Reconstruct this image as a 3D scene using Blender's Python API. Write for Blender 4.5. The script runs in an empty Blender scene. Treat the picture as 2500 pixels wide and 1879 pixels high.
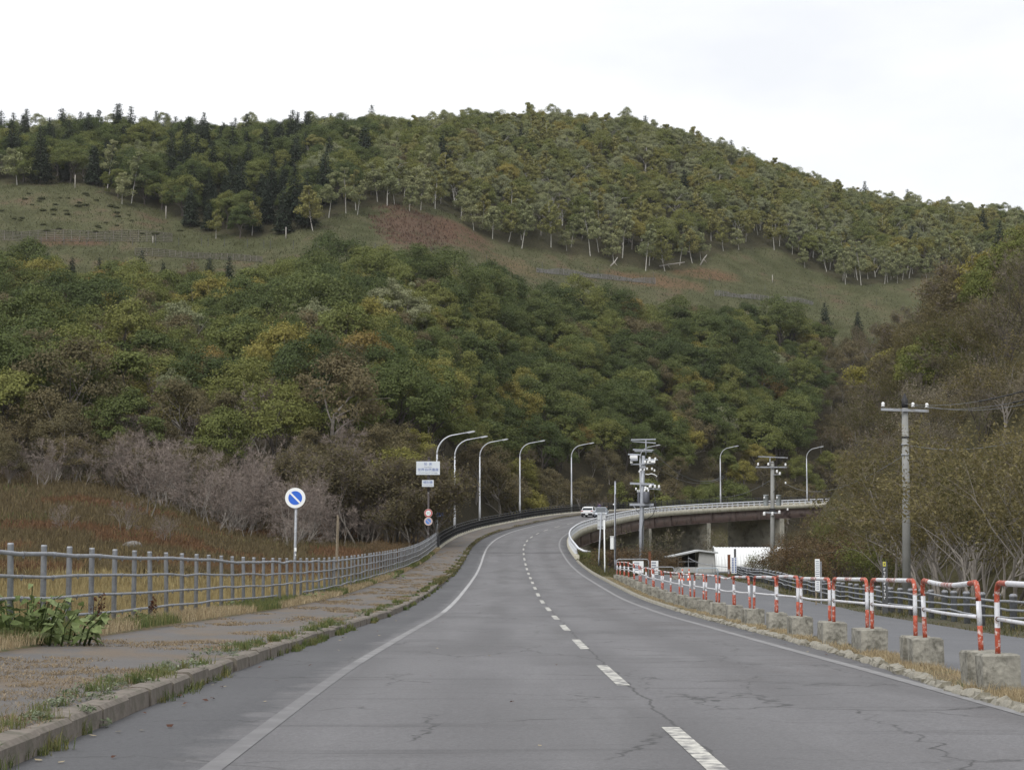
import bpy, math, random
import numpy as np
from mathutils import Vector, Matrix, Euler

# ------------------------------------------------------------------ camera, sky, light
sc = bpy.context.scene
R = math.radians
F_PX, CX, CY = 4800.0, 1250.0, 939.5          # lens in units of the 2500 px wide photograph
EYE = 1.4
PITCH = math.atan((1348.0 - CY) / F_PX)
cam_d = bpy.data.cameras.new('camera')
cam_d.sensor_width = 36.0
cam_d.lens = 36.0 * F_PX / 2500.0
cam_d.clip_end = 6000.0
cam = bpy.data.objects.new('camera', cam_d)
sc.collection.objects.link(cam)
cam.location = (0, 0, EYE)
cam.rotation_euler = (R(90) + PITCH, 0, 0)
sc.camera = cam

SUN_EL, SUN_AZ = R(46), R(205)                 # overcast: broad soft light from behind and left of the camera
world = bpy.data.worlds.new('World')
sc.world = world
world.use_nodes = True
wn, wl = world.node_tree.nodes, world.node_tree.links
wn.clear()
w_out = wn.new('ShaderNodeOutputWorld')
w_sky = wn.new('ShaderNodeTexSky')
w_sky.sky_type = 'NISHITA'
w_sky.sun_disc = False
w_sky.sun_elevation = SUN_EL
w_sky.sun_rotation = SUN_AZ
w_bg1 = wn.new('ShaderNodeBackground')
w_bg1.inputs['Strength'].default_value = 0.1
wl.new(w_sky.outputs[0], w_bg1.inputs['Color'])
w_tc = wn.new('ShaderNodeTexCoord')
w_map = wn.new('ShaderNodeMapping')
w_map.inputs['Scale'].default_value = (1.0, 1.0, 3.2)
w_no = wn.new('ShaderNodeTexNoise')
w_no.inputs['Scale'].default_value = 3.1
w_no.inputs['Detail'].default_value = 7.0
w_no.inputs['Roughness'].default_value = 0.52
w_rmp = wn.new('ShaderNodeValToRGB')
w_rmp.color_ramp.elements[0].position = 0.34
w_rmp.color_ramp.elements[0].color = (0.58, 0.592, 0.615, 1)
w_rmp.color_ramp.elements[1].position = 0.56
w_rmp.color_ramp.elements[1].color = (0.7, 0.703, 0.708, 1)
w_bg2 = wn.new('ShaderNodeBackground')
w_bg2.inputs['Strength'].default_value = 1.0
wl.new(w_tc.outputs['Generated'], w_map.inputs['Vector'])
wl.new(w_map.outputs[0], w_no.inputs['Vector'])
wl.new(w_no.outputs['Fac'], w_rmp.inputs['Fac'])
wl.new(w_rmp.outputs[0], w_bg2.inputs['Color'])
w_mix = wn.new('ShaderNodeMixShader')
w_mix.inputs[0].default_value = 0.95           # a closed cloud deck in front of the clear sky
wl.new(w_bg1.outputs[0], w_mix.inputs[1])
wl.new(w_bg2.outputs[0], w_mix.inputs[2])
wl.new(w_mix.outputs[0], w_out.inputs['Surface'])

sun_d = bpy.data.lights.new('sun', 'SUN')
sun_d.energy = 1.5
sun_d.angle = R(35)
sun_d.color = (1.0, 0.97, 0.93)
sun = bpy.data.objects.new('sun', sun_d)
sc.collection.objects.link(sun)
_sd = Vector((math.sin(SUN_AZ) * math.cos(SUN_EL), math.cos(SUN_AZ) * math.cos(SUN_EL), math.sin(SUN_EL)))
sun.rotation_euler = (-_sd).to_track_quat('-Z', 'Y').to_euler()

sc.view_settings.view_transform = 'Standard'
sc.view_settings.look = 'None'
sc.view_settings.exposure = 0.72
sc.view_settings.gamma = 1.0
sc.view_settings.use_curve_mapping = False
sc.render.engine = 'CYCLES'
sc.cycles.use_denoising = True
sc.cycles.max_bounces = 5
sc.cycles.diffuse_bounces = 3
sc.cycles.glossy_bounces = 2
sc.cycles.transmission_bounces = 3
sc.cycles.transparent_max_bounces = 4

COL = sc.collection
rng = np.random.default_rng(7)
random.seed(7)

# ------------------------------------------------------------------ helpers
def at(px, py, Y):
    """world point seen at photograph pixel (px, py) that lies Y metres down the road"""
    a, b = (px - CX), (CY - py)
    cp, sp = math.cos(PITCH), math.sin(PITCH)
    dy = F_PX * cp - b * sp
    dz = F_PX * sp + b * cp
    return np.array((a / dy * Y, Y, EYE + dz / dy * Y))

def proj(X, Y, Z):
    cp, sp = math.cos(PITCH), math.sin(PITCH)
    dz = Z - EYE
    f = Y * cp + dz * sp
    u = -Y * sp + dz * cp
    return CX + F_PX * X / f, CY - F_PX * u / f

def sm(t):
    t = np.clip(t, 0, 1)
    return t * t * (3 - 2 * t)

def npmesh(name, V, F, mats=(), midx=None, fv=None, smooth=False, col=None):
    """V (n,3); F list of arrays (m,3)/(m,4); midx per face; fv per face float 'v'; col per vertex colour 'gcol'"""
    me = bpy.data.meshes.new(name)
    V = np.asarray(V, np.float32)
    Fs = [np.asarray(f, np.int32) for f in (F if isinstance(F, list) else [F]) if len(f)]
    me.vertices.add(len(V))
    me.vertices.foreach_set('co', V.ravel())
    nl = sum(f.size for f in Fs)
    nf = sum(len(f) for f in Fs)
    me.loops.add(nl)
    me.loops.foreach_set('vertex_index', np.concatenate([f.ravel() for f in Fs]))
    me.polygons.add(nf)
    tot = np.concatenate([np.full(len(f), f.shape[1], np.int32) for f in Fs])
    st = np.concatenate([[0], np.cumsum(tot)[:-1]]).astype(np.int32)
    me.polygons.foreach_set('loop_start', st)
    me.polygons.foreach_set('loop_total', tot)
    for m in mats:
        me.materials.append(m)
    if midx is not None:
        me.polygons.foreach_set('material_index', np.asarray(midx, np.int32))
    if smooth:
        me.polygons.foreach_set('use_smooth', np.ones(nf, bool))
    if fv is not None:
        a = me.attributes.new('v', 'FLOAT', 'FACE')
        a.data.foreach_set('value', np.asarray(fv, np.float32))
    if col is not None:
        a = me.attributes.new('gcol', 'FLOAT_COLOR', 'POINT')
        c4 = np.ones((len(V), 4), np.float32)
        c4[:, :3] = col
        a.data.foreach_set('color', c4.ravel())
    me.update(calc_edges=True)
    me.validate()
    return me

def link(name, data, parent=None, loc=(0, 0, 0), rz=0.0):
    o = bpy.data.objects.new(name, data)
    COL.objects.link(o)
    o.location = loc
    if rz:
        o.rotation_euler = (0, 0, rz)
    if parent is not None:
        o.parent = parent
    return o

def tag(o, label=None, cat=None, group=None, kind=None):
    if label:
        o['label'] = label
    if cat:
        o['category'] = cat
    if group:
        o['group'] = group
    if kind:
        o['kind'] = kind
    return o

def empty(name, loc=(0, 0, 0), rz=0.0, label=None, cat=None, group=None, kind=None):
    o = link(name, None, None, tuple(float(v) for v in loc), rz)
    o.empty_display_size = 0.3
    return tag(o, label, cat, group, kind)

def copy_tree(o, parent=None):
    c = o.copy()
    COL.objects.link(c)
    c.parent = parent
    for ch in list(o.children):
        if ch.name != c.name:
            copy_tree(ch, c)
    return c

class MB:
    """collects boxes, tubes and prisms into one mesh"""
    def __init__(s):
        s.V, s.Q, s.T, s.N, s.qm, s.tm, s.nm = [], [], [], [], [], [], []
        s.n = 0
    def add(s, V, Q=(), T=(), m=0):
        s.V.append(np.asarray(V, float).reshape(-1, 3))
        for q in Q:
            s.Q.append([i + s.n for i in q]); s.qm.append(m)
        for t in T:
            s.T.append([i + s.n for i in t]); s.tm.append(m)
        s.n += len(s.V[-1])
        return s
    def ngon(s, V, idx, m=0):
        s.V.append(np.asarray(V, float).reshape(-1, 3))
        s.N.append([i + s.n for i in idx]); s.nm.append(m)
        s.n += len(s.V[-1])
    def box(s, c, size, rz=0.0, m=0, bev=0.0, tilt=None):
        x, y, z = (v / 2 for v in size)
        if bev > 0:
            b = bev
            P = []
            for sz in (-1, 1):
                for (i, j) in ((-1, -1), (1, -1), (1, 1), (-1, 1)):
                    P.append((i * x, j * y, sz * (z - b)))
            for sz in (-1, 1):
                for (i, j) in ((-1, -1), (1, -1), (1, 1), (-1, 1)):
                    P.append((i * (x - b), j * (y - b), sz * z))
            Q = [(0, 1, 5, 4), (1, 2, 6, 5), (2, 3, 7, 6), (3, 0, 4, 7), (8, 11, 10, 9), (12, 13, 14, 15)]
            for k in range(4):
                k2 = (k + 1) % 4
                Q.append((4 + k, 4 + k2, 12 + k2, 12 + k))
                Q.append((k2, k, 8 + k, 8 + k2))
        else:
            P = [(i * x, j * y, k * z) for k in (-1, 1) for (i, j) in ((-1, -1), (1, -1), (1, 1), (-1, 1))]
            Q = [(3, 2, 1, 0), (4, 5, 6, 7), (0, 1, 5, 4), (1, 2, 6, 5), (2, 3, 7, 6), (3, 0, 4, 7)]
        P = np.array(P)
        if tilt is not None:
            P = P @ np.array(Euler(tilt).to_matrix()).T
        if rz:
            c_, s_ = math.cos(rz), math.sin(rz)
            P = np.stack([P[:, 0] * c_ - P[:, 1] * s_, P[:, 0] * s_ + P[:, 1] * c_, P[:, 2]], 1)
        return s.add(P + np.asarray(c, float), Q, m=m)
    def tube(s, pts, r, sides=8, m=0, caps=True, mseg=None):
        pts = np.asarray(pts, float)
        n = len(pts)
        rr = np.broadcast_to(np.asarray(r, float), (n,))
        t = np.gradient(pts, axis=0)
        t /= np.linalg.norm(t, axis=1)[:, None] + 1e-12
        up = np.array((0, 0, 1.0)) if abs(t[0, 2]) < 0.9 else np.array((0, 1.0, 0))
        u = np.cross(up, t[0]); u /= np.linalg.norm(u)
        V = []
        ang = np.arange(sides) * 2 * math.pi / sides
        for i in range(n):
            u = u - t[i] * np.dot(u, t[i]); u /= np.linalg.norm(u) + 1e-12
            w = np.cross(t[i], u)
            V.append(pts[i] + rr[i] * (np.cos(ang)[:, None] * u + np.sin(ang)[:, None] * w))
        V = np.concatenate(V)
        base = s.n
        s.V.append(V); s.n += len(V)
        for i in range(n - 1):
            for k in range(sides):
                k2 = (k + 1) % sides
                s.Q.append([base + i * sides + k, base + i * sides + k2, base + (i + 1) * sides + k2, base + (i + 1) * sides + k])
                s.qm.append(m if mseg is None else mseg[i])
        if caps:
            s.N.append([base + k for k in range(sides)][::-1]); s.nm.append(m if mseg is None else mseg[0])
            s.N.append([base + (n - 1) * sides + k for k in range(sides)]); s.nm.append(m if mseg is None else mseg[-1])
        return s
    def lathe(s, c, prof, sides=12, m=0):
        """prof: (radius, z) pairs from bottom to top"""
        ang = np.arange(sides) * 2 * math.pi / sides
        V = np.concatenate([np.stack([r * np.cos(ang), r * np.sin(ang), np.full(sides, z)], 1) for r, z in prof]) + np.asarray(c, float)
        Q = [(i * sides + k, i * sides + (k + 1) % sides, (i + 1) * sides + (k + 1) % sides, (i + 1) * sides + k) for i in range(len(prof) - 1) for k in range(sides)]
        b = s.n
        s.add(V, Q, m=m)
        s.N.append([b + k for k in range(sides)][::-1]); s.nm.append(m)
        s.N.append([b + (len(prof) - 1) * sides + k for k in range(sides)]); s.nm.append(m)
        return s
    def prism(s, poly, p0, ax, ay, az, depth, m=0):
        """polygon (a,b) extruded: point = p0 + a*ax + b*ay (+ depth*az)"""
        p0, ax, ay, az = (np.asarray(v, float) for v in (p0, ax, ay, az))
        A = np.array([p0 + a * ax + b * ay for a, b in poly])
        n = len(poly)
        V = np.concatenate([A, A + az * depth])
        b = s.n
        s.add(V, [(i, (i + 1) % n, n + (i + 1) % n, n + i) for i in range(n)], m=m)
        s.N.append([b + i for i in range(n)][::-1]); s.nm.append(m)
        s.N.append([b + n + i for i in range(n)]); s.nm.append(m)
        return s
    def mesh(s, name, mats, smooth=False, origin=(0, 0, 0)):
        me = bpy.data.meshes.new(name)
        V = np.concatenate(s.V) - np.asarray(origin, float)
        me.from_pydata(V.tolist(), [], s.Q + s.T + s.N)
        mi = s.qm + s.tm + s.nm
        for m in (mats if isinstance(mats, (list, tuple)) else [mats]):
            me.materials.append(m)
        me.polygons.foreach_set('material_index', np.array(mi, np.int32))
        if smooth:
            fl = np.zeros(len(mi), bool)
            fl[:len(s.Q)] = True
            me.polygons.foreach_set('use_smooth', fl)
        me.update()
        return me
    def build(s, name, mats, parent=None, smooth=False, origin=(0, 0, 0), loc=(0, 0, 0), rz=0.0):
        return link(name, s.mesh(name, mats, smooth, origin), parent, loc, rz)

# ------------------------------------------------------------------ materials
MATS = {}
def newmat(name):
    m = bpy.data.materials.new(name)
    m.use_nodes = True
    MATS[name] = m
    nt = m.node_tree
    b = nt.nodes['Principled BSDF']
    return m, nt.nodes, nt.links, b

def simple(name, col, rough=0.7, metal=0.0, var=0.15, scale=6.0, dirt=None, dirt_amt=0.5, dirt_scale=3.0, bump=0.0, coord='Object', spec=0.4):
    """base colour broken up by noise, optional second colour in patches"""
    m, n, l, b = newmat(name)
    tc = n.new('ShaderNodeTexCoord')
    no = n.new('ShaderNodeTexNoise')
    no.inputs['Scale'].default_value = scale
    no.inputs['Detail'].default_value = 6
    l.new(tc.outputs[coord], no.inputs['Vector'])
    mr = n.new('ShaderNodeMapRange')
    mr.inputs[1].default_value, mr.inputs[2].default_value = 0.25, 0.75
    mr.inputs[3].default_value, mr.inputs[4].default_value = 1 - var, 1 + var
    l.new(no.outputs['Fac'], mr.inputs[0])
    mx = n.new('ShaderNodeMix'); mx.data_type = 'RGBA'; mx.blend_type = 'MULTIPLY'
    mx.inputs[0].default_value = 1.0
    mx.inputs[6].default_value = (*col, 1)
    l.new(mr.outputs[0], mx.inputs[7])
    outc = mx.outputs[2]
    if dirt is not None:
        n2 = n.new('ShaderNodeTexNoise')
        n2.inputs['Scale'].default_value = dirt_scale
        n2.inputs['Detail'].default_value = 9
        n2.inputs['Roughness'].default_value = 0.65
        l.new(tc.outputs[coord], n2.inputs['Vector'])
        m2 = n.new('ShaderNodeMapRange')
        m2.inputs[1].default_value, m2.inputs[2].default_value = 0.62 - 0.25 * dirt_amt, 0.72 - 0.15 * dirt_amt
        l.new(n2.outputs['Fac'], m2.inputs[0])
        mx2 = n.new('ShaderNodeMix'); mx2.data_type = 'RGBA'
        mx2.inputs[7].default_value = (*dirt, 1)
        l.new(m2.outputs[0], mx2.inputs[0])
        l.new(outc, mx2.inputs[6])
        outc = mx2.outputs[2]
    l.new(outc, b.inputs['Base Color'])
    b.inputs['Roughness'].default_value = rough
    b.inputs['Metallic'].default_value = metal
    b.inputs['Specular IOR Level'].default_value = spec
    if bump > 0:
        bp = n.new('ShaderNodeBump')
        bp.inputs['Strength'].default_value = bump
        bp.inputs['Distance'].default_value = 0.02
        l.new(no.outputs['Fac'], bp.inputs['Height'])
        l.new(bp.outputs[0], b.inputs['Normal'])
    return m

def leafmat(name, ramp, transl=0.3, obvar=0.6, facevar=0.4):
    """ramp: two or three colours chosen per tree (object random) and per leaf (attribute v)"""
    m, n, l, b = newmat(name)
    oi = n.new('ShaderNodeObjectInfo')
    at_ = n.new('ShaderNodeAttribute'); at_.attribute_name = 'v'
    ma = n.new('ShaderNodeMath'); ma.operation = 'MULTIPLY_ADD'
    l.new(oi.outputs['Random'], ma.inputs[0]); ma.inputs[1].default_value = obvar
    mb_ = n.new('ShaderNodeMath'); mb_.operation = 'MULTIPLY'
    l.new(at_.outputs['Fac'], mb_.inputs[0]); mb_.inputs[1].default_value = facevar
    l.new(mb_.outputs[0], ma.inputs[2])
    cr = n.new('ShaderNodeValToRGB')
    e = cr.color_ramp.elements
    while len(e) < len(ramp):
        e.new(0.5)
    for i, c in enumerate(ramp):
        e[i].position = i / (len(ramp) - 1) * (obvar + facevar)
        e[i].color = (*c, 1)
    l.new(ma.outputs[0], cr.inputs['Fac'])
    # brightness jitter from a second hash of the per-leaf value
    m1 = n.new('ShaderNodeMath'); m1.operation = 'MULTIPLY'; m1.inputs[1].default_value = 17.31
    l.new(at_.outputs['Fac'], m1.inputs[0])
    m2 = n.new('ShaderNodeMath'); m2.operation = 'FRACT'
    l.new(m1.outputs[0], m2.inputs[0])
    m3 = n.new('ShaderNodeMapRange'); m3.inputs[3].default_value, m3.inputs[4].default_value = 0.75, 1.25
    l.new(m2.outputs[0], m3.inputs[0])
    mx = n.new('ShaderNodeMix'); mx.data_type = 'RGBA'; mx.blend_type = 'MULTIPLY'; mx.inputs[0].default_value = 1
    l.new(cr.outputs[0], mx.inputs[6]); l.new(m3.outputs[0], mx.inputs[7])
    b.inputs['Roughness'].default_value = 0.75
    b.inputs['Specular IOR Level'].default_value = 0.2
    l.new(mx.outputs[2], b.inputs['Base Color'])
    tr = n.new('ShaderNodeBsdfTranslucent')
    l.new(mx.outputs[2], tr.inputs['Color'])
    ms = n.new('ShaderNodeMixShader'); ms.inputs[0].default_value = transl
    l.new(b.outputs[0], ms.inputs[1]); l.new(tr.outputs[0], ms.inputs[2])
    l.new(ms.outputs[0], n['Material Output'].inputs['Surface'])
    return m

M = {}
M['galv'] = simple('galvanised_steel', (0.29, 0.305, 0.33), 0.55, 0.3, 0.2, 9, (0.19, 0.185, 0.18), 0.42, 6)
M['galv_d'] = simple('weathered_steel', (0.24, 0.25, 0.275), 0.6, 0.3, 0.18, 14, (0.17, 0.165, 0.16), 0.4, 7)
M['lamp_steel'] = simple('lamp_post_steel', (0.5, 0.52, 0.55), 0.45, 0.3, 0.08, 3)
M['white_paint'] = simple('white_paint', (0.62, 0.63, 0.66), 0.45, 0, 0.06, 20, (0.38, 0.3, 0.25), 0.28, 16)
M['red_paint'] = simple('red_orange_paint', (0.34, 0.062, 0.03), 0.55, 0, 0.18, 18, (0.55, 0.48, 0.45), 0.36, 22)
M['red_worn'] = simple('worn_red_paint', (0.3, 0.1, 0.08), 0.6, 0, 0.15, 18, (0.6, 0.58, 0.58), 0.75, 14)
M['rust'] = simple('rust', (0.13, 0.05, 0.025), 0.9, 0, 0.3, 20)
M['conc'] = simple('concrete_block', (0.26, 0.25, 0.215), 0.92, 0, 0.28, 14, (0.12, 0.115, 0.095), 0.6, 8, bump=0.9)
M['kerb'] = simple('kerb_concrete', (0.16, 0.138, 0.117), 0.92, 0, 0.25, 12, (0.1, 0.092, 0.07), 0.5, 5, bump=0.6)
M['stone'] = simple('kerb_stone', (0.26, 0.245, 0.205), 0.95, 0, 0.25, 14, (0.13, 0.12, 0.09), 0.5, 6, bump=0.6)
M['rock'] = simple('field_rock', (0.17, 0.16, 0.15), 0.95, 0, 0.3, 4, (0.07, 0.068, 0.06), 0.6, 3, bump=0.8)
M['black_rail'] = simple('dark_railing_paint', (0.022, 0.023, 0.026), 0.45, 0.2, 0.2, 6)
M['fascia'] = simple('bridge_concrete', (0.42, 0.4, 0.33), 0.9, 0, 0.15, 2.0, (0.28, 0.26, 0.19), 0.55, 1.1)
M['pier'] = simple('pier_concrete', (0.4, 0.38, 0.32), 0.92, 0, 0.2, 1.2, (0.19, 0.18, 0.15), 0.6, 0.8)
M['girder'] = simple('brown_girder_steel', (0.2, 0.143, 0.13), 0.6, 0.1, 0.12, 1.0, (0.075, 0.05, 0.045), 0.4, 0.7)
M['guard_white'] = simple('white_guard_rail', (0.62, 0.64, 0.68), 0.5, 0.1, 0.06, 5)
M['pole_conc'] = simple('pole_concrete', (0.235, 0.238, 0.228), 0.85, 0, 0.15, 4, (0.2, 0.2, 0.19), 0.5, 2)
M['pole_steel'] = simple('pole_steel', (0.34, 0.36, 0.4), 0.55, 0.3, 0.12, 6)
M['porcelain'] = simple('porcelain', (0.75, 0.76, 0.76), 0.25, 0, 0.03, 5)
M['cable'] = simple('cable_black', (0.02, 0.02, 0.022), 0.6, 0, 0.1, 5)
M['wire'] = simple('wire_grey', (0.14, 0.15, 0.16), 0.6, 0, 0.1, 5)
M['xfmr'] = simple('transformer_dark', (0.1, 0.105, 0.125), 0.5, 0.1, 0.1, 3)
M['xfmr_l'] = simple('transformer_grey', (0.36, 0.39, 0.4), 0.5, 0.1, 0.1, 3)
M['sign_white'] = simple('sign_white', (0.74, 0.76, 0.76), 0.4, 0, 0.03, 3)
M['sign_lblue'] = simple('sign_pale', (0.56, 0.6, 0.64), 0.4, 0, 0.03, 3)
M['sign_blue'] = simple('sign_blue', (0.025, 0.12, 0.55), 0.4, 0, 0.05, 6)
M['sign_blue_faded'] = simple('sign_blue_faded', (0.1, 0.22, 0.55), 0.5, 0, 0.08, 6)
M['sign_red'] = simple('sign_red', (0.42, 0.05, 0.06), 0.45, 0, 0.06, 6)
M['sign_tan'] = simple('sign_faded_rim', (0.5, 0.4, 0.36), 0.5, 0, 0.06, 6)
M['text_blue'] = simple('text_blue', (0.1, 0.15, 0.36), 0.5, 0, 0.02, 3)
M['text_teal'] = simple('text_teal', (0.28, 0.45, 0.45), 0.5, 0, 0.02, 3)
M['text_grey'] = simple('text_grey', (0.22, 0.24, 0.3), 0.5, 0, 0.02, 3)
M['text_white'] = simple('text_white', (0.78, 0.79, 0.8), 0.5, 0, 0.02, 3)
M['brown_pole'] = simple('brown_pole', (0.055, 0.045, 0.045), 0.6, 0, 0.15, 5, (0.45, 0.45, 0.44), 0.18, 1.5)
M['wood'] = simple('weathered_wood', (0.2, 0.165, 0.12), 0.9, 0, 0.25, 12)
M['dark_post'] = simple('dark_post', (0.07, 0.072, 0.075), 0.7, 0, 0.15, 8)
M['yellow'] = simple('yellow_plate', (0.5, 0.46, 0.08), 0.5, 0, 0.08, 8)
M['shed_wall'] = simple('shed_sheet_metal', (0.4, 0.405, 0.4), 0.6, 0.1, 0.08, 2)
M['shed_roof'] = simple('shed_roof', (0.5, 0.52, 0.53), 0.5, 0.2, 0.08, 2)
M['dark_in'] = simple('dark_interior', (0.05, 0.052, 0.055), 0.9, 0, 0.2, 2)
M['vinyl'] = simple('white_corrugated_sheet', (0.74, 0.76, 0.77), 0.5, 0, 0.05, 1.0)
M['cone'] = simple('cone_orange', (0.75, 0.13, 0.04), 0.5, 0, 0.05, 6)
M['pipe_bl'] = simple('bluish_pipe', (0.36, 0.42, 0.47), 0.45, 0.3, 0.1, 8)
M['bark'] = simple('bark_grey', (0.19, 0.172, 0.152), 0.95, 0, 0.3, 6)
M['bark_d'] = simple('bark_dark', (0.07, 0.06, 0.052), 0.95, 0, 0.3, 6)
M['birch'] = simple('birch_bark', (0.4, 0.385, 0.35), 0.85, 0, 0.15, 3, (0.12, 0.11, 0.1), 0.4, 2)
M['deadwood'] = simple('dead_pale_wood', (0.34, 0.32, 0.29), 0.9, 0, 0.2, 3)
M['car_white'] = simple('car_white', (0.78, 0.8, 0.82), 0.25, 0, 0.02, 2, spec=0.6)
M['car_silver'] = simple('car_silver', (0.36, 0.4, 0.45), 0.3, 0.4, 0.03, 2, spec=0.6)
M['car_glass'] = simple('car_glass', (0.05, 0.06, 0.07), 0.08, 0, 0.02, 2, spec=0.9)
M['car_black'] = simple('car_black_trim', (0.018, 0.018, 0.022), 0.55, 0, 0.1, 5)
M['car_lamp'] = simple('car_lamp', (0.75, 0.77, 0.8), 0.15, 0, 0.02, 4, spec=0.8)
M['car_tail'] = simple('car_tail_lamp', (0.3, 0.03, 0.03), 0.2, 0, 0.02, 4, spec=0.7)
M['skin'] = simple('skin', (0.42, 0.25, 0.18), 0.6, 0, 0.05, 6)
M['hair'] = simple('hair_black', (0.02, 0.018, 0.017), 0.6, 0, 0.1, 8)
M['jacket_purple'] = simple('jacket_muted_purple', (0.09, 0.07, 0.13), 0.85, 0, 0.15, 9)
M['jacket_dark'] = simple('jacket_dark_green', (0.028, 0.032, 0.028), 0.9, 0, 0.5, 14)
M['trousers'] = simple('trousers_dark', (0.03, 0.03, 0.035), 0.9, 0, 0.15, 8)

# leaves (base colours of foliage)
M['oak_dark'] = leafmat('leaf_dark_green', [(0.05, 0.07, 0.026), (0.085, 0.11, 0.036), (0.12, 0.138, 0.044)])
M['oak_mid'] = leafmat('leaf_mid_green', [(0.1, 0.124, 0.038), (0.145, 0.162, 0.048), (0.195, 0.196, 0.058)])
M['oak_yel'] = leafmat('leaf_yellow_green', [(0.17, 0.172, 0.048), (0.225, 0.206, 0.056), (0.26, 0.215, 0.06)])
M['oak_org'] = leafmat('leaf_rust_orange', [(0.16, 0.138, 0.046), (0.2, 0.15, 0.048), (0.22, 0.145, 0.05)])
M['silver'] = leafmat('leaf_silver_green', [(0.17, 0.188, 0.1), (0.22, 0.234, 0.13), (0.27, 0.275, 0.16)])
M['olive'] = leafmat('leaf_olive_brown', [(0.098, 0.088, 0.046), (0.13, 0.11, 0.056), (0.155, 0.125, 0.068)])
M['birch_lf'] = leafmat('leaf_birch', [(0.165, 0.185, 0.085), (0.225, 0.24, 0.115), (0.285, 0.285, 0.145)])
M['birch_yl'] = leafmat('leaf_birch_yellow', [(0.17, 0.176, 0.06), (0.215, 0.21, 0.072), (0.25, 0.228, 0.085)])
M['spruce'] = leafmat('needles_spruce', [(0.022, 0.035, 0.024), (0.038, 0.054, 0.034), (0.056, 0.07, 0.042)], 0.12)
M['walnut'] = leafmat('leaf_roadside_olive', [(0.07, 0.072, 0.03), (0.108, 0.1, 0.042), (0.15, 0.125, 0.054), (0.21, 0.185, 0.088)], 0.35, 0.6, 0.5)
M['walnut_r'] = leafmat('leaf_roadside_russet', [(0.085, 0.068, 0.038), (0.13, 0.088, 0.046), (0.17, 0.11, 0.056)], 0.3)
M['thinleaf'] = leafmat('leaf_thin_olive', [(0.085, 0.09, 0.045), (0.12, 0.112, 0.056), (0.155, 0.135, 0.07)], 0.3, 0.6, 0.5)
M['willow'] = leafmat('leaf_pale_feathery', [(0.14, 0.118, 0.08), (0.2, 0.175, 0.12), (0.29, 0.26, 0.19)], 0.3)
M['twig'] = leafmat('twig_grey_purple', [(0.145, 0.118, 0.1), (0.19, 0.156, 0.135), (0.245, 0.205, 0.18)], 0.0)
M['twig_br'] = leafmat('twig_brown', [(0.12, 0.098, 0.084), (0.165, 0.138, 0.12), (0.215, 0.185, 0.165)], 0.0)
M['straw'] = leafmat('straw_grass', [(0.24, 0.185, 0.105), (0.34, 0.27, 0.165), (0.43, 0.36, 0.235)], 0.35, 0.0, 1.0)
M['flat_straw'] = leafmat('flattened_straw', [(0.17, 0.125, 0.075), (0.24, 0.185, 0.115), (0.31, 0.245, 0.155)], 0.25, 0.0, 1.0)
M['green_grass'] = leafmat('green_grass', [(0.07, 0.1, 0.034), (0.115, 0.14, 0.05), (0.2, 0.18, 0.075)], 0.35, 0.0, 1.0)
M['grey_weed'] = leafmat('grey_green_weed', [(0.1, 0.125, 0.072), (0.16, 0.19, 0.12), (0.24, 0.26, 0.18)], 0.3, 0.0, 1.0)
M['brown_grass'] = leafmat('brown_field_grass', [(0.085, 0.066, 0.036), (0.12, 0.093, 0.05), (0.16, 0.128, 0.066)], 0.3, 0.0, 1.0)
M['yellow_grass'] = leafmat('yellow_field_grass', [(0.2, 0.155, 0.07), (0.28, 0.22, 0.105), (0.34, 0.285, 0.145)], 0.35, 0.0, 1.0)
M['rust_fern'] = leafmat('rust_fern', [(0.105, 0.06, 0.035), (0.14, 0.08, 0.043), (0.175, 0.104, 0.053)], 0.3, 0.0, 1.0)
M['broad_leaf'] = leafmat('broad_plant_leaf', [(0.12, 0.16, 0.055), (0.17, 0.215, 0.085), (0.27, 0.32, 0.16)], 0.3, 0.9, 0.1)

# ------------------------------------------------------------------ the road line (plan and height)
_cy = np.array([-30, 14, 24, 34, 45, 57, 67, 76, 95, 107, 127, 146, 165, 180, 190, 200, 210, 220, 229.5, 239, 248, 268, 287.5, 311.9, 334.5, 355.4, 374, 391, 410.])
_cx = np.array([1.85, 1.31, 1.19, 1.16, 1.17, 1.18, 1.16, 1.12, 1.09, 1.07, 1.03, 0.98, 0.97, 1.08, 1.33, 1.75, 2.45, 3.34, 4.65, 6.3, 8.1, 11.6, 15.9, 27.0, 41.6, 59.2, 80, 102, 130.])
_cx[22] = 16.6; _cx[21] = 12.0
_cz = np.array([0.05, 0, -.06, -.16, -.27, -.39, -.43, -.43, -.28, -.15, .13, .6, 1.33, 1.93, 2.35, 2.8, 3.25, 3.72, 4.2, 4.7, 5.2, 6.15, 7.0, 8.1, 9.2, 10.2, 11.1, 11.9, 12.8])
_ch = np.concatenate([[0], np.cumsum(np.hypot(np.diff(_cx), np.diff(_cy)))])
def _smooth_interp(s, xs, ys):
    """piecewise cubic Hermite with averaged slopes"""
    d = np.diff(ys) / np.diff(xs)
    m = np.concatenate([[d[0]], (d[1:] * np.diff(xs)[:-1] + d[:-1] * np.diff(xs)[1:]) / (xs[2:] - xs[:-2]), [d[-1]]])
    s = np.asarray(s, float)
    i = np.clip(np.searchsorted(xs, s) - 1, 0, len(xs) - 2)
    h = xs[i + 1] - xs[i]
    t = (s - xs[i]) / h
    return ((2 * t**3 - 3 * t**2 + 1) * ys[i] + (t**3 - 2 * t**2 + t) * h * m[i] + (-2 * t**3 + 3 * t**2) * ys[i + 1] + (t**3 - t**2) * h * m[i + 1])
_S = np.arange(0, _ch[-1], 1.0)
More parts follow.
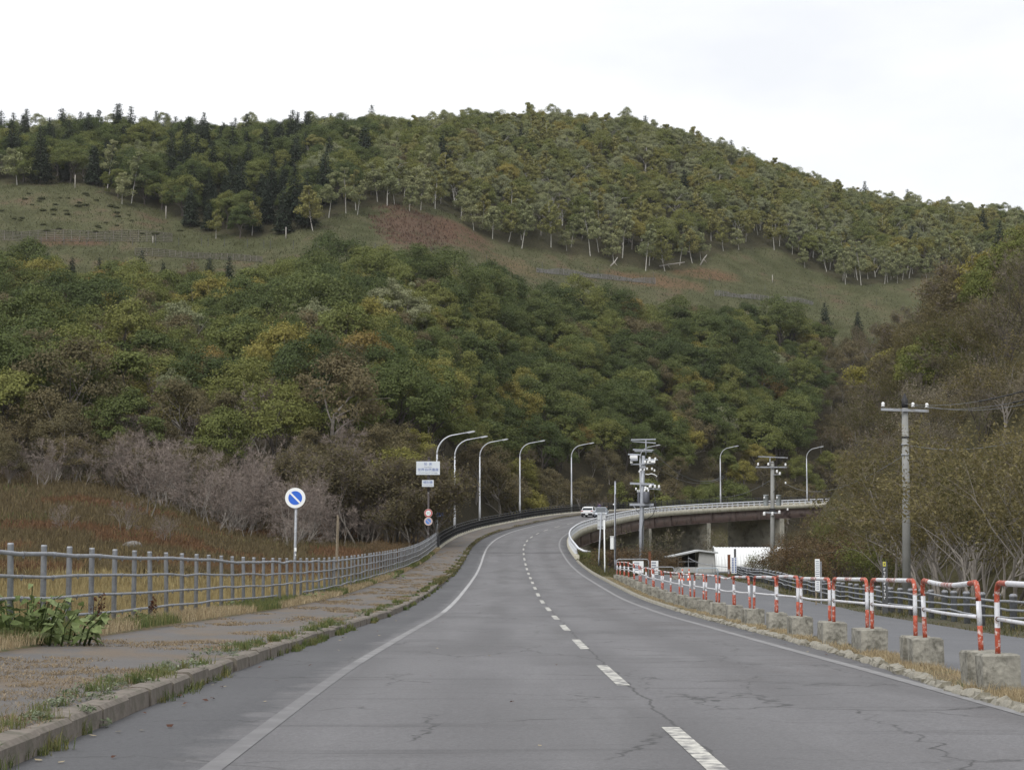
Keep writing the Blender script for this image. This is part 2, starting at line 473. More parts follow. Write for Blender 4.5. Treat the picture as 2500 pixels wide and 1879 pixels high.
_PX = _smooth_interp(_S, _ch, _cx); _PY = _smooth_interp(_S, _ch, _cy); _PZ = _smooth_interp(_S, _ch, _cz)
_k = np.ones(9) / 9
for _a in (_PX, _PY):
    _pad = np.concatenate([2 * _a[0] - _a[4:0:-1], _a, 2 * _a[-1] - _a[-2:-6:-1]])
    _a[:] = np.convolve(_pad, _k, 'valid')
_TX = np.gradient(_PX); _TY = np.gradient(_PY)
_tl = np.hypot(_TX, _TY); _TX /= _tl; _TY /= _tl
def road(s, lat=0.0, dz=0.0):
    s = np.asarray(s, float)
    x = np.interp(s, _S, _PX); y = np.interp(s, _S, _PY); z = np.interp(s, _S, _PZ)
    tx = np.interp(s, _S, _TX); ty = np.interp(s, _S, _TY)
    return np.stack([x + ty * lat, y - tx * lat, z + dz + 0 * x], -1)
def s_of_y(y):
    return np.interp(y, _PY, _S)
def heading(s):
    return math.atan2(np.interp(s, _S, _TX), np.interp(s, _S, _TY))     # 0 = straight ahead, + = to the right
def road_z(y):
    return np.interp(y, _PY, _PZ)
S_J = float(s_of_y(165.5))                    # the bridge joint
S_END = float(_S[-1])

# ------------------------------------------------------------------ terrain
U = np.array([0, 200, 400, 600, 800, 1000, 1250, 1500, 1763, 2000, 2250, 2500.])
ZB = np.array([190, 190, 187, 183, 182, 196, 300, 335, 372, 412, 445, 470.])
zB = np.array([8.4, 8.2, 6.2, 3.2, 2.3, 2.1, 2.0, 2.5, 3.0, 3.5, 4, 5.])
YT = np.array([720, 752, 772, 766, 722, 722, 782, 812, 826, 842, 830, 825.])
ZT = np.array([400, 400, 400, 400, 405, 415, 450, 480, 510, 545, 575, 600.])
YU = np.array([480, 500, 535, 545, 520, 545, 610, 650, 660, 685, 680, 650.])
ZU = ZT + 80
_tx = np.array([0, 150, 350, 500, 650, 800, 950, 1040, 1150, 1300, 1400, 1500, 1600, 1700, 1800, 1900, 2000, 2100, 2212.]) * 1.1302
_ty = (np.array([318, 305, 303, 312, 312, 303, 292, 280, 272, 270, 280, 306, 342, 376, 405, 428, 447, 459, 468.]) + 46) * 1.1302
YC = np.interp(U, _tx, _ty)
ZC = np.array([640, 650, 660, 670, 690, 715, 750, 765, 780, 800, 815, 830.])
# lower edge of the upper wood, in photograph pixels
EDGE_X = np.array([-200, 0, 200, 240, 370, 430, 550, 640, 700, 780, 900, 980, 1050, 1150, 1300, 1400, 1480, 1530, 1600, 1680, 1750, 1850, 1950, 2050, 2212, 2500.]) * 1.1302
EDGE_Y = np.array([400, 400, 405, 430, 470, 510, 520, 505, 480, 455, 445, 470, 525, 545, 565, 590, 590, 560, 545, 545, 590, 625, 615, 600, 560, 560.]) * 1.1302
def _hz(ypx, Yd):
    b = CY - ypx
    cp, sp = math.cos(PITCH), math.sin(PITCH)
    return EYE + (F_PX * sp + b * cp) / (F_PX * cp - b * sp) * Yd

def ground(X, Y):
    X = np.asarray(X, float); Y = np.asarray(Y, float)
    u = np.clip(CX + F_PX * X / np.maximum(Y, 25), -900, 3600)
    I = lambda a: np.interp(u, U, a)
    zb_, Zb_ = I(zB), I(ZB)
    Zt_, Zu_, Zc_ = I(ZT), I(ZU), np.interp(u, U, ZC)
    zt_ = _hz(I(YT), Zt_); zu_ = _hz(I(YU), Zu_); zc_ = _hz(np.interp(u, _tx, _ty), Zc_)
    # low ground
    t = np.clip((Y - 85) / np.maximum(Zb_ - 85, 1), 0, 1)
    low0 = np.interp(np.minimum(Y, 95), _PY, _PZ) - 0.3
    left = low0 + (t ** 1.3) * (zb_ - low0)
    rightz = np.where(Y < 95, low0, np.minimum(low0, -0.62) + np.clip((Y - Zb_ + 40) / 40, 0, 1) * (zb_ + 0.6))
    w = sm((X + 6.5) / 12.0)
    low = left * (1 - w) + rightz * w
    # embankment that carries the road up to the bridge
    cxr = np.interp(Y, _PY, _PX); czr = np.interp(Y, _PY, _PZ)
    off = X - cxr
    emb = czr - 0.33 - np.clip(off - 5.0, 0, None) * 0.55 - np.clip(-9.0 - off, 0, None) * 0.5
    fade = np.clip((Y - 176) / 8.0, 0, 1)
    emb = emb - fade * 12
    low = np.maximum(low, np.where(Y > 60, emb, -99))
    cor = (off > -9.0) & (off < 5.2) & (Y < 176)
    low = np.where(cor, np.minimum(low, czr - 0.3), low)
    cor2 = (X > 4) & (X < 13.5) & (Y < 150)
    low = np.where(cor2 & (off > 4.6), np.minimum(low, np.maximum(czr - 0.33 - np.clip(off - 5.0, 0, None) * 0.55, np.minimum(low0, -0.62))), low)
    # under the bridge the ground stays well below the deck
    # hill
    h1 = zb_ + (zt_ - zb_) * np.clip((Y - Zb_) / (Zt_ - Zb_), 0, 1)
    h2 = zt_ + (zu_ - zt_) * np.clip((Y - Zt_) / (Zu_ - Zt_), 0, 1)
    h3 = zu_ + (zc_ - zu_) * np.sin(np.clip((Y - Zu_) / (Zc_ - Zu_), 0, 1) * 1.45) / math.sin(1.45)
    h4 = zc_ - np.clip(Y - Zc_, 0, None) * 0.12
    hill = np.where(Y < Zt_, h1, np.where(Y < Zu_, h2, np.where(Y < Zc_, h3, h4)))
    z = np.where(Y < Zb_, low, hill)
    # spur on the right of the side road
    xs = 16.5 + np.clip(Y - 60, 0, 200) * 0.066
    sp = 23.0 * sm((X - xs) / 21.0) ** 0.9 + np.clip(X - xs - 21, 0, None) * 0.05
    sp = sp * sm((Y - 55) / 70.0) * (1 - sm((Y - 205) / 75.0))
    sp = np.maximum(sp, np.clip(X - xs, 0, 12) * 0.1 * sm((Y - 10) / 30.0) * (1 - sm((Y - 205) / 60.0)))
    z = np.where(Y < Zb_, z + sp, z + sp * 0)
    # gentle unevenness off the roads
    nz = 0.5 * np.sin(X * 0.11 + 1.3) * np.sin(Y * 0.093) + 0.3 * np.sin(X * 0.31 + Y * 0.17)
    return z + nz * np.clip((Y - 195) / 150, 0, 1)

def gz(x, y):
    return float(ground(np.array([x]), np.array([y]))[0])

# value noise for colouring
def vnoise(x, y, seed=0):
    r = np.random.default_rng(seed).random((256, 256))
    xi, yi = np.floor(x).astype(int), np.floor(y).astype(int)
    fx, fy = sm(x - xi), sm(y - yi)
    g = lambda a, b: r[a % 256, b % 256]
    return (g(xi, yi) * (1 - fx) + g(xi + 1, yi) * fx) * (1 - fy) + (g(xi, yi + 1) * (1 - fx) + g(xi + 1, yi + 1) * fx) * fy

_rows = np.concatenate([np.arange(-30, 60, 2.0), np.arange(60, 200, 2.5), np.arange(200, 400, 4.0), np.arange(400, 640, 2.5), np.arange(640, 1000, 12.0), np.arange(1000, 1601, 100.0)])
_cols = np.linspace(-0.5, 0.62, 420)
GX = _cols[None, :] * (_rows[:, None] + 75.0)
GY = np.repeat(_rows[:, None], len(_cols), 1)
GZ = ground(GX, GY)
def in_patch(px, py, cx, cy, rx, ry, rot=0.0):
    c, s = math.cos(rot), math.sin(rot)
    dx, dy = px - cx, py - cy
    return np.clip(1.6 - 1.6 * np.hypot((dx * c + dy * s) / rx, (-dx * s + dy * c) / ry), 0, 1)
_ppx, _ppy = proj(GX, np.maximum(GY, 1), GZ)
_n1 = vnoise(GX / 9, GY / 9, 1); _n2 = vnoise(GX / 2.7, GY / 2.7, 2); _n3 = vnoise(GX / 25, GY / 25, 3)
gc = np.zeros(GX.shape + (3,))
gc[:] = (0.078, 0.08, 0.04)                                                # meadow olive
gc += (_n1[..., None] - 0.5) * np.array((0.035, 0.03, 0.02)) + (_n2[..., None] - 0.5) * np.array((0.04, 0.042, 0.026))
def blend(mask, col):
    global gc
    m = np.clip(mask, 0, 1)[..., None]
    gc = gc * (1 - m) + np.array(col) * m
_wob = (_n2 - 0.5) * 0.9 + (_n1 - 0.5) * 0.5
blend((in_patch(_ppx, _ppy, 1010, 560, 130, 58, 0.25) * 1.7 + _wob * 2.2 - 0.25) * .85, (0.1, 0.066, 0.046))      # rust fern patch
blend(in_patch(_ppx, _ppy, 1130, 575, 120, 40, 0.5) * 1.3 + _wob - 0.5, (0.108, 0.066, 0.044))
blend(in_patch(_ppx, _ppy, 1590, 685, 200, 22, 0.12) * 1.6 + _wob - 0.5, (0.125, 0.082, 0.048))
blend(in_patch(_ppx, _ppy, 1720, 670, 130, 18, 0.1) * 1.6 + _wob - 0.5, (0.125, 0.08, 0.046))
blend(in_patch(_ppx, _ppy, 170, 590, 130, 16, 0.03) * 1.6 + _wob - 0.3, (0.105, 0.066, 0.042))
blend(in_patch(_ppx, _ppy, 1250, 650, 190, 28, 0.3) * 1.2 + _wob - 0.5, (0.12, 0.092, 0.052))
_lowm = (GY < np.interp(CX + F_PX * GX / np.maximum(GY, 25), U, ZB) + 6)
blend(_lowm * 1.0, (0.085, 0.062, 0.034))                                     # brown field
blend(_lowm * np.clip((_n1 - 0.45) * 3, 0, 1) * (GY > 70), (0.13, 0.085, 0.036))
blend(_lowm * (GX < 0) * np.clip((90 - GY) / 30, 0, 1), (0.17, 0.13, 0.06))
blend(_lowm * (GX > 0), (0.075, 0.068, 0.034))
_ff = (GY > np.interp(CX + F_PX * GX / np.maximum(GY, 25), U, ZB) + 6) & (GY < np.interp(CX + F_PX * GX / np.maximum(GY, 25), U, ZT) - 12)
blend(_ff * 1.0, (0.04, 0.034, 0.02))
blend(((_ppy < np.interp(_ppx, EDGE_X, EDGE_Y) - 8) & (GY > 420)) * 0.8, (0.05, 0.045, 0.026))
m_gr, n, l, b = newmat('ground_vegetation')
_a = n.new('ShaderNodeAttribute'); _a.attribute_name = 'gcol'
_tc = n.new('ShaderNodeTexCoord')
_no = n.new('ShaderNodeTexNoise'); _no.inputs['Scale'].default_value = 1.6; _no.inputs['Detail'].default_value = 8; _no.inputs['Roughness'].default_value = 0.75
l.new(_tc.outputs['Object'], _no.inputs['Vector'])
_mr = n.new('ShaderNodeMapRange'); _mr.inputs[1].default_value, _mr.inputs[2].default_value, _mr.inputs[3].default_value, _mr.inputs[4].default_value = 0.28, 0.72, 0.45, 1.5
l.new(_no.outputs['Fac'], _mr.inputs[0])
_mx = n.new('ShaderNodeMix'); _mx.data_type = 'RGBA'; _mx.blend_type = 'MULTIPLY'; _mx.inputs[0].default_value = 1
l.new(_a.outputs['Color'], _mx.inputs[6]); l.new(_mr.outputs[0], _mx.inputs[7])
l.new(_mx.outputs[2], b.inputs['Base Color'])
b.inputs['Roughness'].default_value = 0.95; b.inputs['Specular IOR Level'].default_value = 0.1
_bp = n.new('ShaderNodeBump'); _bp.inputs['Strength'].default_value = 1.0; _bp.inputs['Distance'].default_value = 0.35
l.new(_no.outputs['Fac'], _bp.inputs['Height']); l.new(_bp.outputs[0], b.inputs['Normal'])
_nr, _nc = GX.shape
_id = np.arange(_nr * _nc).reshape(_nr, _nc)
_F = np.stack([_id[:-1, :-1], _id[:-1, 1:], _id[1:, 1:], _id[1:, :-1]], -1).reshape(-1, 4)
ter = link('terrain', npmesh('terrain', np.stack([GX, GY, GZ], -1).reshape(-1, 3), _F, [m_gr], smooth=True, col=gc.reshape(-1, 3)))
tag(ter, kind='structure')

# ------------------------------------------------------------------ strips that follow the road
def strip_mesh(name, s0, s1, lats, mats, step=1.0, dzs=None, ss=None, smooth=True):
    """sheet along the road between lateral offsets; UV = (lateral m, distance m)"""
    ss = np.arange(s0, s1 + 1e-6, step) if ss is None else ss
    lats = list(lats)
    dzs = [0] * len(lats) if dzs is None else dzs
    P = np.stack([road(ss, la, dz) for la, dz in zip(lats, dzs)], 1)
    nr, nc = P.shape[:2]
    idx = np.arange(nr * nc).reshape(nr, nc)
    Fq = np.stack([idx[:-1, :-1], idx[:-1, 1:], idx[1:, 1:], idx[1:, :-1]], -1).reshape(-1, 4)
    me = npmesh(name, P.reshape(-1, 3), Fq, mats, smooth=smooth)
    uv = me.uv_layers.new(name='UVMap')
    L = np.repeat(np.array(lats, float)[None, :], nr, 0).reshape(-1); D = np.repeat(ss[:, None], nc, 1).reshape(-1)
    li = np.empty(len(me.loops), np.int32); me.loops.foreach_get('vertex_index', li)
    uv.data.foreach_set('uv', np.stack([L[li], D[li]], -1).astype(np.float32).ravel())
    return me

def asphalt(name, base, dark, worn, shoulder, mossy=None):
    m, n, l, b = newmat(name)
    uv = n.new('ShaderNodeUVMap'); uv.uv_map = 'UVMap'
    tc = n.new('ShaderNodeTexCoord')
    sep = n.new('ShaderNodeSeparateXYZ'); l.new(uv.outputs[0], sep.inputs[0])
    def noise(vec, scale, detail=5, rough=0.55, sx=1, sy=1):
        mp = n.new('ShaderNodeMapping'); mp.inputs['Scale'].default_value = (sx, sy, 1)
        l.new(vec, mp.inputs[0])
        q = n.new('ShaderNodeTexNoise'); q.inputs['Scale'].default_value = scale; q.inputs['Detail'].default_value = detail; q.inputs['Roughness'].default_value = rough
        l.new(mp.outputs[0], q.inputs['Vector'])
        return q.outputs['Fac']
    def rng_(v, a, bb, c=0.0, d=1.0):
        q = n.new('ShaderNodeMapRange'); q.inputs[1].default_value, q.inputs[2].default_value, q.inputs[3].default_value, q.inputs[4].default_value = a, bb, c, d
        l.new(v, q.inputs[0]); return q.outputs[0]
    def mixc(f, c1, c2):
        q = n.new('ShaderNodeMix'); q.data_type = 'RGBA'
        if f is not None:
            l.new(f, q.inputs[0])
        for k, c in ((6, c1), (7, c2)):
            if isinstance(c, tuple):
                q.inputs[k].default_value = (*c, 1)
            else:
                l.new(c, q.inputs[k])
        return q.outputs[2]
    def math_(op, a, bb):
        q = n.new('ShaderNodeMath'); q.operation = op
        for k, c in ((0, a), (1, bb)):
            if isinstance(c, (int, float)):
                q.inputs[k].default_value = c
            else:
                l.new(c, q.inputs[k])
        return q.outputs[0]
    big = noise(uv.outputs[0], 0.35, 4, 0.55, 1.2, 0.35)
    fine = noise(tc.outputs['Object'], 60, 4, 0.8)
    agg = noise(tc.outputs['Object'], 22, 2, 0.8)
    c = mixc(rng_(big, 0.3, 0.7), dark, base)
    c = mixc(math_('MULTIPLY', rng_(noise(uv.outputs[0], 0.8, 6, 0.6, 1, 0.12), 0.5, 0.7), 0.6), c, worn)
    if shoulder:      # wheel tracks polished paler, lane centres darker
        wt = math_('ABSOLUTE', math_('SINE', math_('MULTIPLY', sep.outputs['X'], 1.93), 0), 0)
        wt2 = math_('MULTIPLY', rng_(wt, 0.35, 0.95), rng_(noise(uv.outputs[0], 0.25, 4, 0.6, 1, 0.2), 0.35, 0.65, 0.1, 0.5))
        c = mixc(wt2, c, worn)
        pt = rng_(noise(uv.outputs[0], 0.22, 6, 0.6, 1.0, 0.5), 0.55, 0.63)
        c = mixc(math_('MULTIPLY', pt, 0.45), c, dark)
    # transverse damp streaks
    st = rng_(noise(uv.outputs[0], 0.9, 8, 0.75, 0.2, 1.9), 0.54, 0.68)
    c = mixc(math_('MULTIPLY', st, 0.75), c, (dark[0] * .8, dark[1] * .8, dark[2] * .8))
    if shoulder:
        lat = sep.outputs['X']
        wob = rng_(noise(uv.outputs[0], 1.5, 5), 0.2, 0.8, -0.35, 0.35)
        l2 = math_('ADD', lat, wob)
        sh = math_('ADD', rng_(l2, -3.35, -3.6), rng_(l2, 3.3, 3.7))
        c = mixc(math_('MULTIPLY', sh, 0.8), c, shoulder)
        # damp brownish areas in the right lane
        rl = math_('MULTIPLY', rng_(l2, 0.9, 2.0), rng_(noise(uv.outputs[0], 0.5, 6, 0.65, 0.8, 0.3), 0.5, 0.62))
        c = mixc(math_('MULTIPLY', rl, 0.5), c, (dark[0] * 1.0, dark[1] * 0.93, dark[2] * 0.9))
        # cracks: thin transverse lines and a wandering net
        sw = math_('ADD', sep.outputs['Y'], rng_(noise(uv.outputs[0], 0.35, 5, 0.6), 0.2, 0.8, -0.9, 0.9))
        fr = math_('ABSOLUTE', math_('SUBTRACT', math_('FRACT', math_('MULTIPLY', sw, 0.31), 0), 0.5), 0)
        cw = math_('MULTIPLY', rng_(fr, 0.012, 0.002), rng_(noise(uv.outputs[0], 0.45, 3), 0.42, 0.6, 0.0, 0.75))
        vo = n.new('ShaderNodeTexVoronoi'); vo.feature = 'DISTANCE_TO_EDGE'; vo.inputs['Scale'].default_value = 0.55
        mp = n.new('ShaderNodeMapping'); mp.inputs['Scale'].default_value = (1, 0.45, 1)
        nd = n.new('ShaderNodeTexNoise'); nd.inputs['Scale'].default_value = 2.2; nd.inputs['Detail'].default_value = 6
        l.new(uv.outputs[0], nd.inputs['Vector'])
        ad = n.new('ShaderNodeMix'); ad.data_type = 'RGBA'; ad.blend_type = 'ADD'; ad.inputs[0].default_value = 0.5
        l.new(uv.outputs[0], ad.inputs[6]); l.new(nd.outputs['Color'], ad.inputs[7])
        l.new(ad.outputs[2], mp.inputs[0]); l.new(mp.outputs[0], vo.inputs['Vector'])
        ck = math_('MULTIPLY', rng_(vo.outputs['Distance'], 0.012, 0.002), rng_(noise(uv.outputs[0], 0.35, 4), 0.46, 0.58))
        cen = math_('MULTIPLY', rng_(math_('ABSOLUTE', math_('ADD', lat, rng_(noise(uv.outputs[0], 0.8, 4), 0.3, 0.7, -0.12, 0.0)), 0), 0.022, 0.008), 0.8)
        crk = math_('MAXIMUM', math_('MAXIMUM', cw, ck), cen)
        c = mixc(math_('MULTIPLY', crk, 0.85), c, (0.022, 0.021, 0.021))
    if mossy is not None:
        mo = rng_(noise(uv.outputs[0], 0.7, 8, 0.7, 1.3, 0.5), 0.47, 0.57)
        c = mixc(math_('MULTIPLY', mo, 0.8), c, mossy)
    fm = rng_(fine, 0.25, 0.75, 0.68, 1.32)
    am = rng_(agg, 0.3, 0.7, 0.8, 1.2)
    q = n.new('ShaderNodeMix'); q.data_type = 'RGBA'; q.blend_type = 'MULTIPLY'; q.inputs[0].default_value = 1
    l.new(c, q.inputs[6]); l.new(math_('MULTIPLY', fm, am), q.inputs[7])
    l.new(q.outputs[2], b.inputs['Base Color'])
    b.inputs['Specular IOR Level'].default_value = 0.35
    l.new(rng_(big, 0.3, 0.7, 0.55, 0.75), b.inputs['Roughness'])
    bp = n.new('ShaderNodeBump'); bp.inputs['Strength'].default_value = 0.6; bp.inputs['Distance'].default_value = 0.012
    l.new(agg, bp.inputs['Height']); l.new(bp.outputs[0], b.inputs['Normal'])
    return m
M['asphalt'] = asphalt('road_asphalt', (0.13, 0.128, 0.134), (0.074, 0.072, 0.075), (0.157, 0.155, 0.161), (0.05, 0.051, 0.056))
M['asphalt_side'] = asphalt('side_road_asphalt', (0.115, 0.118, 0.128), (0.086, 0.088, 0.096), (0.13, 0.132, 0.14), None)
M['asphalt_walk'] = asphalt('sidewalk_asphalt', (0.1, 0.093, 0.089), (0.07, 0.065, 0.062), (0.112, 0.102, 0.096), None, (0.12, 0.088, 0.056))

road_o = link('road', strip_mesh('road', 4, S_END - 1, np.concatenate([np.linspace(-4.62, 3.95, 9)]), [M['asphalt']]))
tag(road_o, kind='structure')

def paint(name, col, under, amt, scale=7.0):
    return simple(name, col, 0.7, 0, 0.1, 30, under, amt, scale)
M['mark'] = paint('road_paint_white', (0.52, 0.51, 0.465), (0.14, 0.138, 0.14), 0.78, 7)
M['mark_edge'] = paint('road_paint_faded', (0.235, 0.233, 0.235), (0.16, 0.158, 0.161), 1.05, 2.5)
M['mark_edge_r'] = paint('road_paint_very_faded', (0.235, 0.235, 0.24), (0.18, 0.178, 0.18), 1.15, 2.5)
M['joint'] = simple('joint_rubber', (0.03, 0.03, 0.032), 0.8)
# centre dashes, 5 m painted and 5 m bare
s_first = float(s_of_y(21.6))
k = -1
while s_first + 10 * k < s_of_y(300):
    a = s_first + 10 * k
    ss = np.arange(a, a + 4.75, 0.5)
    link('centre_dash', strip_mesh('centre_dash', 0, 0, (-0.072, 0.072), [M['mark']], dzs=[0.004, 0.004], ss=ss), road_o)
    k += 1
M['mark_edge_far'] = paint('road_paint_edge_far', (0.36, 0.36, 0.365), (0.2, 0.198, 0.2), 0.7, 2.5)
M['mark_edge_near'] = paint('road_paint_edge_near', (0.172, 0.17, 0.174), (0.132, 0.13, 0.134), 1.1, 2.0)
for y0_, y1_, m_ in ((-20, 27, 'mark_edge_near'), (27, 60, 'mark_edge'), (60, 400, 'mark_edge_far')):
    link('edge_line', strip_mesh('edge_line', max(6, float(s_of_y(y0_))), float(s_of_y(y1_)), (-3.34, -3.19), [M[m_]], dzs=[0.004, 0.004]), road_o)
link('edge_line', strip_mesh('edge_line', 6, s_of_y(400), (3.17, 3.32), [M['mark_edge_r']], dzs=[0.004, 0.004]), road_o)
link('expansion_joint', strip_mesh('expansion_joint', 0, 0, (-4.3, 3.9), [M['joint']], dzs=[0.006, 0.006], ss=np.array([S_J, S_J + 0.55])), road_o)

# ------------------------------------------------------------------ sidewalk and kerbs on the left
SW_H = 0.15
def sw_lat(s):       # outer edge of the sidewalk
    return np.interp(s, [0, S_J - 40, S_J, S_END], [-7.75, -7.5, -7.15, -7.15])
ss = np.arange(4, S_END - 1, 1.0)
P = np.stack([np.stack([road(si, la, SW_H + dz)for la, dz in ((-4.82, 0), (-5.6, 0.02), (-6.6, 0.04), (float(sw_lat(si)), 0.06))]) for si in ss])
nr, nc = P.shape[:2]
idx = np.arange(nr * nc).reshape(nr, nc)
me = npmesh('sidewalk', P.reshape(-1, 3), np.stack([idx[:-1, :-1], idx[:-1, 1:], idx[1:, 1:], idx[1:, :-1]], -1).reshape(-1, 4)[:, ::-1], [M['asphalt_walk']], smooth=True)
uvl = me.uv_layers.new(name='UVMap')
li = np.empty(len(me.loops), np.int32); me.loops.foreach_get('vertex_index', li)
LA = np.tile([-4.82, -5.6, -6.6, -7.6], nr); DD = np.repeat(ss, nc)
uvl.data.foreach_set('uv', np.stack([LA[li], DD[li]], -1).astype(np.float32).ravel())
walk = tag(link('sidewalk', me), kind='structure')

kerb = empty('kerb', (0, 0, 0), kind='structure')
s = 7.0
kr = np.random.default_rng(3)
kmesh = []
for v in range(5):      # five alike stones of unit length
    mb = MB(); jit = kr.normal(0, 0.006, (8, 3))
    prof = [(-0.115, -0.25), (-0.115, 0.145), (-0.1, 0.16), (0.07, 0.16), (0.108, 0.128), (0.125, -0.25)]
    mb.prism([(a, b_ + kr.normal(0, 0.004)) for a, b_ in prof], (0, -0.5, 0), (1, 0, 0), (0, 0, 1), (0, 1, 0), 1.0)
    kmesh.append(mb.mesh('kerb_stone', M['kerb']))
while s < S_END - 4:
    L = 1.2 if s < s_of_y(40) else (2.0 if s < s_of_y(120) else 3.0)
    L *= kr.uniform(0.93, 1.04)
    p0, p1 = road(s, -4.72), road(s + L, -4.72)
    o = link('kerb_stone', kmesh[int(kr.integers(5))], kerb, tuple((p0 + p1) / 2 + np.array((kr.normal(0, 0.012), 0, kr.normal(0, 0.01)))))
    d = p1 - p0
    o.rotation_euler = (math.atan2(d[2], math.hypot(d[0], d[1])), 0, -math.atan2(d[0], d[1]) + kr.normal(0, 0.006))
    o.scale = (1, L * (1 - kr.uniform(0.01, 0.035)), 1)
    s += L
# verge between sidewalk and fence, as a low earth bank
def verge_z(s, lat):
    return road(s, lat)[..., 2] + 0.3
P = []
for si in np.arange(4, S_J + 2, 1.5):
    P.append([road(si, float(sw_lat(si)) + 0.02, SW_H + 0.03), road(si, float(sw_lat(si)) - 0.3, 0.3), road(si, float(sw_lat(si)) - 0.9, 0.28), road(si, float(sw_lat(si)) - 2.6, -0.35)])
P = np.array(P); nr, nc = P.shape[:2]
idx = np.arange(nr * nc).reshape(nr, nc)
M['earth'] = simple('verge_earth', (0.12, 0.09, 0.048), 0.95, 0, 0.35, 5, (0.07, 0.08, 0.03), 0.6, 1.5, bump=0.8)
verge = tag(link('verge_ground', npmesh('verge_ground', P.reshape(-1, 3), np.stack([idx[:-1, :-1], idx[:-1, 1:], idx[1:, 1:], idx[1:, :-1]], -1).reshape(-1, 4)[:, ::-1], [M['earth']], smooth=True)), kind='structure')

# ------------------------------------------------------------------ side road on the right with its kerb line
fx_y = np.array([-20, 20, 39, 48, 65, 87, 110, 142, 160.])
fx_x = np.array([9.4, 9.7, 10.05, 10.5, 11.5, 12.3, 13.3, 16.0, 18.0])
def side_fence_x(y):
    return np.interp(y, fx_y, fx_x)
def side_z(y):
    return np.minimum(np.interp(y, _PY, _PZ) + 0.02, np.interp(y, [0, 95, 150], [0.5, -0.2, -0.3]))
P = []
for y in np.arange(-20, 150, 2.0):
    cx_ = float(np.interp(y, _PY, _PX))
    inner = cx_ + float(np.interp(y, [-20, 20.7, 29, 58, 112], [3.7, 3.95, 4.4, 4.7, 4.9])) if y < 112 else cx_ + 4.9 + (y - 112) * 0.1
    z0 = float(side_z(y)) + 0.02
    xo = float(side_fence_x(y)) - 0.75
    P.append([(inner, y, z0), ((inner + xo) / 2, y, z0 + 0.03), (xo, y, z0)])
P = np.array(P); nr, nc = P.shape[:2]
idx = np.arange(nr * nc).reshape(nr, nc)
me = npmesh('side_road', P.reshape(-1, 3), np.stack([idx[:-1, :-1], idx[:-1, 1:], idx[1:, 1:], idx[1:, :-1]], -1).reshape(-1, 4), [M['asphalt_side']], smooth=True)
uvl = me.uv_layers.new(name='UVMap')
li = np.empty(len(me.loops), np.int32); me.loops.foreach_get('vertex_index', li)
uvl.data.foreach_set('uv', P.reshape(-1, 3)[li][:, :2].astype(np.float32).ravel())
tag(link('side_road', me), kind='structure')
def kerb_lat(y):
    return np.interp(y, [8, 20.7, 25.2, 29.3, 37, 45, 58, 112, 150], [3.28, 3.37, 3.62, 3.76, 3.85, 3.9, 4.0, 4.1, 4.0])
kerb_r = empty('kerb', (0, 0, 0), kind='structure')
smesh = []
for v in range(6):
    r_ = np.random.default_rng(40 + v)
    mb = MB(); mb.box((0, 0, 0), (0.17, 0.32, 0.16), bev=0.04)
    me = mb.mesh('edge_stone', M['stone'])
    co = np.empty(len(me.vertices) * 3, np.float32); me.vertices.foreach_get('co', co)
    me.vertices.foreach_set('co', (co.reshape(-1, 3) + r_.normal(0, 0.014, (len(me.vertices), 3))).ravel().astype(np.float32))
    smesh.append(me)
s = float(s_of_y(14))
while s < s_of_y(62):
    p = road(s, float(kerb_lat(np.interp(s, _S, _PY))) + kr.normal(0, 0.015), -0.015 + kr.normal(0, 0.012))
    o = link('edge_stone', smesh[int(kr.integers(6))], kerb_r, tuple(p))
    o.rotation_euler = (kr.normal(0, 0.05), kr.normal(0, 0.05), -heading(s) + kr.normal(0, 0.08) + (math.pi if kr.random() < 0.5 else 0))
    sc_ = kr.uniform(0.75, 1.2)
    o.scale = (1, sc_, 1)
    s += 0.33 * sc_ + 0.03
def lat_strip(name, y0, y1, offs, dzs, mat):
    ss = np.arange(float(s_of_y(y0)), float(s_of_y(y1)), 1.0)
    kl = kerb_lat(np.interp(ss, _S, _PY))
    P = np.stack([np.stack([road(s_, k_ + o_, z_) for s_, k_ in zip(ss, kl)]) for o_, z_ in zip(offs, dzs)], 1)
    nr, nc = P.shape[:2]
    idx = np.arange(nr * nc).reshape(nr, nc)
    return link(name, npmesh(name, P.reshape(-1, 3), np.stack([idx[:-1, :-1], idx[:-1, 1:], idx[1:, 1:], idx[1:, :-1]], -1).reshape(-1, 4), [mat], smooth=True), kerb_r)
lat_strip('edge_strip', 62, 150, (-.09, -.08, .1, .11), (-.1, .08, .08, -.1), M['stone'])
lat_strip('kerb_bed', -15, 116, (.0, .15, .62, .8), (-.06, .05, .04, -.05), M['earth'])

# ------------------------------------------------------------------ pipe fence on the left
def fence_pt(y):
    return np.array((float(np.interp(y, [8, 28, 43, 74, 110, 172], [-7.15, -7.2, -7.3, -7.05, -6.8, -6.45])), y, float(road_z(y)) + 0.28))
fence = empty('pipe_fence', fence_pt(60), label='long galvanised pipe fence with four rails beside the sidewalk', cat='fence')
FO = np.array(fence.location)
fr = np.random.default_rng(11)
fy = [19.2]
while fy[-1] < 166.5:
    fy.append(fy[-1] + 1.9 * fr.uniform(0.93, 1.07))
fpost = MB()
fpost.lathe((0, 0, 0), [(0.046, -0.5), (0.046, 1.33), (0.049, 1.335), (0.04, 1.36)], 12)
fpost = fpost.mesh('post', M['galv'], True)
tops = []
for y in fy:
    p = fence_pt(y)
    o = link('post', fpost, fence, tuple(p - FO))
    o.rotation_euler = (fr.normal(0, 0.012), fr.normal(0, 0.012), fr.uniform(0, 6))
    tops.append(p)
tops = np.array(tops)
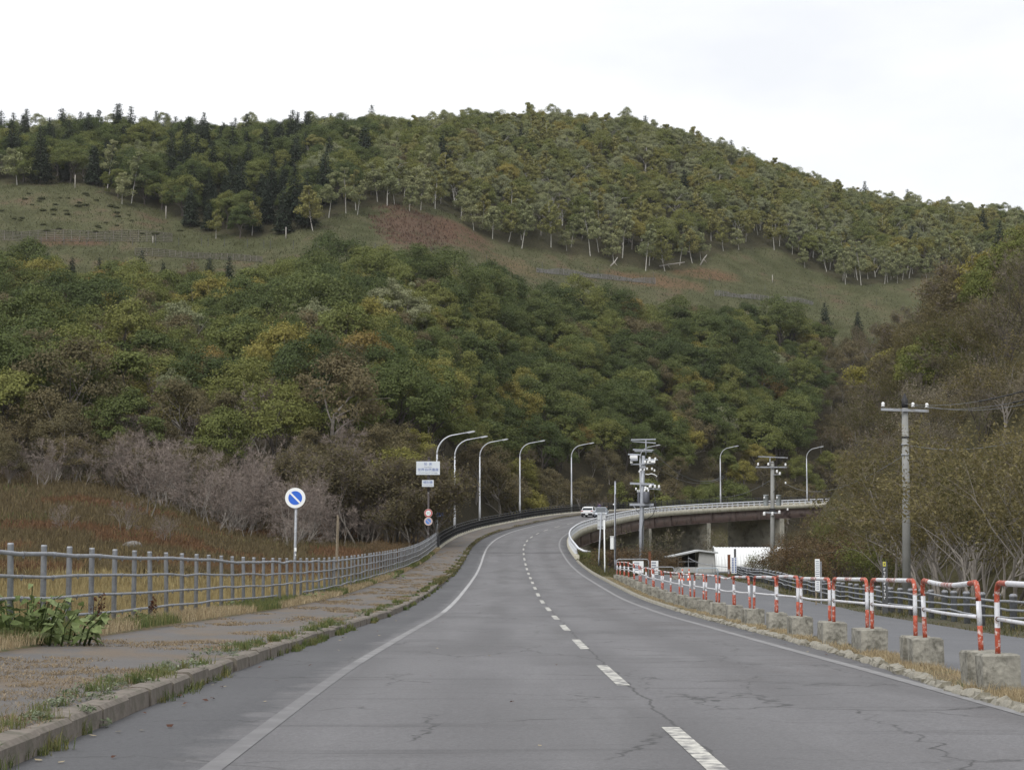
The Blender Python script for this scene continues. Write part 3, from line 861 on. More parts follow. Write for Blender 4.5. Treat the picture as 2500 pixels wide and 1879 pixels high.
for k, h in enumerate((0.24, 0.56, 0.88, 1.22)):
    mb = MB()
    r = 0.033 if k == 3 else 0.025
    off = np.array((0.085, 0, h))
    pts = tops + off + np.stack([fr.normal(0, 0.008, len(tops)), np.zeros(len(tops)), fr.normal(0, 0.014, len(tops))], 1)
    a = 5 if k == 0 else 0
    runs = [(a, len(tops))] if k else [(5, 22), (25, len(tops))]
    for (i0, i1) in runs:
        mb.tube(pts[i0:i1], r, 10)
    for i in range(a, len(tops) - 1):                 # sleeves and clamp bolts
        if i > 45:
            break
        c = pts[i]; d = pts[i + 1] - c; d /= np.linalg.norm(d)
        if k == 0 and 22 <= i < 25:
            continue
        mb.tube([c + d * 0.22, c + d * 0.34], r + 0.006, 10)
        mb.tube([c + d * 0.28 + np.array((0, 0, -r - 0.03)), c + d * 0.28 + np.array((0, 0, -r + 0.01))], 0.014, 6)
    mb.build('rail', M['galv'], fence, True, origin=FO)

# ------------------------------------------------------------------ bridge
S_B0 = S_J - 2.0
S_B1 = S_END - 2
bridge = empty('road_bridge', road(S_J), label='curved road bridge with concrete deck edge, brown steel girders and wall piers', cat='bridge')
BO = np.array(bridge.location)
def sweep(name, prof, s0, s1, mat, parent, origin, step=1.5, closed=True):
    """profile of (lateral, dz) swept along the road"""
    ss = np.append(np.arange(s0, s1, step), s1)
    P = np.stack([road(ss, la, dz) for la, dz in prof], 1) - origin
    nr, nc = P.shape[:2]
    idx = np.arange(nr * nc).reshape(nr, nc)
    j = np.arange(nc if closed else nc - 1)
    j2 = (j + 1) % nc
    Fq = np.stack([idx[:-1][:, j], idx[:-1][:, j2], idx[1:][:, j2], idx[1:][:, j]], -1).reshape(-1, 4)
    Fs = [Fq]
    if closed:
        Fs.append(np.array([idx[0][::-1], idx[-1]]))
    me = npmesh(name, P.reshape(-1, 3), Fs, [mat])
    return link(name, me, parent)
sweep('deck', [(4.0, -0.02), (4.0, -0.3), (-7.4, -0.3), (-7.4, -0.02)], S_B0, S_B1, M['pier'], bridge, BO)
sweep('deck_edge', [(3.95, -0.32), (3.95, 0.2), (4.4, 0.22), (4.42, -0.5), (4.2, -0.52), (4.15, -0.32)], S_B0 - 1.5, S_B1, M['fascia'], bridge, BO)
sweep('deck_edge', [(-7.15, -0.34), (-7.17, 0.36), (-7.5, 0.36), (-7.52, -0.5)], S_B0 + 4, S_B1, M['fascia'], bridge, BO)
# girders in panels between stiffeners
gs = S_J + 1
while gs < S_B1 - 12:
    ge = min(gs + 9.0, S_B1)
    sweep('girder_panel', [(3.35, -0.53), (3.35, -2.1), (3.32, -2.1), (3.32, -0.53)], gs, ge - 0.04, M['girder'], bridge, BO)
    sweep('girder_panel', [(-6.3, -0.53), (-6.3, -2.1), (-6.33, -2.1), (-6.33, -0.53)], gs, ge - 0.04, M['girder'], bridge, BO)
    sweep('girder_flange', [(3.52, -2.103), (3.52, -2.15), (3.12, -2.15), (3.12, -2.103)], gs, ge, M['girder'], bridge, BO)
    mb = MB()
    p = road(ge, 3.39, -1.33); mb.box(p, (0.06, 0.04, 1.5), -heading(ge))
    mb.build('stiffener', M['girder'], bridge, origin=BO)
    gs = ge
sweep('cross_beam', [(3.0, -0.55), (3.0, -0.9), (-6.0, -0.9), (-6.0, -0.55)], S_J + 1, S_B1, M['girder'], bridge, BO)
# wall piers where the photograph shows their pale ends
_rs = np.arange(S_J + 10, S_B1, 0.5)
_re = road(_rs, 3.6, -2.15)
_rp = proj(_re[:, 0], _re[:, 1], _re[:, 2])[0]
far_side = _rs > s_of_y(285)
for px_ in (1588, 1732, 1908, 2110):
    i = np.argmin(np.abs(_rp - px_) + (~far_side) * 1e4)
    s_ = _rs[i]
    c = road(s_, -1.5)
    zt = c[2] - 2.16
    zb_ = -1.6
    mb = MB(); mb.box((c[0], c[1], (zt + zb_) / 2), (10.2, 1.5, zt - zb_), -heading(s_), bev=0.06)
    mb.build('pier', M['pier'], bridge, origin=BO)
# abutment and wing wall at the near end
mb = MB()
c = road(S_J + 0.5, -1.3)
mb.box((c[0], c[1], c[2] - 1.9), (11.0, 1.6, 3.1), -heading(S_J), bev=0.05)
mb.build('abutment', M['pier'], bridge, origin=BO)
sweep('wing_wall', [(4.0, 0.19), (4.38, 0.19), (4.4, -2.2), (4.0, -2.2)], S_J - 9, S_B0 - 1.5, M['fascia'], bridge, BO)
# white guard rail on the right edge
guard = empty('bridge_guard_rail', road(S_J, 4.2), label='white steel guard rail along the outer edge of the curved bridge', cat='guard rail')
GO = np.array(guard.location)
g0 = S_J - 6.5
ss = np.arange(g0, S_B1, 1.0)
pts = road(ss, 4.2, 0.88)
end = [road(g0 - 0.6, 4.22, 0.84), road(g0 - 1.3, 4.35, 0.7), road(g0 - 1.6, 4.75, 0.5), road(g0 - 1.3, 5.3, 0.4)]
mb = MB(); mb.tube(np.concatenate([np.array(end)[::-1], pts]), 0.085, 10); mb.build('top_rail', M['guard_white'], guard, True, origin=GO)
mb = MB(); mb.tube(road(ss, 4.2, 0.52), 0.06, 8); mb.build('lower_rail', M['guard_white'], guard, True, origin=GO)
gm = MB(); gm.prism([(-0.11, 0), (0.13, 0), (0.08, 0.62), (-0.06, 0.62)], (0, -0.035, 0), (1, 0, 0), (0, 0, 1), (0, 1, 0), 0.07)
gm.box((0, 0, 0.02), (0.3, 0.18, 0.03))
gm = gm.mesh('post', M['guard_white'])
for s_ in np.arange(g0 + 0.5, S_B1 - 1, 2.0):
    o = link('post', gm, guard, tuple(road(s_, 4.2, 0.205) - GO), -heading(s_))

# dark railing on the left edge
rail = empty('bridge_railing', road(S_J, -7.35), label='black metal railing curving along the sidewalk side of the bridge', cat='railing')
RO = np.array(rail.location)
r0 = S_J + 3.5
for dz, rr, la in ((1.38, 0.035, -7.48), (1.15, 0.04, -7.34), (0.82, 0.03, -7.34), (0.45, 0.03, -7.34)):
    mb = MB(); mb.tube(road(np.arange(r0, S_B1, 1.5), la, dz), rr, 6); mb.build('rail', M['black_rail'], rail, True, origin=RO)
pm = MB(); pm.box((0, 0, 0.5), (0.1, 0.06, 1.02)); pm.prism([(-0.05, 0.9), (0.05, 0.9), (-0.12, 1.06), (-0.18, 1.06)], (0, -0.02, 0), (1, 0, 0), (0, 0, 1), (0, 1, 0), 0.04)
pm = pm.mesh('post', M['black_rail'])
for s_ in np.arange(r0, S_B1, 2.0):
    link('post', pm, rail, tuple(road(s_, -7.34, 0.36) - RO), -heading(s_))
bs = np.arange(r0 + 0.1, S_B1, 0.13)
bc = road(bs, -7.34, 0.0)
n_ = len(bs)
q = np.array([(-.011, -.011), (.011, -.011), (.011, .011), (-.011, .011)])
V = np.zeros((n_, 8, 3))
V[:, :4, :2] = bc[:, None, :2] + q; V[:, 4:, :2] = bc[:, None, :2] + q
V[:, :4, 2] = bc[:, None, 2] + 0.45; V[:, 4:, 2] = bc[:, None, 2] + 1.15
base = (np.arange(n_) * 8)[:, None]
Fq = np.concatenate([base + np.array(f) for f in ((0, 1, 5, 4), (1, 2, 6, 5), (2, 3, 7, 6), (3, 0, 4, 7))])
o = link('balusters', npmesh('balusters', V.reshape(-1, 3) - RO, Fq, [M['black_rail']]), rail)
o['kind'] = 'stuff'
mb = MB(); c = road(r0 - 0.25, -7.34, 0); mb.box((c[0], c[1], c[2] + 0.7), (0.3, 0.5, 1.15), -heading(r0), bev=0.03)
mb.build('end_post', M['black_rail'], rail, origin=RO)

# ------------------------------------------------------------------ street lamps on the bridge
def make_lamp():
    root = empty('street_lamp')
    mb = MB(); mb.lathe((0, 0, 0), [(0.13, 0.0), (0.13, 2.2), (0.115, 2.25), (0.1, 5.0), (0.075, 8.3)], 12)
    mb.lathe((0, 0, 0), [(0.2, -0.05), (0.2, 0.03)], 12)
    mb.build('pole', M['lamp_steel'], root, True)
    t = np.linspace(0, 1, 14)
    a = t * R(84)
    rx, rz_ = 1.75, 1.75
    pts = np.stack([rx * (1 - np.cos(a)), 0 * a, 8.3 + rz_ * np.sin(a)], 1)
    pts = np.concatenate([pts, [[pts[-1, 0] + 1.1, 0, pts[-1, 2] + 0.2]]])
    mb = MB(); mb.tube(pts, np.linspace(0.075, 0.05, len(pts)), 10); mb.build('arm', M['lamp_steel'], root, True)
    e = pts[-1]
    mb = MB(); mb.prism([(-0.1, 0), (0.05, 0.07), (0.6, 0.1), (0.78, 0.05), (0.7, -0.02), (0.1, -0.05)], e + np.array((0, -0.13, 0)), (1, 0, 0.12), (-0.12, 0, 1), (0, 1, 0), 0.26)
    h = mb.build('lamp_head', M['lamp_steel'], root)
    mb = MB(); mb.prism([(0.1, -0.055), (0.66, -0.026), (0.64, -0.05), (0.16, -0.09)], e + np.array((0, -0.09, 0)), (1, 0, 0.12), (-0.12, 0, 1), (0, 1, 0), 0.18)
    mb.build('lens', M['porcelain'], h)
    return root
lamps = [(-6.75, 177), (-5.95, 204.5), (-3.85, 235), (1.05, 263), (8.75, 289.5), (20.55, 315.4), (35.9, 338.9), (54.0, 360.3)]
ords = ['first', 'second', 'third', 'fourth', 'fifth', 'sixth', 'seventh', 'eighth']
xtra = ['carrying a small blue plate', 'just after the one with the blue plate', 'left of the middle of the bridge', 'in the row along the bridge', 'beside the stopped cars', 'behind the crowded steel pole', 'where the bridge curves away', 'farthest along the bridge']
proto = make_lamp()
for i, (x, y) in enumerate(lamps):
    o = proto if i == 0 else copy_tree(proto)
    s_ = float(_S[np.argmin((_PX + 7.4 * -_TY - x) ** 2 + (_PY + 7.4 * _TX - y) ** 2)])
    o.location = (x, y, float(np.interp(s_, _S, _PZ)) + 0.1)
    o.rotation_euler = (0, 0, -heading(s_) * 0.75 + (0.0))
    tag(o, 'curved grey street lamp, ' + ords[i] + ' in line, ' + xtra[i], 'street lamp', 'street lamps along the bridge')
L1 = proto

def text(body, size, loc, mat, parent, name='lettering', align='CENTER', sx=1.0, ext=0.004):
    c = bpy.data.curves.new(name, 'FONT')
    c.body = body
    c.size = size
    c.align_x = align
    c.align_y = 'CENTER'
    c.extrude = ext
    c.resolution_u = 3
    c.materials.append(mat)
    tmp = link(name, c)
    bpy.context.view_layer.update()
    me = bpy.data.meshes.new_from_object(tmp.evaluated_get(bpy.context.evaluated_depsgraph_get()))
    bpy.data.objects.remove(tmp)
    o = link(name, me, parent, loc)
    o.rotation_euler = (R(90), 0, 0)
    o.scale = (sx, 1, 1)
    return o
# small blue route plate on the first lamp: its own thing
pl = at(1075, 1256, 176.75)
plate = empty('route_plate', pl, label='small blue plate with white marks fixed to the first lamp post', cat='sign')
mb = MB(); mb.box((0, 0, 0), (0.52, 0.02, 0.36)); mb.build('plate', M['sign_blue'], plate)
text('71', 0.2, (0.08, -0.014, 0.06), M['text_white'], plate)
mb = MB()
for i in range(5):
    mb.box((-0.19 + i * 0.095, -0.0125, -0.11), (0.06, 0.004, 0.09))
mb.build('mark', M['text_white'], plate)
mb = MB(); mb.box((-0.15, 0.05, 0), (0.05, 0.1, 0.1)); mb.build('bracket', M['galv_d'], plate)

# ------------------------------------------------------------------ signs
def disc(mb, c, r, y, m=0, n=40, t=0.01):
    a = np.arange(n) * 2 * math.pi / n
    A = np.stack([c[0] + r * np.cos(a), np.full(n, y), c[2] + r * np.sin(a)], 1)
    B = A + np.array((0, t, 0))
    b = mb.n
    mb.add(np.concatenate([A, B]), [(i, (i + 1) % n, n + (i + 1) % n, n + i) for i in range(n)], m=m)
    mb.N.append([b + i for i in range(n)]); mb.nm.append(m)
    mb.N.append([b + n + i for i in range(n)][::-1]); mb.nm.append(m)
def no_parking(root, z, r, rim, blue, bar, yo):
    mb = MB(); disc(mb, (0, 0, z), r, yo, t=0.02); d = mb.build('sign_face', rim, root)
    mb = MB(); disc(mb, (0, 0, z), r * 0.68, yo - 0.006, t=0.005); mb.build('blue_field', blue, d)
    mb = MB()
    L, w = r * 0.68, r * 0.085
    dx, dz = math.cos(R(-45)), math.sin(R(-45))
    A = [(-L * dx - w * dz, yo - 0.012, z - L * dz + w * dx), (L * dx - w * dz, yo - 0.012, z + L * dz + w * dx), (L * dx + w * dz, yo - 0.012, z + L * dz - w * dx), (-L * dx + w * dz, yo - 0.012, z - L * dz - w * dx)]
    B = [(x, y + 0.005, q) for x, y, q in A]
    mb.add(A + B, [(0, 1, 2, 3), (4, 7, 6, 5), (0, 4, 5, 1), (1, 5, 6, 2), (2, 6, 7, 3), (3, 7, 4, 0)])
    mb.build('diagonal_bar', bar, d)
    return d
p = at(721, 1215, 66.0)
zb_ = gz(p[0] - 0.2, 66)
root = empty('no_parking_sign', (p[0], 66, zb_), label='large blue and white round no parking sign on a grey pole behind the fence', cat='traffic sign')
top = p[2] - zb_
mb = MB(); mb.tube([(0, 0.05, -0.4), (0.0, 0.05, top * 0.5), (0.03, 0.05, top + 0.2)], 0.045, 10); mb.build('pole', M['galv'], root, True)
no_parking(root, top, 0.34, M['sign_white'], M['sign_blue'], M['sign_white'], -0.03)
mb = MB(); mb.box((0.02, -0.001, top - 1.72), (0.07, 0.012, 0.12)); mb.box((0.03, -0.001, top - 1.9), (0.03, 0.012, 0.05)); mb.build('sticker', M['sign_white'], root)
# twin stakes by the fence
for dx, h, top_ in ((-0.12, 0.0, 1436), (0.0, 1.0, 1249)):
    p = at(818 + dx * 60, 1432, 78.0)
    b_ = empty('stake', (p[0], 78.0, float(road_z(78)) + 0.25), label='tall thin wooden stake leaning at the pipe fence' if h else 'short dark stake tied to the fence beside the tall stake', cat='stake')
    H_ = 3.05 if h else 1.35
    mb = MB(); mb.box((0.035 * h, 0, H_ / 2 - 0.1), (0.05, 0.05, H_ + 0.2), tilt=(0, R(1.5), 0)); mb.build('shaft', M['wood'] if h else M['dark_post'], b_)
    if h:
        mb = MB(); mb.box((0.1, 0.0, H_ / 2 + 0.25), (0.03, 0.03, H_ - 0.6), tilt=(0, R(1.0), 0)); mb.build('batten', M['wood'], b_)
    mb = MB(); mb.box((0.03 * h, -0.02, 0.9), (0.09, 0.1, 0.05)); mb.build('tie', M['cable'], b_)
# heritage sign post
YS = 156.0
def S_(px, py):
    q = at(px, py, YS); return q
p = S_(1045.5, 1335)
zb_ = gz(p[0], YS) - 0.05
root = empty('road_sign_post', (p[0], YS, zb_), label='brown sign post with two name boards, a 50 limit and a no parking disc', cat='sign post')
zz = lambda py: S_(1045, py)[2] - zb_
xx = lambda px, py: S_(px, py)[0] - p[0]
mb = MB(); mb.tube([(0, 0.1, -0.5), (0, 0.1, zz(1200))], 0.075, 10); mb.tube([(0.0, 0.1, zz(1200)), (0.03, 0.1, zz(1117))], 0.11, 10)
mb.lathe((0.03, 0.1, zz(1117)), [(0.13, -0.05), (0.13, 0.02), (0.08, 0.06)], 10)
mb.build('pole', M['brown_pole'], root, True)
def board(px0, px1, py0, py1, name):
    x0, x1, z0, z1 = xx(px0, py0), xx(px1, py0), zz(py1), zz(py0)
    mb = MB(); mb.box(((x0 + x1) / 2, -0.05, (z0 + z1) / 2), (x1 - x0, 0.05, z1 - z0), bev=0.01)
    o = mb.build(name, M['sign_lblue'], root)
    mb = MB()
    for q in (0.3, 0.7):
        mb.box(((x0 + x1) / 2, 0.0, z0 + (z1 - z0) * q), ((x1 - x0) * 0.8, 0.04, 0.06))
    mb.build('bracket', M['galv_d'], o)
    return o, (x0 + x1) / 2, z0, z1
o, xc, z0, z1 = board(1016.5, 1074, 1126, 1158.8, 'name_board')
h = z1 - z0
text('\u77e5  \u5e8a', h * 0.235, (xc, -0.08, z0 + h * 0.79), M['text_blue'], o)
text('Shiretoko', h * 0.125, (xc, -0.08, z0 + h * 0.58), M['text_grey'], o, sx=1.2)
text('\u4e16\u754c\u81ea\u7136\u907a\u7523', h * 0.235, (xc, -0.08, z0 + h * 0.37), M['text_blue'], o, sx=1.12)
text('World Natural Heritage', h * 0.125, (xc, -0.08, z0 + h * 0.15), M['text_grey'], o, sx=1.15)
o, xc, z0, z1 = board(1030.5, 1059, 1171.5, 1188, 'name_board')
h = z1 - z0
text('\u5e4c\u5225\u6a4b', h * 0.46, (xc, -0.08, z0 + h * 0.64), M['text_blue'], o)
text('Horobetsu Bridge', h * 0.2, (xc, -0.08, z0 + h * 0.25), M['text_grey'], o)
zc, xc = zz(1252), 0.0
mb = MB(); disc(mb, (xc, 0, zc), 0.33, -0.06, t=0.02); d = mb.build('limit_sign', M['sign_tan'], root)
mb = MB(); disc(mb, (xc, 0, zc), 0.30, -0.066, t=0.005); mb.build('red_ring', M['sign_red'], d)
mb = MB(); disc(mb, (xc, 0, zc), 0.215, -0.072, t=0.005); mb.build('white_field', M['sign_white'], d)
text('50', 0.32, (xc, -0.08, zc), M['text_teal'], d)
no_parking(root, zz(1272), 0.33, M['sign_tan'], M['sign_blue_faded'], M['sign_tan'], -0.06)
mb = MB()
for q in (zz(1252), zz(1272)):
    mb.box((0, 0.03, q), (0.18, 0.12, 0.05))
mb.build('clamp', M['galv_d'], root)

# ------------------------------------------------------------------ red and white hoop barricades
pair_y = [16.6, 20.7, 25.2, 29.2, 33.0, 37.0, 40.4, 44.8, 49.8, 54.6, 58.9, 63.2, 67.6, 72.0, 76.6, 81.2, 85.8, 90.4, 95.0, 99.5, 104.0, 108.4, 112.5]
def pair_x(y):
    return float(np.interp(y, [10, 20.7, 25.3, 35, 45, 58, 112], [4.7, 4.98, 5.2, 5.36, 5.46, 5.74, 5.95]))
br = np.random.default_rng(5)
def block_mesh(v):
    r_ = np.random.default_rng(60 + v)
    mb = MB(); mb.box((0, 0, 0.14), (0.38, 0.38, 0.47), bev=0.02)
    me = mb.mesh('concrete_block', M['conc'])
    co = np.empty(len(me.vertices) * 3, np.float32); me.vertices.foreach_get('co', co)
    me.vertices.foreach_set('co', (co.reshape(-1, 3) + r_.normal(0, 0.006, (len(me.vertices), 3))).ravel().astype(np.float32))
    return me
bmesh_ = [block_mesh(v) for v in range(4)]
near_lab = ['nearest, cut by the picture edge', 'second nearest', 'third nearest', 'fourth nearest', 'fifth nearest', 'sixth nearest', 'seventh nearest', 'eighth nearest', 'ninth nearest', 'tenth nearest']
nb = len(pair_y) - 1
for i in range(nb):
    ya, yb = pair_y[i] + 0.33 + br.normal(0, 0.05), pair_y[i + 1] - 0.33 + br.normal(0, 0.05)
    A = np.array((pair_x(ya) + br.normal(0, 0.02), ya, 0)); B = np.array((pair_x(yb) + br.normal(0, 0.02), yb, 0))
    A[2] = side_z(ya) + 0.02; B[2] = side_z(yb) + 0.02
    far_i = nb - i
    lab = 'red and white hoop barricade on concrete blocks, ' + (near_lab[i] if i < len(near_lab) else ['', 'last', 'second', 'third', 'fourth', 'fifth', 'sixth', 'seventh', 'eighth', 'ninth', 'tenth', 'eleventh', 'twelfth', 'thirteenth'][far_i] + ' from the far end')
    if i == nb - 1:
        lab = 'red and white hoop barricade at the far end, beside the grey gate'
    root = empty('hoop_barricade', (A + B) / 2, label=lab, cat='barricade', group='barricades along the side road')
    O = np.array(root.location)
    ht = 0.7 + br.normal(0, 0.012)
    zA, zB_ = A[2] + 0.37, B[2] + 0.37
    dirv = (B - A); Ld = np.linalg.norm(dirv[:2]); dirv = dirv / np.linalg.norm(dirv)
    rc = 0.14
    lean = br.normal(0, 0.02)
    pts = []
    for zz_ in np.concatenate([np.arange(0, 0.27, 0.09), [0.2699, 0.27, 0.4, 0.53, 0.5301]]):
        pts.append((A + np.array((lean * zz_, 0, 0)), A[2] + 0.355 + zz_))
    path = [np.array((q[0], q[1], z)) for q, z in pts]
    for a in np.linspace(0, 90, 6):
        q = A + dirv * rc * (1 - math.cos(R(a))) + np.array((lean * 0.68, 0, 0)); path.append(np.array((q[0], q[1], A[2] + 0.37 + ht - rc + rc * math.sin(R(a)))))
    bend = br.normal(0, 0.007) if br.random() < 0.88 else -0.045
    for t in (0.1, 0.101, 0.3, 0.38, 0.381, 0.5, 0.6, 0.601, 0.75, 0.88, 0.881):
        q = A + (B - A) * (rc / Ld + t * (1 - 2 * rc / Ld))
        path.append(np.array((q[0] + lean * 0.68, q[1], q[2] + 0.37 + ht + bend * math.sin(t * math.pi))))
    for a in np.linspace(90, 0, 6):
        q = B - dirv * rc * (1 - math.cos(R(a))) + np.array((lean * 0.68, 0, 0)); path.append(np.array((q[0], q[1], B[2] + 0.37 + ht - rc + rc * math.sin(R(a)))))
    for zz_ in (0.53, 0.5299, 0.4, 0.27, 0.2699, 0.18, 0.09, 0):
        path.append(np.array((B[0] + lean * zz_, B[1], B[2] + 0.355 + zz_)))
    path = np.array(path)
    # colour by position: red feet, white middle, red shoulders, white/red/white top
    ms = []
    for k_ in range(len(path) - 1):
        m_ = (path[k_] + path[k_ + 1]) / 2
        hA = m_[2] - (A[2] if k_ < len(path) / 2 else B[2]) - 0.355
        tt = np.linalg.norm(m_[:2] - A[:2]) / Ld
        if hA < 0.27: ms.append(0)
        elif hA < 0.53: ms.append(1)
        elif tt < 0.1 or tt > 0.89: ms.append(0)
        else: ms.append(2 if 0.4 < tt < 0.61 else 1)
    mb = MB(); mb.tube(path, 0.0285, 12, mseg=ms)
    mb.build('hoop', [M['red_paint'], M['white_paint'], M['red_worn']], root, True, origin=O)
    mb = MB()
    ta = np.linspace(0, 1, 7); sag = -abs(br.normal(0.0, 0.012))
    pr = np.array([A + (B - A) * t + np.array((lean * 0.4, 0, 0.355 + 0.36 + sag * math.sin(t * math.pi))) for t in ta])
    mb.tube(pr, 0.02, 10)
    cb = mb.build('cross_bar', M['white_paint'], root, True, origin=O)
    mb = MB()
    for e, e2 in ((pr[0], pr[1]), (pr[-1], pr[-2])):
        d = (e2 - e) / np.linalg.norm(e2 - e)
        mb.tube([e + d * 0.025, e + d * 0.042], 0.027, 10)
    mb.build('weld_collar', M['rust'], cb, origin=O)
    for e in (A, B):
        o = link('concrete_block', bmesh_[int(br.integers(4))], root, tuple(e - O + np.array((0, 0, -0.015))))
        o.rotation_euler = (br.normal(0, 0.012), br.normal(0, 0.012), -0.02 + br.normal(0, 0.05) + int(br.integers(4)) * math.pi / 2)
        o.scale = (br.uniform(0.94, 1.06), br.uniform(0.94, 1.06), 1)
        

# ------------------------------------------------------------------ low guard fence on the far side of the side road
gf = empty('guard_fence', (side_fence_x(60), 60, side_z(60)), label='low grey three-rail guard fence on the far side of the side road', cat='fence')
O = np.array(gf.location)
ys = np.arange(24, 141, 1.75)
gp = np.stack([side_fence_x(ys) + br.normal(0, 0.03, len(ys)), ys, side_z(ys)], 1)
mb = MB(); mb.lathe((0, 0, 0), [(0.075, -0.4), (0.075, 0.7), (0.085, 0.705), (0.085, 0.74), (0.05, 0.77)], 10); pmesh = mb.mesh('post', M['galv_d'], True)
for q in gp:
    o = link('post', pmesh, gf, tuple(q - O)); o.rotation_euler = (br.normal(0, 0.03), br.normal(0, 0.03), 0)
for h in (0.3, 0.46, 0.62):
    mb = MB()
    w_ = br.normal(0, 0.02, len(gp))
    pts = gp + np.stack([np.full(len(gp), -0.1), np.zeros(len(gp)), h + w_], 1)
    if h > 0.6:
        e = pts[-1]
        pts = np.concatenate([pts, [e + np.array((-0.9, 3, 0.1)), e + np.array((-2.2, 4.2, 0.35)), e + np.array((-2.9, 3.6, 0.7))]])
    mb.tube(pts, 0.026, 8)
    mb.build('rail', M['galv'], gf, True, origin=O)
# ------------------------------------------------------------------ gate area at the end of the side road
def u_pipe(px0, px1, pytop, pybot, Y, mat, lab, r=0.03):
    a, b_ = at(px0, pybot, Y), at(px1, pybot, Y)
    t = at(px0, pytop, Y)[2]
    root = empty('pipe_barrier', (a + b_) / 2, label=lab, cat='barrier')
    O = np.array(root.location)
    rc = 0.16
    path = [a + np.array((0, 0, -0.3)), np.array((a[0], Y, t - rc))]
    for q in np.linspace(15, 90, 5):
        path.append(np.array((a[0] + rc * (1 - math.cos(R(q))), Y, t - rc + rc * math.sin(R(q)))))
    for q in np.linspace(90, 15, 5):
        path.append(np.array((b_[0] - rc * (1 - math.cos(R(q))), Y, t - rc + rc * math.sin(R(q)))))
    path += [np.array((b_[0], Y, t - rc)), b_ + np.array((0, 0, -0.3))]
    mb = MB(); mb.tube(path, r, 8); mb.build('hoop', mat, root, True, origin=O)
    zc = (a[2] + t) / 2
    mb = MB(); mb.tube([(a[0], Y, zc), (b_[0], Y, zc)], r * 0.8, 8); mb.build('cross_bar', mat, root, True, origin=O)
    mb = MB()
    for e in (a, b_):
        mb.tube([(e[0], Y, a[2] - 0.02), (e[0], Y, a[2] + 0.02)], r * 2, 8)
    mb.build('foot_plate', M['galv_d'], root, origin=O)
u_pipe(1505, 1584, 1364.5, 1404, 117, M['galv'], 'wide grey pipe gate at the far left end of the barricade row')
u_pipe(1595, 1646, 1383.5, 1412, 121, M['galv'], 'middle low grey pipe barrier in front of the notice boards')
u_pipe(1702, 1753, 1386, 1414, 121, M['pipe_bl'], 'bluish pipe barrier in front of the white arched shed')
def notice(px0, px1, py0, py1, Y, lab, post=None, rows=5, gpy=1408):
    a, b_ = at(px0, py1, Y), at(px1, py0, Y)
    zg = at(px0, gpy, Y)[2]
    root = empty('notice_board', ((a[0] + b_[0]) / 2, Y, zg), label=lab, cat='sign')
    O = np.array(root.location)
    mb = MB(); mb.box(((a[0] + b_[0]) / 2, Y - 0.03, (a[2] + b_[2]) / 2), (b_[0] - a[0], 0.02, b_[2] - a[2]))
    bo = mb.build('board', M['sign_white'], root, origin=O)
    mb = MB()
    w_, h_ = b_[0] - a[0], b_[2] - a[2]
    for i in range(rows):
        ln = w_ * br.uniform(0.45, 0.8)
        mb.box((a[0] + w_ * 0.1 + ln / 2, Y - 0.0425, b_[2] - h_ * (0.15 + 0.75 * i / rows)), (ln, 0.004, h_ / rows * 0.4))
    mb.build('print', M['text_grey'], bo, origin=O)
    mb = MB()
    for q in ((a[0] + 0.08, b_[0] - 0.08) if post is None else (post,)):
        mb.box((q, Y, (zg + b_[2]) / 2 - 0.1), (0.05, 0.04, b_[2] - zg + 0.2))
    mb.build('post', M['galv_d'], root, origin=O)
notice(1545, 1571, 1369, 1398, 123, 'white notice board hung behind the grey pipe gate')
notice(1589, 1607, 1368, 1402, 123.5, 'white notice board beside the rust-brown post', rows=4)
def post_box(px, py0, py1, w, Y, mat, name, lab, cat='post'):
    a, b_ = at(px, py1, Y), at(px, py0, Y)
    root = empty(name, a, label=lab, cat=cat)
    H_ = b_[2] - a[2]
    mb = MB(); mb.box((0, 0, H_ / 2 - 0.15), (w, w, H_ + 0.3), bev=0.01); mb.build('shaft', mat, root)
    return root, H_
r_, H_ = post_box(1586.5, 1347, 1408, 0.15, 122.6, M['rust'], 'rusty_post', 'thick rust-brown post between the white notice boards')
mb = MB(); mb.box((0, 0, H_ + 0.02), (0.18, 0.18, 0.03)); mb.build('cap', M['rust'], r_)
r_, H_ = post_box(1780, 1353, 1405, 0.17, 128, M['rust'], 'rusty_post', 'peeling red-brown post in front of the white arched shed')
mb = MB(); mb.box((-0.03, -0.09, H_ * 0.2), (0.1, 0.01, 0.3)); mb.build('bare_patch', M['galv'], r_)
r_, H_ = post_box(1795, 1339, 1405, 0.13, 129, M['dark_post'], 'dark_post', 'dark post with a white vertical sign in front of the arched shed')
mb = MB(); mb.box((-0.08, -0.09, H_ * 0.38), (0.34, 0.03, 1.05)); bo = mb.build('sign_board', M['sign_white'], r_)
for dx in (-0.16, 0.02):
    mb = MB()
    for i in range(9):
        mb.box((-0.0 + dx, -0.1075, H_ * 0.38 + 0.46 - i * 0.11), (0.1, 0.004, 0.075))
    mb.build('print', M['text_blue'], bo)
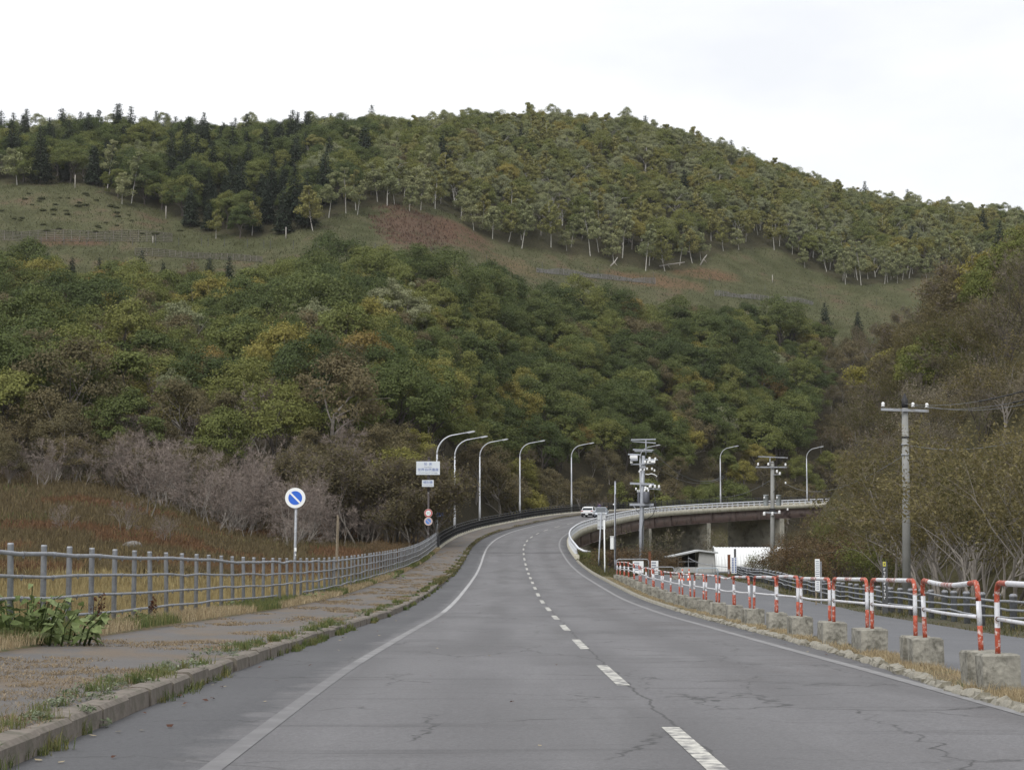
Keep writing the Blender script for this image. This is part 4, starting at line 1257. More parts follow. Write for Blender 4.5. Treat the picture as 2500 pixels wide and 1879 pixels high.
# traffic cones
def make_cone():
    root = empty('traffic_cone')
    mb = MB(); mb.lathe((0, 0, 0), [(0.14, 0.03), (0.1, 0.22)], 14); mb.lathe((0, 0, 0), [(0.075, 0.36), (0.05, 0.5)], 14); mb.lathe((0, 0, 0), [(0.035, 0.6), (0.03, 0.7), (0.018, 0.72)], 14)
    mb.build('body', M['cone'], root, True)
    mb = MB(); mb.lathe((0, 0, 0), [(0.101, 0.221), (0.076, 0.359)], 14); mb.lathe((0, 0, 0), [(0.051, 0.501), (0.036, 0.599)], 14); mb.build('white_band', M['sign_white'], root, True)
    mb = MB(); mb.box((0, 0, 0.015), (0.38, 0.38, 0.03), bev=0.008); mb.build('base', M['cone'], root)
    return root
cone = make_cone()
for i, (px, lab) in enumerate(((1666, 'orange traffic cone behind the hoops, the one nearer the notice boards'), (1682.5, 'orange traffic cone behind the hoops, the one nearer the arched shed'))):
    o = cone if i == 0 else copy_tree(cone)
    q = at(px, 1421, 112); o.location = tuple(q)
    o.scale = (1.0, 1.0, 1.05)
    tag(o, lab, 'traffic cone', 'traffic cones at the closed gate')
# concrete weights beside the cones
for px, lab in ((1647, 'square concrete weight beside the traffic cones'), (1704, 'square concrete weight under the bluish pipe barrier')):
    q = at(px, 1422, 117); root = empty('concrete_weight', q, label=lab, cat='concrete block')
    mb = MB(); mb.box((0, 0, 0.2), (0.42, 0.42, 0.42), bev=0.03); mb.build('block', M['conc'], root)
    mb = MB(); mb.tube([(-0.08, 0, 0.4), (-0.06, 0, 0.47), (0.06, 0, 0.47), (0.08, 0, 0.4)], 0.012, 6); mb.build('lifting_loop', M['rust'], root)
# info boards along the guard fence
root, H_ = post_box(2005, 1370, 1463, 0.05, 68, M['galv_d'], 'info_post', 'narrow white sign board with lines of print standing by the guard fence', 'sign')
a_, b_ = at(1990.5, 1442, 67.96), at(2001, 1364, 67.96)
O = np.array(root.location)
mb = MB(); mb.box(((a_[0] + b_[0]) / 2, 67.96, (a_[2] + b_[2]) / 2), (b_[0] - a_[0], 0.02, b_[2] - a_[2])); bo = mb.build('board', M['sign_white'], root, origin=O)
mb = MB()
for i in range(14):
    mb.box(((a_[0] + b_[0]) / 2, 67.948, b_[2] - 0.08 - i * 0.072), ((b_[0] - a_[0]) * br.uniform(0.5, 0.85), 0.004, 0.028))
mb.build('print', M['text_grey'], bo, origin=O)
mb = MB(); mb.box((a_[0] + 0.03 - O[0], 0, H_ / 2 - 0.15), (0.05, 0.05, H_ + 0.25)); mb.build('leg', M['wood'], root)
root, H_ = post_box(2161, 1370, 1474, 0.14, 56, M['dark_post'], 'marker_post', 'dark square marker post with a yellow top and white vertical letters', 'marker post')
mb = MB(); mb.box((-0.02, -0.0725, H_ - 0.07), (0.085, 0.006, 0.13)); mb.build('yellow_plate', M['yellow'], root)
mb = MB(); mb.box((-0.02, -0.0775, H_ - 0.07), (0.03, 0.004, 0.05)); mb.build('symbol', M['dark_post'], root)
mb = MB()
for i in range(9):
    zc_ = H_ - 0.22 - i * 0.1
    mb.box((-0.02, -0.0725, zc_ + 0.02), (0.05, 0.005, 0.014)); mb.box((-0.02 + (0.012 if i % 2 else -0.012), -0.0725, zc_ - 0.015), (0.014, 0.005, 0.05))
mb.build('print', M['text_white'], root)
# poles beside the bridge end
p = at(1462, 1362, 136)
root = empty('road_sign', p, label='grey back of a rectangular road sign on a leaning pole near the bridge end', cat='traffic sign')
O = np.array(root.location); q = at(1468, 1250, 136)
mb = MB(); mb.tube([p - np.array((0, 0, 0.5)), p, q], 0.045, 10); mb.build('pole', M['pole_steel'], root, True, origin=O)
a_, b_ = at(1459, 1291, 135.9), at(1478, 1250.5, 135.9)
mb = MB(); mb.box(((a_[0] + b_[0]) / 2, 136.07, (a_[2] + b_[2]) / 2), (b_[0] - a_[0], 0.03, b_[2] - a_[2])); bo = mb.build('panel', M['shed_roof'], root, origin=O)
mb = MB()
for q_ in (0.15, 0.55, 0.9):
    mb.box(((a_[0] + b_[0]) / 2, 136.04, a_[2] + (b_[2] - a_[2]) * q_), (b_[0] - a_[0] - 0.04, 0.03, 0.05))
mb.build('rib', M['galv'], bo, origin=O)
p = at(1476.5, 1380, 124); q = at(1475, 1268, 124)
root = empty('snow_pole', p, label='slim pale pole standing in the grass below the bridge end', cat='pole'); O = np.array(root.location)
mb = MB(); mb.tube([p - np.array((0, 0, 0.4)), p, q], 0.042, 10); mb.build('shaft', M['sign_white'], root, True, origin=O)
mb = MB(); mb.tube([q, q + np.array((0, 0, 0.05))], 0.05, 10); mb.build('cap', M['galv_d'], root, True, origin=O)
p = at(1501.5, 1368, 142); q = at(1502, 1175, 142)
root = empty('cabinet_pole', p, label='tall thin steel pole with a black cable and a white box near its foot', cat='pole'); O = np.array(root.location)
mb = MB(); mb.tube([p - np.array((0, 0, 0.6)), p, q], 0.062, 10); mb.build('shaft', M['pole_steel'], root, True, origin=O)
mb = MB(); mb.tube([p + np.array((0.0, -0.075, 0.1)), q + np.array((0.01, -0.075, -0.9))], 0.025, 6); mb.build('cable', M['cable'], root, True, origin=O)
a_ = at(1494, 1325, 142); mb = MB(); mb.box(a_, (0.24, 0.2, 0.9), bev=0.02); bo = mb.build('box', M['sign_white'], root, origin=O)
mb = MB(); mb.box(a_ + np.array((0, 0, 0.47)), (0.3, 0.26, 0.05)); mb.build('lid', M['porcelain'], bo, origin=O)
mb = MB(); mb.tube([q + np.array((0, 0, 0)), q + np.array((0, 0, 0.04))], 0.075, 10); mb.build('cap', M['galv'], root, True, origin=O)
mb = MB(); mb.lathe(at(1498, 1231, 142), [(0.03, -0.06), (0.06, 0), (0.03, 0.06)], 8); mb.build('insulator', M['porcelain'], root, True, origin=O)

# ------------------------------------------------------------------ utility poles and wires
def insulator(mb, c, s=1.0):
    mb.lathe(c, [(0.05 * s, 0), (0.09 * s, 0.04 * s), (0.05 * s, 0.08 * s), (0.08 * s, 0.12 * s), (0.04 * s, 0.19 * s)], 8)
YP = 160.0
p = at(1566, 1398, YP)
root = empty('utility_pole', p, label='tall steel utility pole crowded with crossarms, insulators and two dark transformers', cat='utility pole', group='utility poles')
O = np.array(root.location)
W = lambda px, py, dy=0.0: at(px, py, YP + dy) - O
top = W(1571, 1112)
mb = MB(); mb.tube([(0, 0, -0.6), W(1566, 1290), W(1568, 1205), top], [0.2, 0.19, 0.17, 0.14], 12)
mb.build('pole', M['pole_steel'], root, True)
mb = MB(); mb.tube([W(1577, 1110, -.2), W(1577, 1074, -.2)], 0.045, 8); mb.build('top_post', M['pole_steel'], root, True)
for (x0, y0, x1, y1, w_, dy) in ((1541, 1073, 1601, 1072, .1, -.2), (1543, 1077, 1601, 1081, .09, -.1), (1545, 1097, 1595, 1098.5, .1, -.2), (1549, 1101, 1592, 1102, .08, .2), (1533, 1108.5, 1565, 1110, .12, -.2), (1576, 1121, 1606, 1122, .12, -.2),
                                 (1540, 1133, 1597, 1132, .1, -.2), (1538, 1179.5, 1597, 1182, .17, -.25), (1580, 1192, 1613, 1194, .1, -.2), (1537, 1231, 1596, 1231.5, .2, -.3)):
    a_, b_ = W(x0, y0, dy), W(x1, y1, dy)
    mb = MB(); c = (a_ + b_) / 2; d = b_ - a_
    mb.box(c, (np.linalg.norm(d), 0.08, w_), tilt=(0, -math.atan2(d[2], d[0]), 0)); mb.build('crossarm', M['pole_steel'], root)
for (x0, y0, x1, y1) in ((1546, 1233, 1560, 1252), (1590, 1233, 1574, 1252), (1541, 1073, 1541, 1077)):
    mb = MB(); mb.tube([W(x0, y0, -.3), W(x1, y1, -.25)], 0.03, 6); mb.build('brace', M['pole_steel'], root, True)
for (px, py, sx, sz) in ((1547, 1115.5, .62, .26), (1548, 1122, .6, .2), (1592, 1127, .5, .22), (1584, 1128, .3, .22)):
    mb = MB(); mb.box(W(px, py, -.35), (sx, .3, sz), bev=.03); mb.build('switch', M['porcelain'] if sz > .21 else M['pole_steel'], root)
for (px, py, s_) in ((1542, 1131, 1.6), (1575, 1131, 1.3), (1586, 1124, 1.5), (1600, 1124, 1.3), (1561, 1153, .9), (1565, 1149, .9), (1573, 1149, .9), (1580, 1147, 1.1), (1592, 1147, 1.1), (1598, 1151, 1), (1589, 1190, 1.4), (1599, 1191, 1.4), (1609, 1191.5, 1.4), (1553, 1196, 1.1), (1576, 1196, 1.6), (1581, 1196, 1.2), (1586, 1190, 1)):
    mb = MB(); insulator(mb, W(px, py, -.3), s_); mb.build('insulator', M['porcelain'], root, True)
mb = MB(); mb.tube([W(1576, 1157, -.3), W(1583, 1158, -.35), W(1590, 1156, -.35), W(1598, 1158, -.3), W(1604, 1162, -.3), W(1602, 1164, -.3)], 0.04, 6); mb.build('strain_chain', M['porcelain'], root, True)
mb = MB(); mb.box(W(1569, 1141, -.02), (.5, .46, .2)); mb.build('band', M['galv'], root)
for (px0, px1, py0, py1, dy) in ((1556, 1563, 1201, 1229, .25), (1571, 1586, 1200, 1227, -.45)):
    a_, b_ = W(px0, py1, dy), W(px1, py0, dy)
    w_ = b_[0] - a_[0]
    mb = MB(); mb.lathe((a_[0] + w_ / 2, (a_ + b_)[1] / 2, a_[2]), [(w_ / 2 * .9, 0), (w_ / 2, .04), (w_ / 2, b_[2] - a_[2] - .05), (w_ / 2 * .85, b_[2] - a_[2])], 14)
    t_ = mb.build('transformer', M['xfmr'], root, True)
    mb = MB()
    for q in (-.3, .3):
        insulator(mb, (a_[0] + w_ / 2 + q * w_, (a_ + b_)[1] / 2, b_[2]), 1.0)
    mb.build('bushing', M['porcelain'], t_, True)
mb = MB(); mb.tube([W(1598, 1205, -.3), W(1601, 1240, -.3), W(1593, 1258, -.25), W(1572, 1270, -.22), W(1568, 1290, -.2), W(1567, 1380, -.22)], 0.03, 6); mb.build('cable_drop', M['cable'], root, True)
mb = MB(); mb.tube([W(1590, 1098, -.2), W(1600, 1098, -.2)], .02, 6); mb.build('wire_stub', M['wire'], root, True)
mb = MB()
for k_ in range(10):
    q = W(1566, 1380 - k_ * 17); mb.tube([q + np.array((-.28, -.1, 0)), q + np.array((.28, -.1, 0))], .015, 5)
mb.build('step', M['galv_d'], root, True)
POLE1 = O
# second pole
YP2 = 150.0
p = at(1886, 1418, YP2)
root = empty('utility_pole', p, label='concrete utility pole with two grey transformers in front of the bridge', cat='utility pole', group='utility poles')
O = np.array(root.location); W2 = lambda px, py, dy=0.0: at(px, py, YP2 + dy) - O
mb = MB(); mb.tube([(0, 0, -.6), W2(1886, 1290), W2(1886, 1131)], [.19, .17, .14], 12); mb.lathe(W2(1886, 1131), [(.14, 0), (.13, .1), (.05, .18)], 10); mb.build('pole', M['pole_conc'], root, True)
mb = MB(); mb.tube([W2(1880, 1140, -.2), W2(1880, 1115, -.2)], .04, 8); mb.build('top_post', M['galv'], root, True)
for (x0, y0, x1, y1, w_) in ((1851, 1114, 1923, 1117, .09), (1845, 1140, 1921, 1140, .1), (1888, 1158, 1906, 1158, .07), (1865, 1250, 1905, 1252, .12)):
    a_, b_ = W2(x0, y0, -.2), W2(x1, y1, -.2); c = (a_ + b_) / 2; d = b_ - a_
    mb = MB(); mb.box(c, (np.linalg.norm(d), .08, w_), tilt=(0, -math.atan2(d[2], d[0]), 0)); mb.build('crossarm', M['galv'], root)
mb = MB(); mb.tube([W2(1845, 1141, -.2), W2(1850, 1137, -.2)], .03, 6); mb.build('brace', M['galv'], root, True)
for (px, py, s_) in ((1851, 1136, 1.1), (1876, 1136, 1.1), (1918, 1137, 1.1), (1897, 1154, 1.2), (1904, 1159, 1.2), (1918, 1181, .9), (1866, 1258, 1.5), (1886, 1258, 1.5), (1903, 1254, 1.4), (1923, 1246, 1)):
    mb = MB(); insulator(mb, W2(px, py, -.25), s_); mb.build('insulator', M['porcelain'], root, True)
for (px0, px1) in ((1864, 1876), (1895, 1907)):
    a_, b_ = W2(px0, 1234, -.3), W2(px1, 1209, -.3); w_ = b_[0] - a_[0]
    mb = MB(); mb.lathe((a_[0] + w_ / 2, (a_ + b_)[1] / 2, a_[2]), [(w_ / 2 * .9, 0), (w_ / 2, .04), (w_ / 2, b_[2] - a_[2]), (w_ / 2 * 1.1, b_[2] - a_[2] + .01), (w_ / 2 * 1.1, b_[2] - a_[2] + .05)], 14)
    t_ = mb.build('transformer', M['xfmr_l'], root, True)
    mb = MB(); insulator(mb, (a_[0] + w_ / 2 - .15, (a_ + b_)[1] / 2 - w_ / 2 - .03, b_[2] - .25), .9); mb.build('bushing', M['porcelain'], t_, True)
mb = MB(); mb.box(W2(1886, 1246), (.42, .4, .35)); mb.build('band', M['cable'], root)
mb = MB(); mb.tube([W2(1892, 1170, -.2), W2(1898, 1190, -.2), W2(1893, 1197, -.2), W2(1888, 1200, -.2)], .02, 6); mb.build('cable_drop', M['cable'], root, True)
POLE2 = O
# third pole, nearer
YP3 = 69.0
p = at(2213, 1452, YP3)
root = empty('utility_pole', p, label='near concrete utility pole with one crossarm and a black pointed cap among the trees', cat='utility pole', group='utility poles')
O = np.array(root.location); W3 = lambda px, py, dy=0.0: at(px, py, YP3 + dy) - O
mb = MB(); mb.tube([(0, 0, -.6), W3(2212, 1200), W3(2209, 996)], [.155, .135, .11], 14); mb.build('pole', M['pole_conc'], root, True)
mb = MB(); mb.lathe(W3(2209, 996), [(.112, 0), (.112, .3), (.09, .32), (.02, .52)], 10); mb.build('cap', M['cable'], root, True)
a_, b_ = W3(2151, 999, -.17), W3(2267, 1003, -.17); d = b_ - a_
mb = MB(); mb.box((a_ + b_) / 2, (np.linalg.norm(d), .08, .09), tilt=(0, -math.atan2(d[2], d[0]), 0)); mb.build('crossarm', M['galv'], root)
for (px, py) in ((2156, 992.5), (2229, 993.5), (2263, 995)):
    mb = MB(); insulator(mb, W3(px, py, -.17), .85); mb.build('insulator', M['porcelain'], root, True)
for py in (1067, 1085, 1110):
    mb = MB(); mb.tube([W3(2210, py + 2), W3(2210, py - 2)], .145, 12); mb.build('band', M['cable'] if py == 1067 else M['galv'], root, True)
POLE3 = O
def wire(name, a_, b_, sag, r, mat, lab, sleeve=None):
    a_, b_ = np.asarray(a_), np.asarray(b_)
    t = np.linspace(0, 1, 20)[:, None]
    pts = a_ * (1 - t) + b_ * t - np.array((0, 0, 1)) * sag * 4 * t * (1 - t)
    root = empty(name, a_, label=lab, cat='wire')
    mb = MB(); mb.tube(pts, r, 5); mb.build('strand', mat, root, True, origin=a_)
    if sleeve:
        i0, i1 = sleeve
        f = lambda t: a_ * (1 - t) + b_ * t - np.array((0, 0, 1)) * sag * 4 * t * (1 - t)
        mb = MB(); mb.tube([f(t) for t in np.linspace(i0, i1, 8)], r * 2.4, 8)
        for t in np.linspace(i0, i1, 4):
            d = f(t + .002) - f(t - .002); d /= np.linalg.norm(d)
            mb.tube([f(t) - d * .05, f(t) + d * .05], r * 3.6, 8)
        mb.build('sleeve', M['cable'], root, True, origin=a_)
for k_, (px, py) in enumerate(((2209, 985), (2229, 990), (2263, 991))):
    e = at((2560, 2570, 2580)[k_], (935, 958, 966)[k_], 50)
    wire('power_wire', W3(px, py, -.17) + O, e, .25, .008, M['wire'], ('upper', 'middle', 'lower')[k_] + ' power line wire from the near pole to the right', sleeve=((.6, .86), (.78, .97), (.84, .99))[k_])
wire('cable_line', W3(2214, 1085, -.17) + O, at(2560, 1055, 52), .3, .009, M['wire'], 'grey telephone cable crossing in front of the right-hand trees')
for k_, (py, py2) in enumerate(((1098, 1161), (1103, 1164), (1133, 1166))):
    wire('power_wire', at(1594, py, YP - .2), at(1765 + k_ * 2, py2, 195), 1.4 - k_ * .2, .016, M['wire'], ('top', 'middle', 'lowest')[k_] + ' sagging wire leaving the crowded steel pole to the right')
wire('power_wire', at(1884, 1170, YP2), at(1750, 1211, 215), .5, .018, M['wire'], 'single wire running down from the concrete pole behind the bridge lamp')
wire('power_wire', at(1920, 1181, YP2 - .2), at(2209, 1110, YP3), .9, .012, M['wire'], 'thin wire between the two concrete poles')

# ------------------------------------------------------------------ sheds below the bridge
YH = 185.0
zg = at(1700, 1397, YH)[2]
root = empty('lean_to_shed', at(1700, 1397, YH), label='grey sheet metal shed with an open dark bay and low pitched roof', cat='shed')
O = np.array(root.location)
def wq(px, py, d=0.0):
    return at(px, py, YH + d) - O
mb = MB()
rid, le, ri = wq(1707, 1341), wq(1628, 1358), wq(1753, 1347)
mb.prism([(le[0], le[2]), (rid[0], rid[2]), (ri[0], ri[2]), (ri[0], ri[2] - .14), (rid[0], rid[2] - .16), (le[0], le[2] - .12)], (0, -.35, 0), (1, 0, 0), (0, 0, 1), (0, 1, 0), 4.2)
mb.build('roof', M['shed_roof'], root)
a_, b_ = wq(1704, 1392), wq(1744, 1344)
mb = MB(); zt1 = rid[2] - .17
mb.prism([(a_[0], 0), (b_[0], 0), (b_[0], ri[2] - .12), (a_[0] + .12, zt1)], (0, 0, 0), (1, 0, 0), (0, 0, 1), (0, 1, 0), 3.4); wl_ = mb.build('wall', M['shed_wall'], root)
mb = MB()
for k_ in range(14):
    x_ = a_[0] + .12 + k_ * .085
    mb.box((x_, -.012, 1.18), (.03, .022, .98))
mb.build('corrugation', M['shed_wall'], wl_)
mb = MB(); mb.box((b_[0] - .22, -.03, .45), (.04, .05, .9)); mb.build('downpipe', M['galv'], wl_)
x0, x1 = wq(1656, 1390)[0], a_[0]
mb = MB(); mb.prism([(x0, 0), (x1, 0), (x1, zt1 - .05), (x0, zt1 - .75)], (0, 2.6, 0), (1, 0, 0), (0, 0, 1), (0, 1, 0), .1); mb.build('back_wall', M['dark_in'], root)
mb = MB(); mb.box(((x0 + x1) / 2, .05, .25), (x1 - x0 + .9, .08, .5)); lw = mb.build('low_wall', M['shed_wall'], root)
mb = MB()
for k_ in range(20):
    mb.box((x0 - .4 + k_ * .14, 0.0, .3), (.05, .03, .38))
mb.build('corrugation', M['shed_roof'], lw)
for px in (1656, 1681):
    q = wq(px, 1390); mb = MB(); mb.box((q[0], .1, .8), (.06, .06, 1.6 if px == 1681 else 1.3)); mb.build('post', M['galv_d'], root)
mb = MB(); mb.box(((x0 + x1) / 2, .1, 1.02), (x1 - x0, .05, .05)); mb.build('beam', M['galv'], root)
YA = 196.0
q0 = at(1741, 1400, YA); zt_ = at(1750, 1334.5, YA)[2]
H_ = zt_ - q0[2]
root = empty('arched_shed', q0, label='long white corrugated shed with an arched roof below the bridge', cat='shed')
mb = MB()
ang = np.linspace(0, math.pi, 21)
Lx = 11.0
def arch(r, x):
    return np.stack([np.full(21, x), 2.6 - 2.6 * r * np.cos(ang), H_ * r * np.sin(ang) ** .85], 1)
nrib = 70
V, Q = [], []
for k_ in range(nrib):
    V.append(arch(1.0 if k_ % 2 else .985, .35 * (1 - 0) + k_ * Lx / nrib))
V = np.concatenate(V)
Q = [(i * 21 + j, i * 21 + j + 1, (i + 1) * 21 + j + 1, (i + 1) * 21 + j) for i in range(nrib - 1) for j in range(20)]
mb.add(V, Q); mb.build('arched_roof', M['vinyl'], root)
mb = MB(); e = arch(.98, .36); mb.ngon(e, list(range(21))); mb.build('end_wall', M['shed_wall'], root)
mb = MB(); mb.tube(arch(1.01, .33), .06, 6); mb.build('edge_trim', M['vinyl'], root, True)
mb = MB(); mb.box((Lx / 2, -.03, .12), (Lx, .05, .24)); mb.build('sill', M['galv_d'], root)

# ------------------------------------------------------------------ cars
def loft(mb, secs, m=0, cap=True):
    """secs: list of rings (same count) of 3-D points"""
    n = len(secs[0])
    V = np.concatenate([np.asarray(s_, float) for s_ in secs])
    b = mb.n
    mb.add(V, [(i * n + k, i * n + (k + 1) % n, (i + 1) * n + (k + 1) % n, (i + 1) * n + k) for i in range(len(secs) - 1) for k in range(n)], m=m)
    if cap:
        mb.N.append([b + k for k in range(n)][::-1]); mb.nm.append(m)
        mb.N.append([b + (len(secs) - 1) * n + k for k in range(n)]); mb.nm.append(m)
def car(name, lab, paint_, loc, rz, kind):
    """x = width, +y = front; length about 4.4 m"""
    root = empty(name, loc, rz, lab, 'car', 'cars stopped on the bridge')
    L, Wd = 4.4, 1.78
    # lower body stations: y, half width, bottom z, shoulder z
    st = [(-2.2, .72, .42, .86), (-2.12, .84, .3, .98), (-1.5, .88, .24, 1.0), (-.3, .89, .24, .98), (.9, .89, .24, .95), (1.6, .87, .26, .88), (2.05, .8, .3, .76), (2.2, .66, .4, .62)]
    secs = []
    for y, w, zb0, zs in st:
        secs.append([(-w * .92, y, zb0), (w * .92, y, zb0), (w, y, zb0 + .18), (w, y, zs - .12), (w * .93, y, zs), (-w * .93, y, zs), (-w, y, zs - .12), (-w, y, zb0 + .18)])
    mb = MB(); loft(mb, secs); body = mb.build('body', paint_, root, True)
    if kind == 'suv':
        gh = [(-2.02, .7, .985), (-1.55, .66, 1.38), (-1.0, .64, 1.5), (-.1, .64, 1.54), (.45, .62, 1.46), (1.2, .68, .95)]
    else:
        gh = [(-1.9, .7, .985), (-1.5, .64, 1.42), (-.8, .64, 1.6), (.0, .64, 1.62), (.5, .62, 1.54), (1.25, .7, .94)]
    # cabin as glass with a roof skin and pillars over it
    secs = [[(-.8, y, .93), (.8, y, .93), (w + .04 if z > 1.2 else w, y, z), (-(w + .04 if z > 1.2 else w), y, z)] for y, w, z in gh]
    mb = MB(); loft(mb, secs); mb.build('window_glass', M['car_glass'], root)
    mb = MB(); loft(mb, [[(-w * .98, y, z + .012), (w * .98, y, z + .012), (w * .96, y, z + .05), (-w * .96, y, z + .05)] for y, w, z in gh[1:5]]); mb.build('roof', paint_, root)
    mb = MB()
    for sx in (-1, 1):
        mb.tube([(sx * .72, gh[0][0] + .05, .97), (sx * .69, gh[1][0], gh[1][2] + .02)], .05, 6)
        mb.tube([(sx * .7, gh[5][0] - .05, .96), (sx * .66, gh[4][0], gh[4][2] + .02)], .04, 6)
        mb.tube([(sx * .8, -.25, .96), (sx * .67, -.2, 1.54)], .035, 6)
    mb.build('pillar', paint_, root, True)
    for sx in (-1, 1):
        for y in (-1.35, 1.38):
            mb = MB()
            a = np.arange(18) * 2 * math.pi / 18
            ring = lambda x, r: np.stack([np.full(18, x), y + r * np.cos(a), .33 + r * np.sin(a)], 1)
            loft(mb, [ring(sx * .66, .3), ring(sx * .67, .33), ring(sx * .88, .33), ring(sx * .9, .3)])
            wh = mb.build('wheel', M['car_black'], root, True)
            mb = MB(); loft(mb, [ring(sx * .895, .21), ring(sx * .91, .2)]); mb.build('rim', M['galv'], wh)
        mb = MB(); mb.box((sx * .98, .95, 1.02), (.2, .1, .14), bev=.03); mb.build('mirror', paint_, root)
        mb = MB(); mb.box((sx * .68, -2.17, .84), (.3, .1, .12), bev=.02); mb.build('tail_lamp', M['car_tail'], root)
        mb = MB(); mb.box((sx * .62, 2.08, .7), (.34, .16, .13), bev=.03); mb.build('headlight', M['car_lamp'], root)
    mb = MB(); mb.box((0, -2.18, .42), (1.5, .14, .26), bev=.04); mb.build('rear_bumper', M['car_black'], root)
    mb = MB(); mb.box((0, -2.262, .4 if kind == 'suv' else .55), (.36, .02, .18)); mb.build('number_plate', M['sign_white'], root)
    mb = MB(); mb.box((0, 2.17, .38), (1.4, .1, .26), bev=.04); mb.build('front_bumper', M['car_black'], root)
    mb = MB(); mb.box((0, 2.19, .62), (.7, .06, .1), bev=.02); mb.build('grille', M['car_black'], root)
    mb = MB(); mb.box((0, 2.235, .42), (.36, .02, .16)); mb.build('number_plate', M['sign_white'], root)
    if kind == 'suv':
        mb = MB(); mb.box((0, -1.75, 1.36), (1.3, .3, .05), bev=.01, tilt=(R(8), 0, 0)); mb.build('spoiler', paint_, root)
        mb = MB(); mb.box((0, -2.145, .9), (1.25, .06, .06), bev=.01); mb.build('tail_strip', M['car_tail'], root)
    return root
sA = float(s_of_y(270)); c = road(sA, -1.75, 0.0)
cw_ = car('parked_car', 'white coupe-like sports utility car seen from behind on the bridge', M['car_white'], c, -heading(sA) - .03, 'suv')
cw_.scale = (1, 1, .9)
sB = float(s_of_y(261)); c = road(sB, 1.25, 0.0)
car('parked_car', 'silver grey hatchback facing the camera beside the white car on the bridge', M['car_silver'], c, math.pi - heading(sB) + .1, 'hatch').scale = (1, 1, .93)

# ------------------------------------------------------------------ people
def person(lab, loc, rz, H_, jacket, lean=0.0, arm='down', hat=None):
    root = empty('person', loc, rz, lab, 'person', 'people on the bridge')
    k = H_ / 1.7
    J, E, Rr = [], [], []
    def v(x, y, z, r):
        J.append((x * k, (y + lean * max(z - .9, 0)) * k, z * k)); Rr.append(r * k); return len(J) - 1
    pel = v(0, 0, .92, .135); wst = v(0, .0, 1.08, .125); chs = v(0, .01, 1.3, .15); nk = v(0, .0, 1.46, .06); hd = v(0, .02, 1.56, .085); hd2 = v(0, .02, 1.66, .08)
    E += [(pel, wst), (wst, chs), (chs, nk), (nk, hd), (hd, hd2)]
    nose = v(0, .115, 1.585, .018); E.append((hd, nose))
    for s_ in (-1, 1):
        hip = v(s_ * .1, 0, .86, .1); kn = v(s_ * .11, .03, .47, .065); an = v(s_ * .12, -.01, .09, .045); to = v(s_ * .13, .14, .04, .04)
        E += [(pel, hip), (hip, kn), (kn, an), (an, to)]
        sh = v(s_ * .19, 0, 1.38, .075); el = v(s_ * .25, -.02 if arm == 'down' else .06, 1.12, .055)
        wr = v(s_ * .24, .08 if arm == 'down' else .26, .88 if arm == 'down' else 1.22, .035)
        E += [(chs, sh), (sh, el), (el, wr)]
        d = np.array((0, .03, -.09)) if arm == 'down' else np.array((-s_ * .03, .08, .05))
        b0 = np.array((s_ * .24, .08 if arm == 'down' else .26, .88 if arm == 'down' else 1.22))
        pm_ = v(*(b0 + d * .8), .032); E.append((wr, pm_))
        for f_ in range(4):
            o_ = np.array((0, (f_ - 1.5) * .022, 0)) if arm == 'down' else np.array(((f_ - 1.5) * .022, 0, 0))
            q1 = v(*(b0 + d * 1.3 + o_), .009); q2 = v(*(b0 + d * (1.75 + .1 * (f_ in (1, 2))) + o_ + np.array((-s_ * .015, 0, 0))), .008)
            E += [(pm_, q1), (q1, q2)]
        th = v(*(b0 + d * .9 + np.array((-s_ * .035, .03, 0))), .01); th2 = v(*(b0 + d * 1.25 + np.array((-s_ * .05, .04, 0))), .009)
        E += [(wr, th), (th, th2)]
    me = bpy.data.meshes.new('body')
    me.from_pydata(J, E, [])
    body = link('body', me, root)
    md = body.modifiers.new('skin', 'SKIN')
    for i, r in enumerate(Rr):
        me.skin_vertices[0].data[i].radius = (r, r * (0.78 if i in (1, 2) else 1))
        me.skin_vertices[0].data[i].use_root = (i == 0)
    ss_ = body.modifiers.new('sub', 'SUBSURF'); ss_.levels = 1; ss_.render_levels = 1
    dg = bpy.context.evaluated_depsgraph_get()
    me2 = bpy.data.meshes.new_from_object(body.evaluated_get(dg))
    body.modifiers.clear(); body.data = me2
    me2.materials.clear()
    for m_ in (jacket, M['trousers'], M['skin'], M['hair']):
        me2.materials.append(m_)
    for f in me2.polygons:
        z = f.center.z / k; x = abs(f.center.x / k)
        f.material_index = 2 if z > 1.47 or (x > .2 and (z < .87 if arm == 'down' else f.center.y / k > .27)) else (1 if z < .88 and x < .2 else (0 if z > .1 else 3))
        f.use_smooth = True
    mb = MB(); c_ = np.array((0, (.0 + lean * .72), 1.64)) * k
    mb.lathe(c_, [(.1 * k, -.1 * k), (.112 * k, -.02 * k), (.1 * k, .07 * k), (.05 * k, .115 * k)], 12)
    mb.build('hair', M['hair'] if hat is None else hat, root, True)
    return root
q = road(float(s_of_y(284)), -3.1, 0.0)
person('person in a muted purple jacket standing behind the stopped cars', (q[0], q[1], q[2]), R(150), 1.72, M['jacket_purple'])
q = road(float(s_of_y(266)), 1.0, 0.0)
pd = person('person in dark clothes with a backpack beside the silver car', (q[0] + 0.2, q[1], q[2]), R(200), 1.66, M['jacket_dark'], lean=0.05, hat=M['jacket_dark'])
bp_ = empty('backpack', (q[0] + .2, q[1] + .0, q[2]), R(200), 'dark camouflage backpack worn by the person beside the silver car', 'backpack')
mb = MB(); mb.box((0, -.22, 1.2), (.32, .2, .5), bev=.06); mb.build('bag', M['jacket_dark'], bp_)
mb = MB(); mb.box((0, -.34, 1.1), (.22, .06, .22), bev=.02); mb.build('pocket', M['jacket_dark'], bp_)

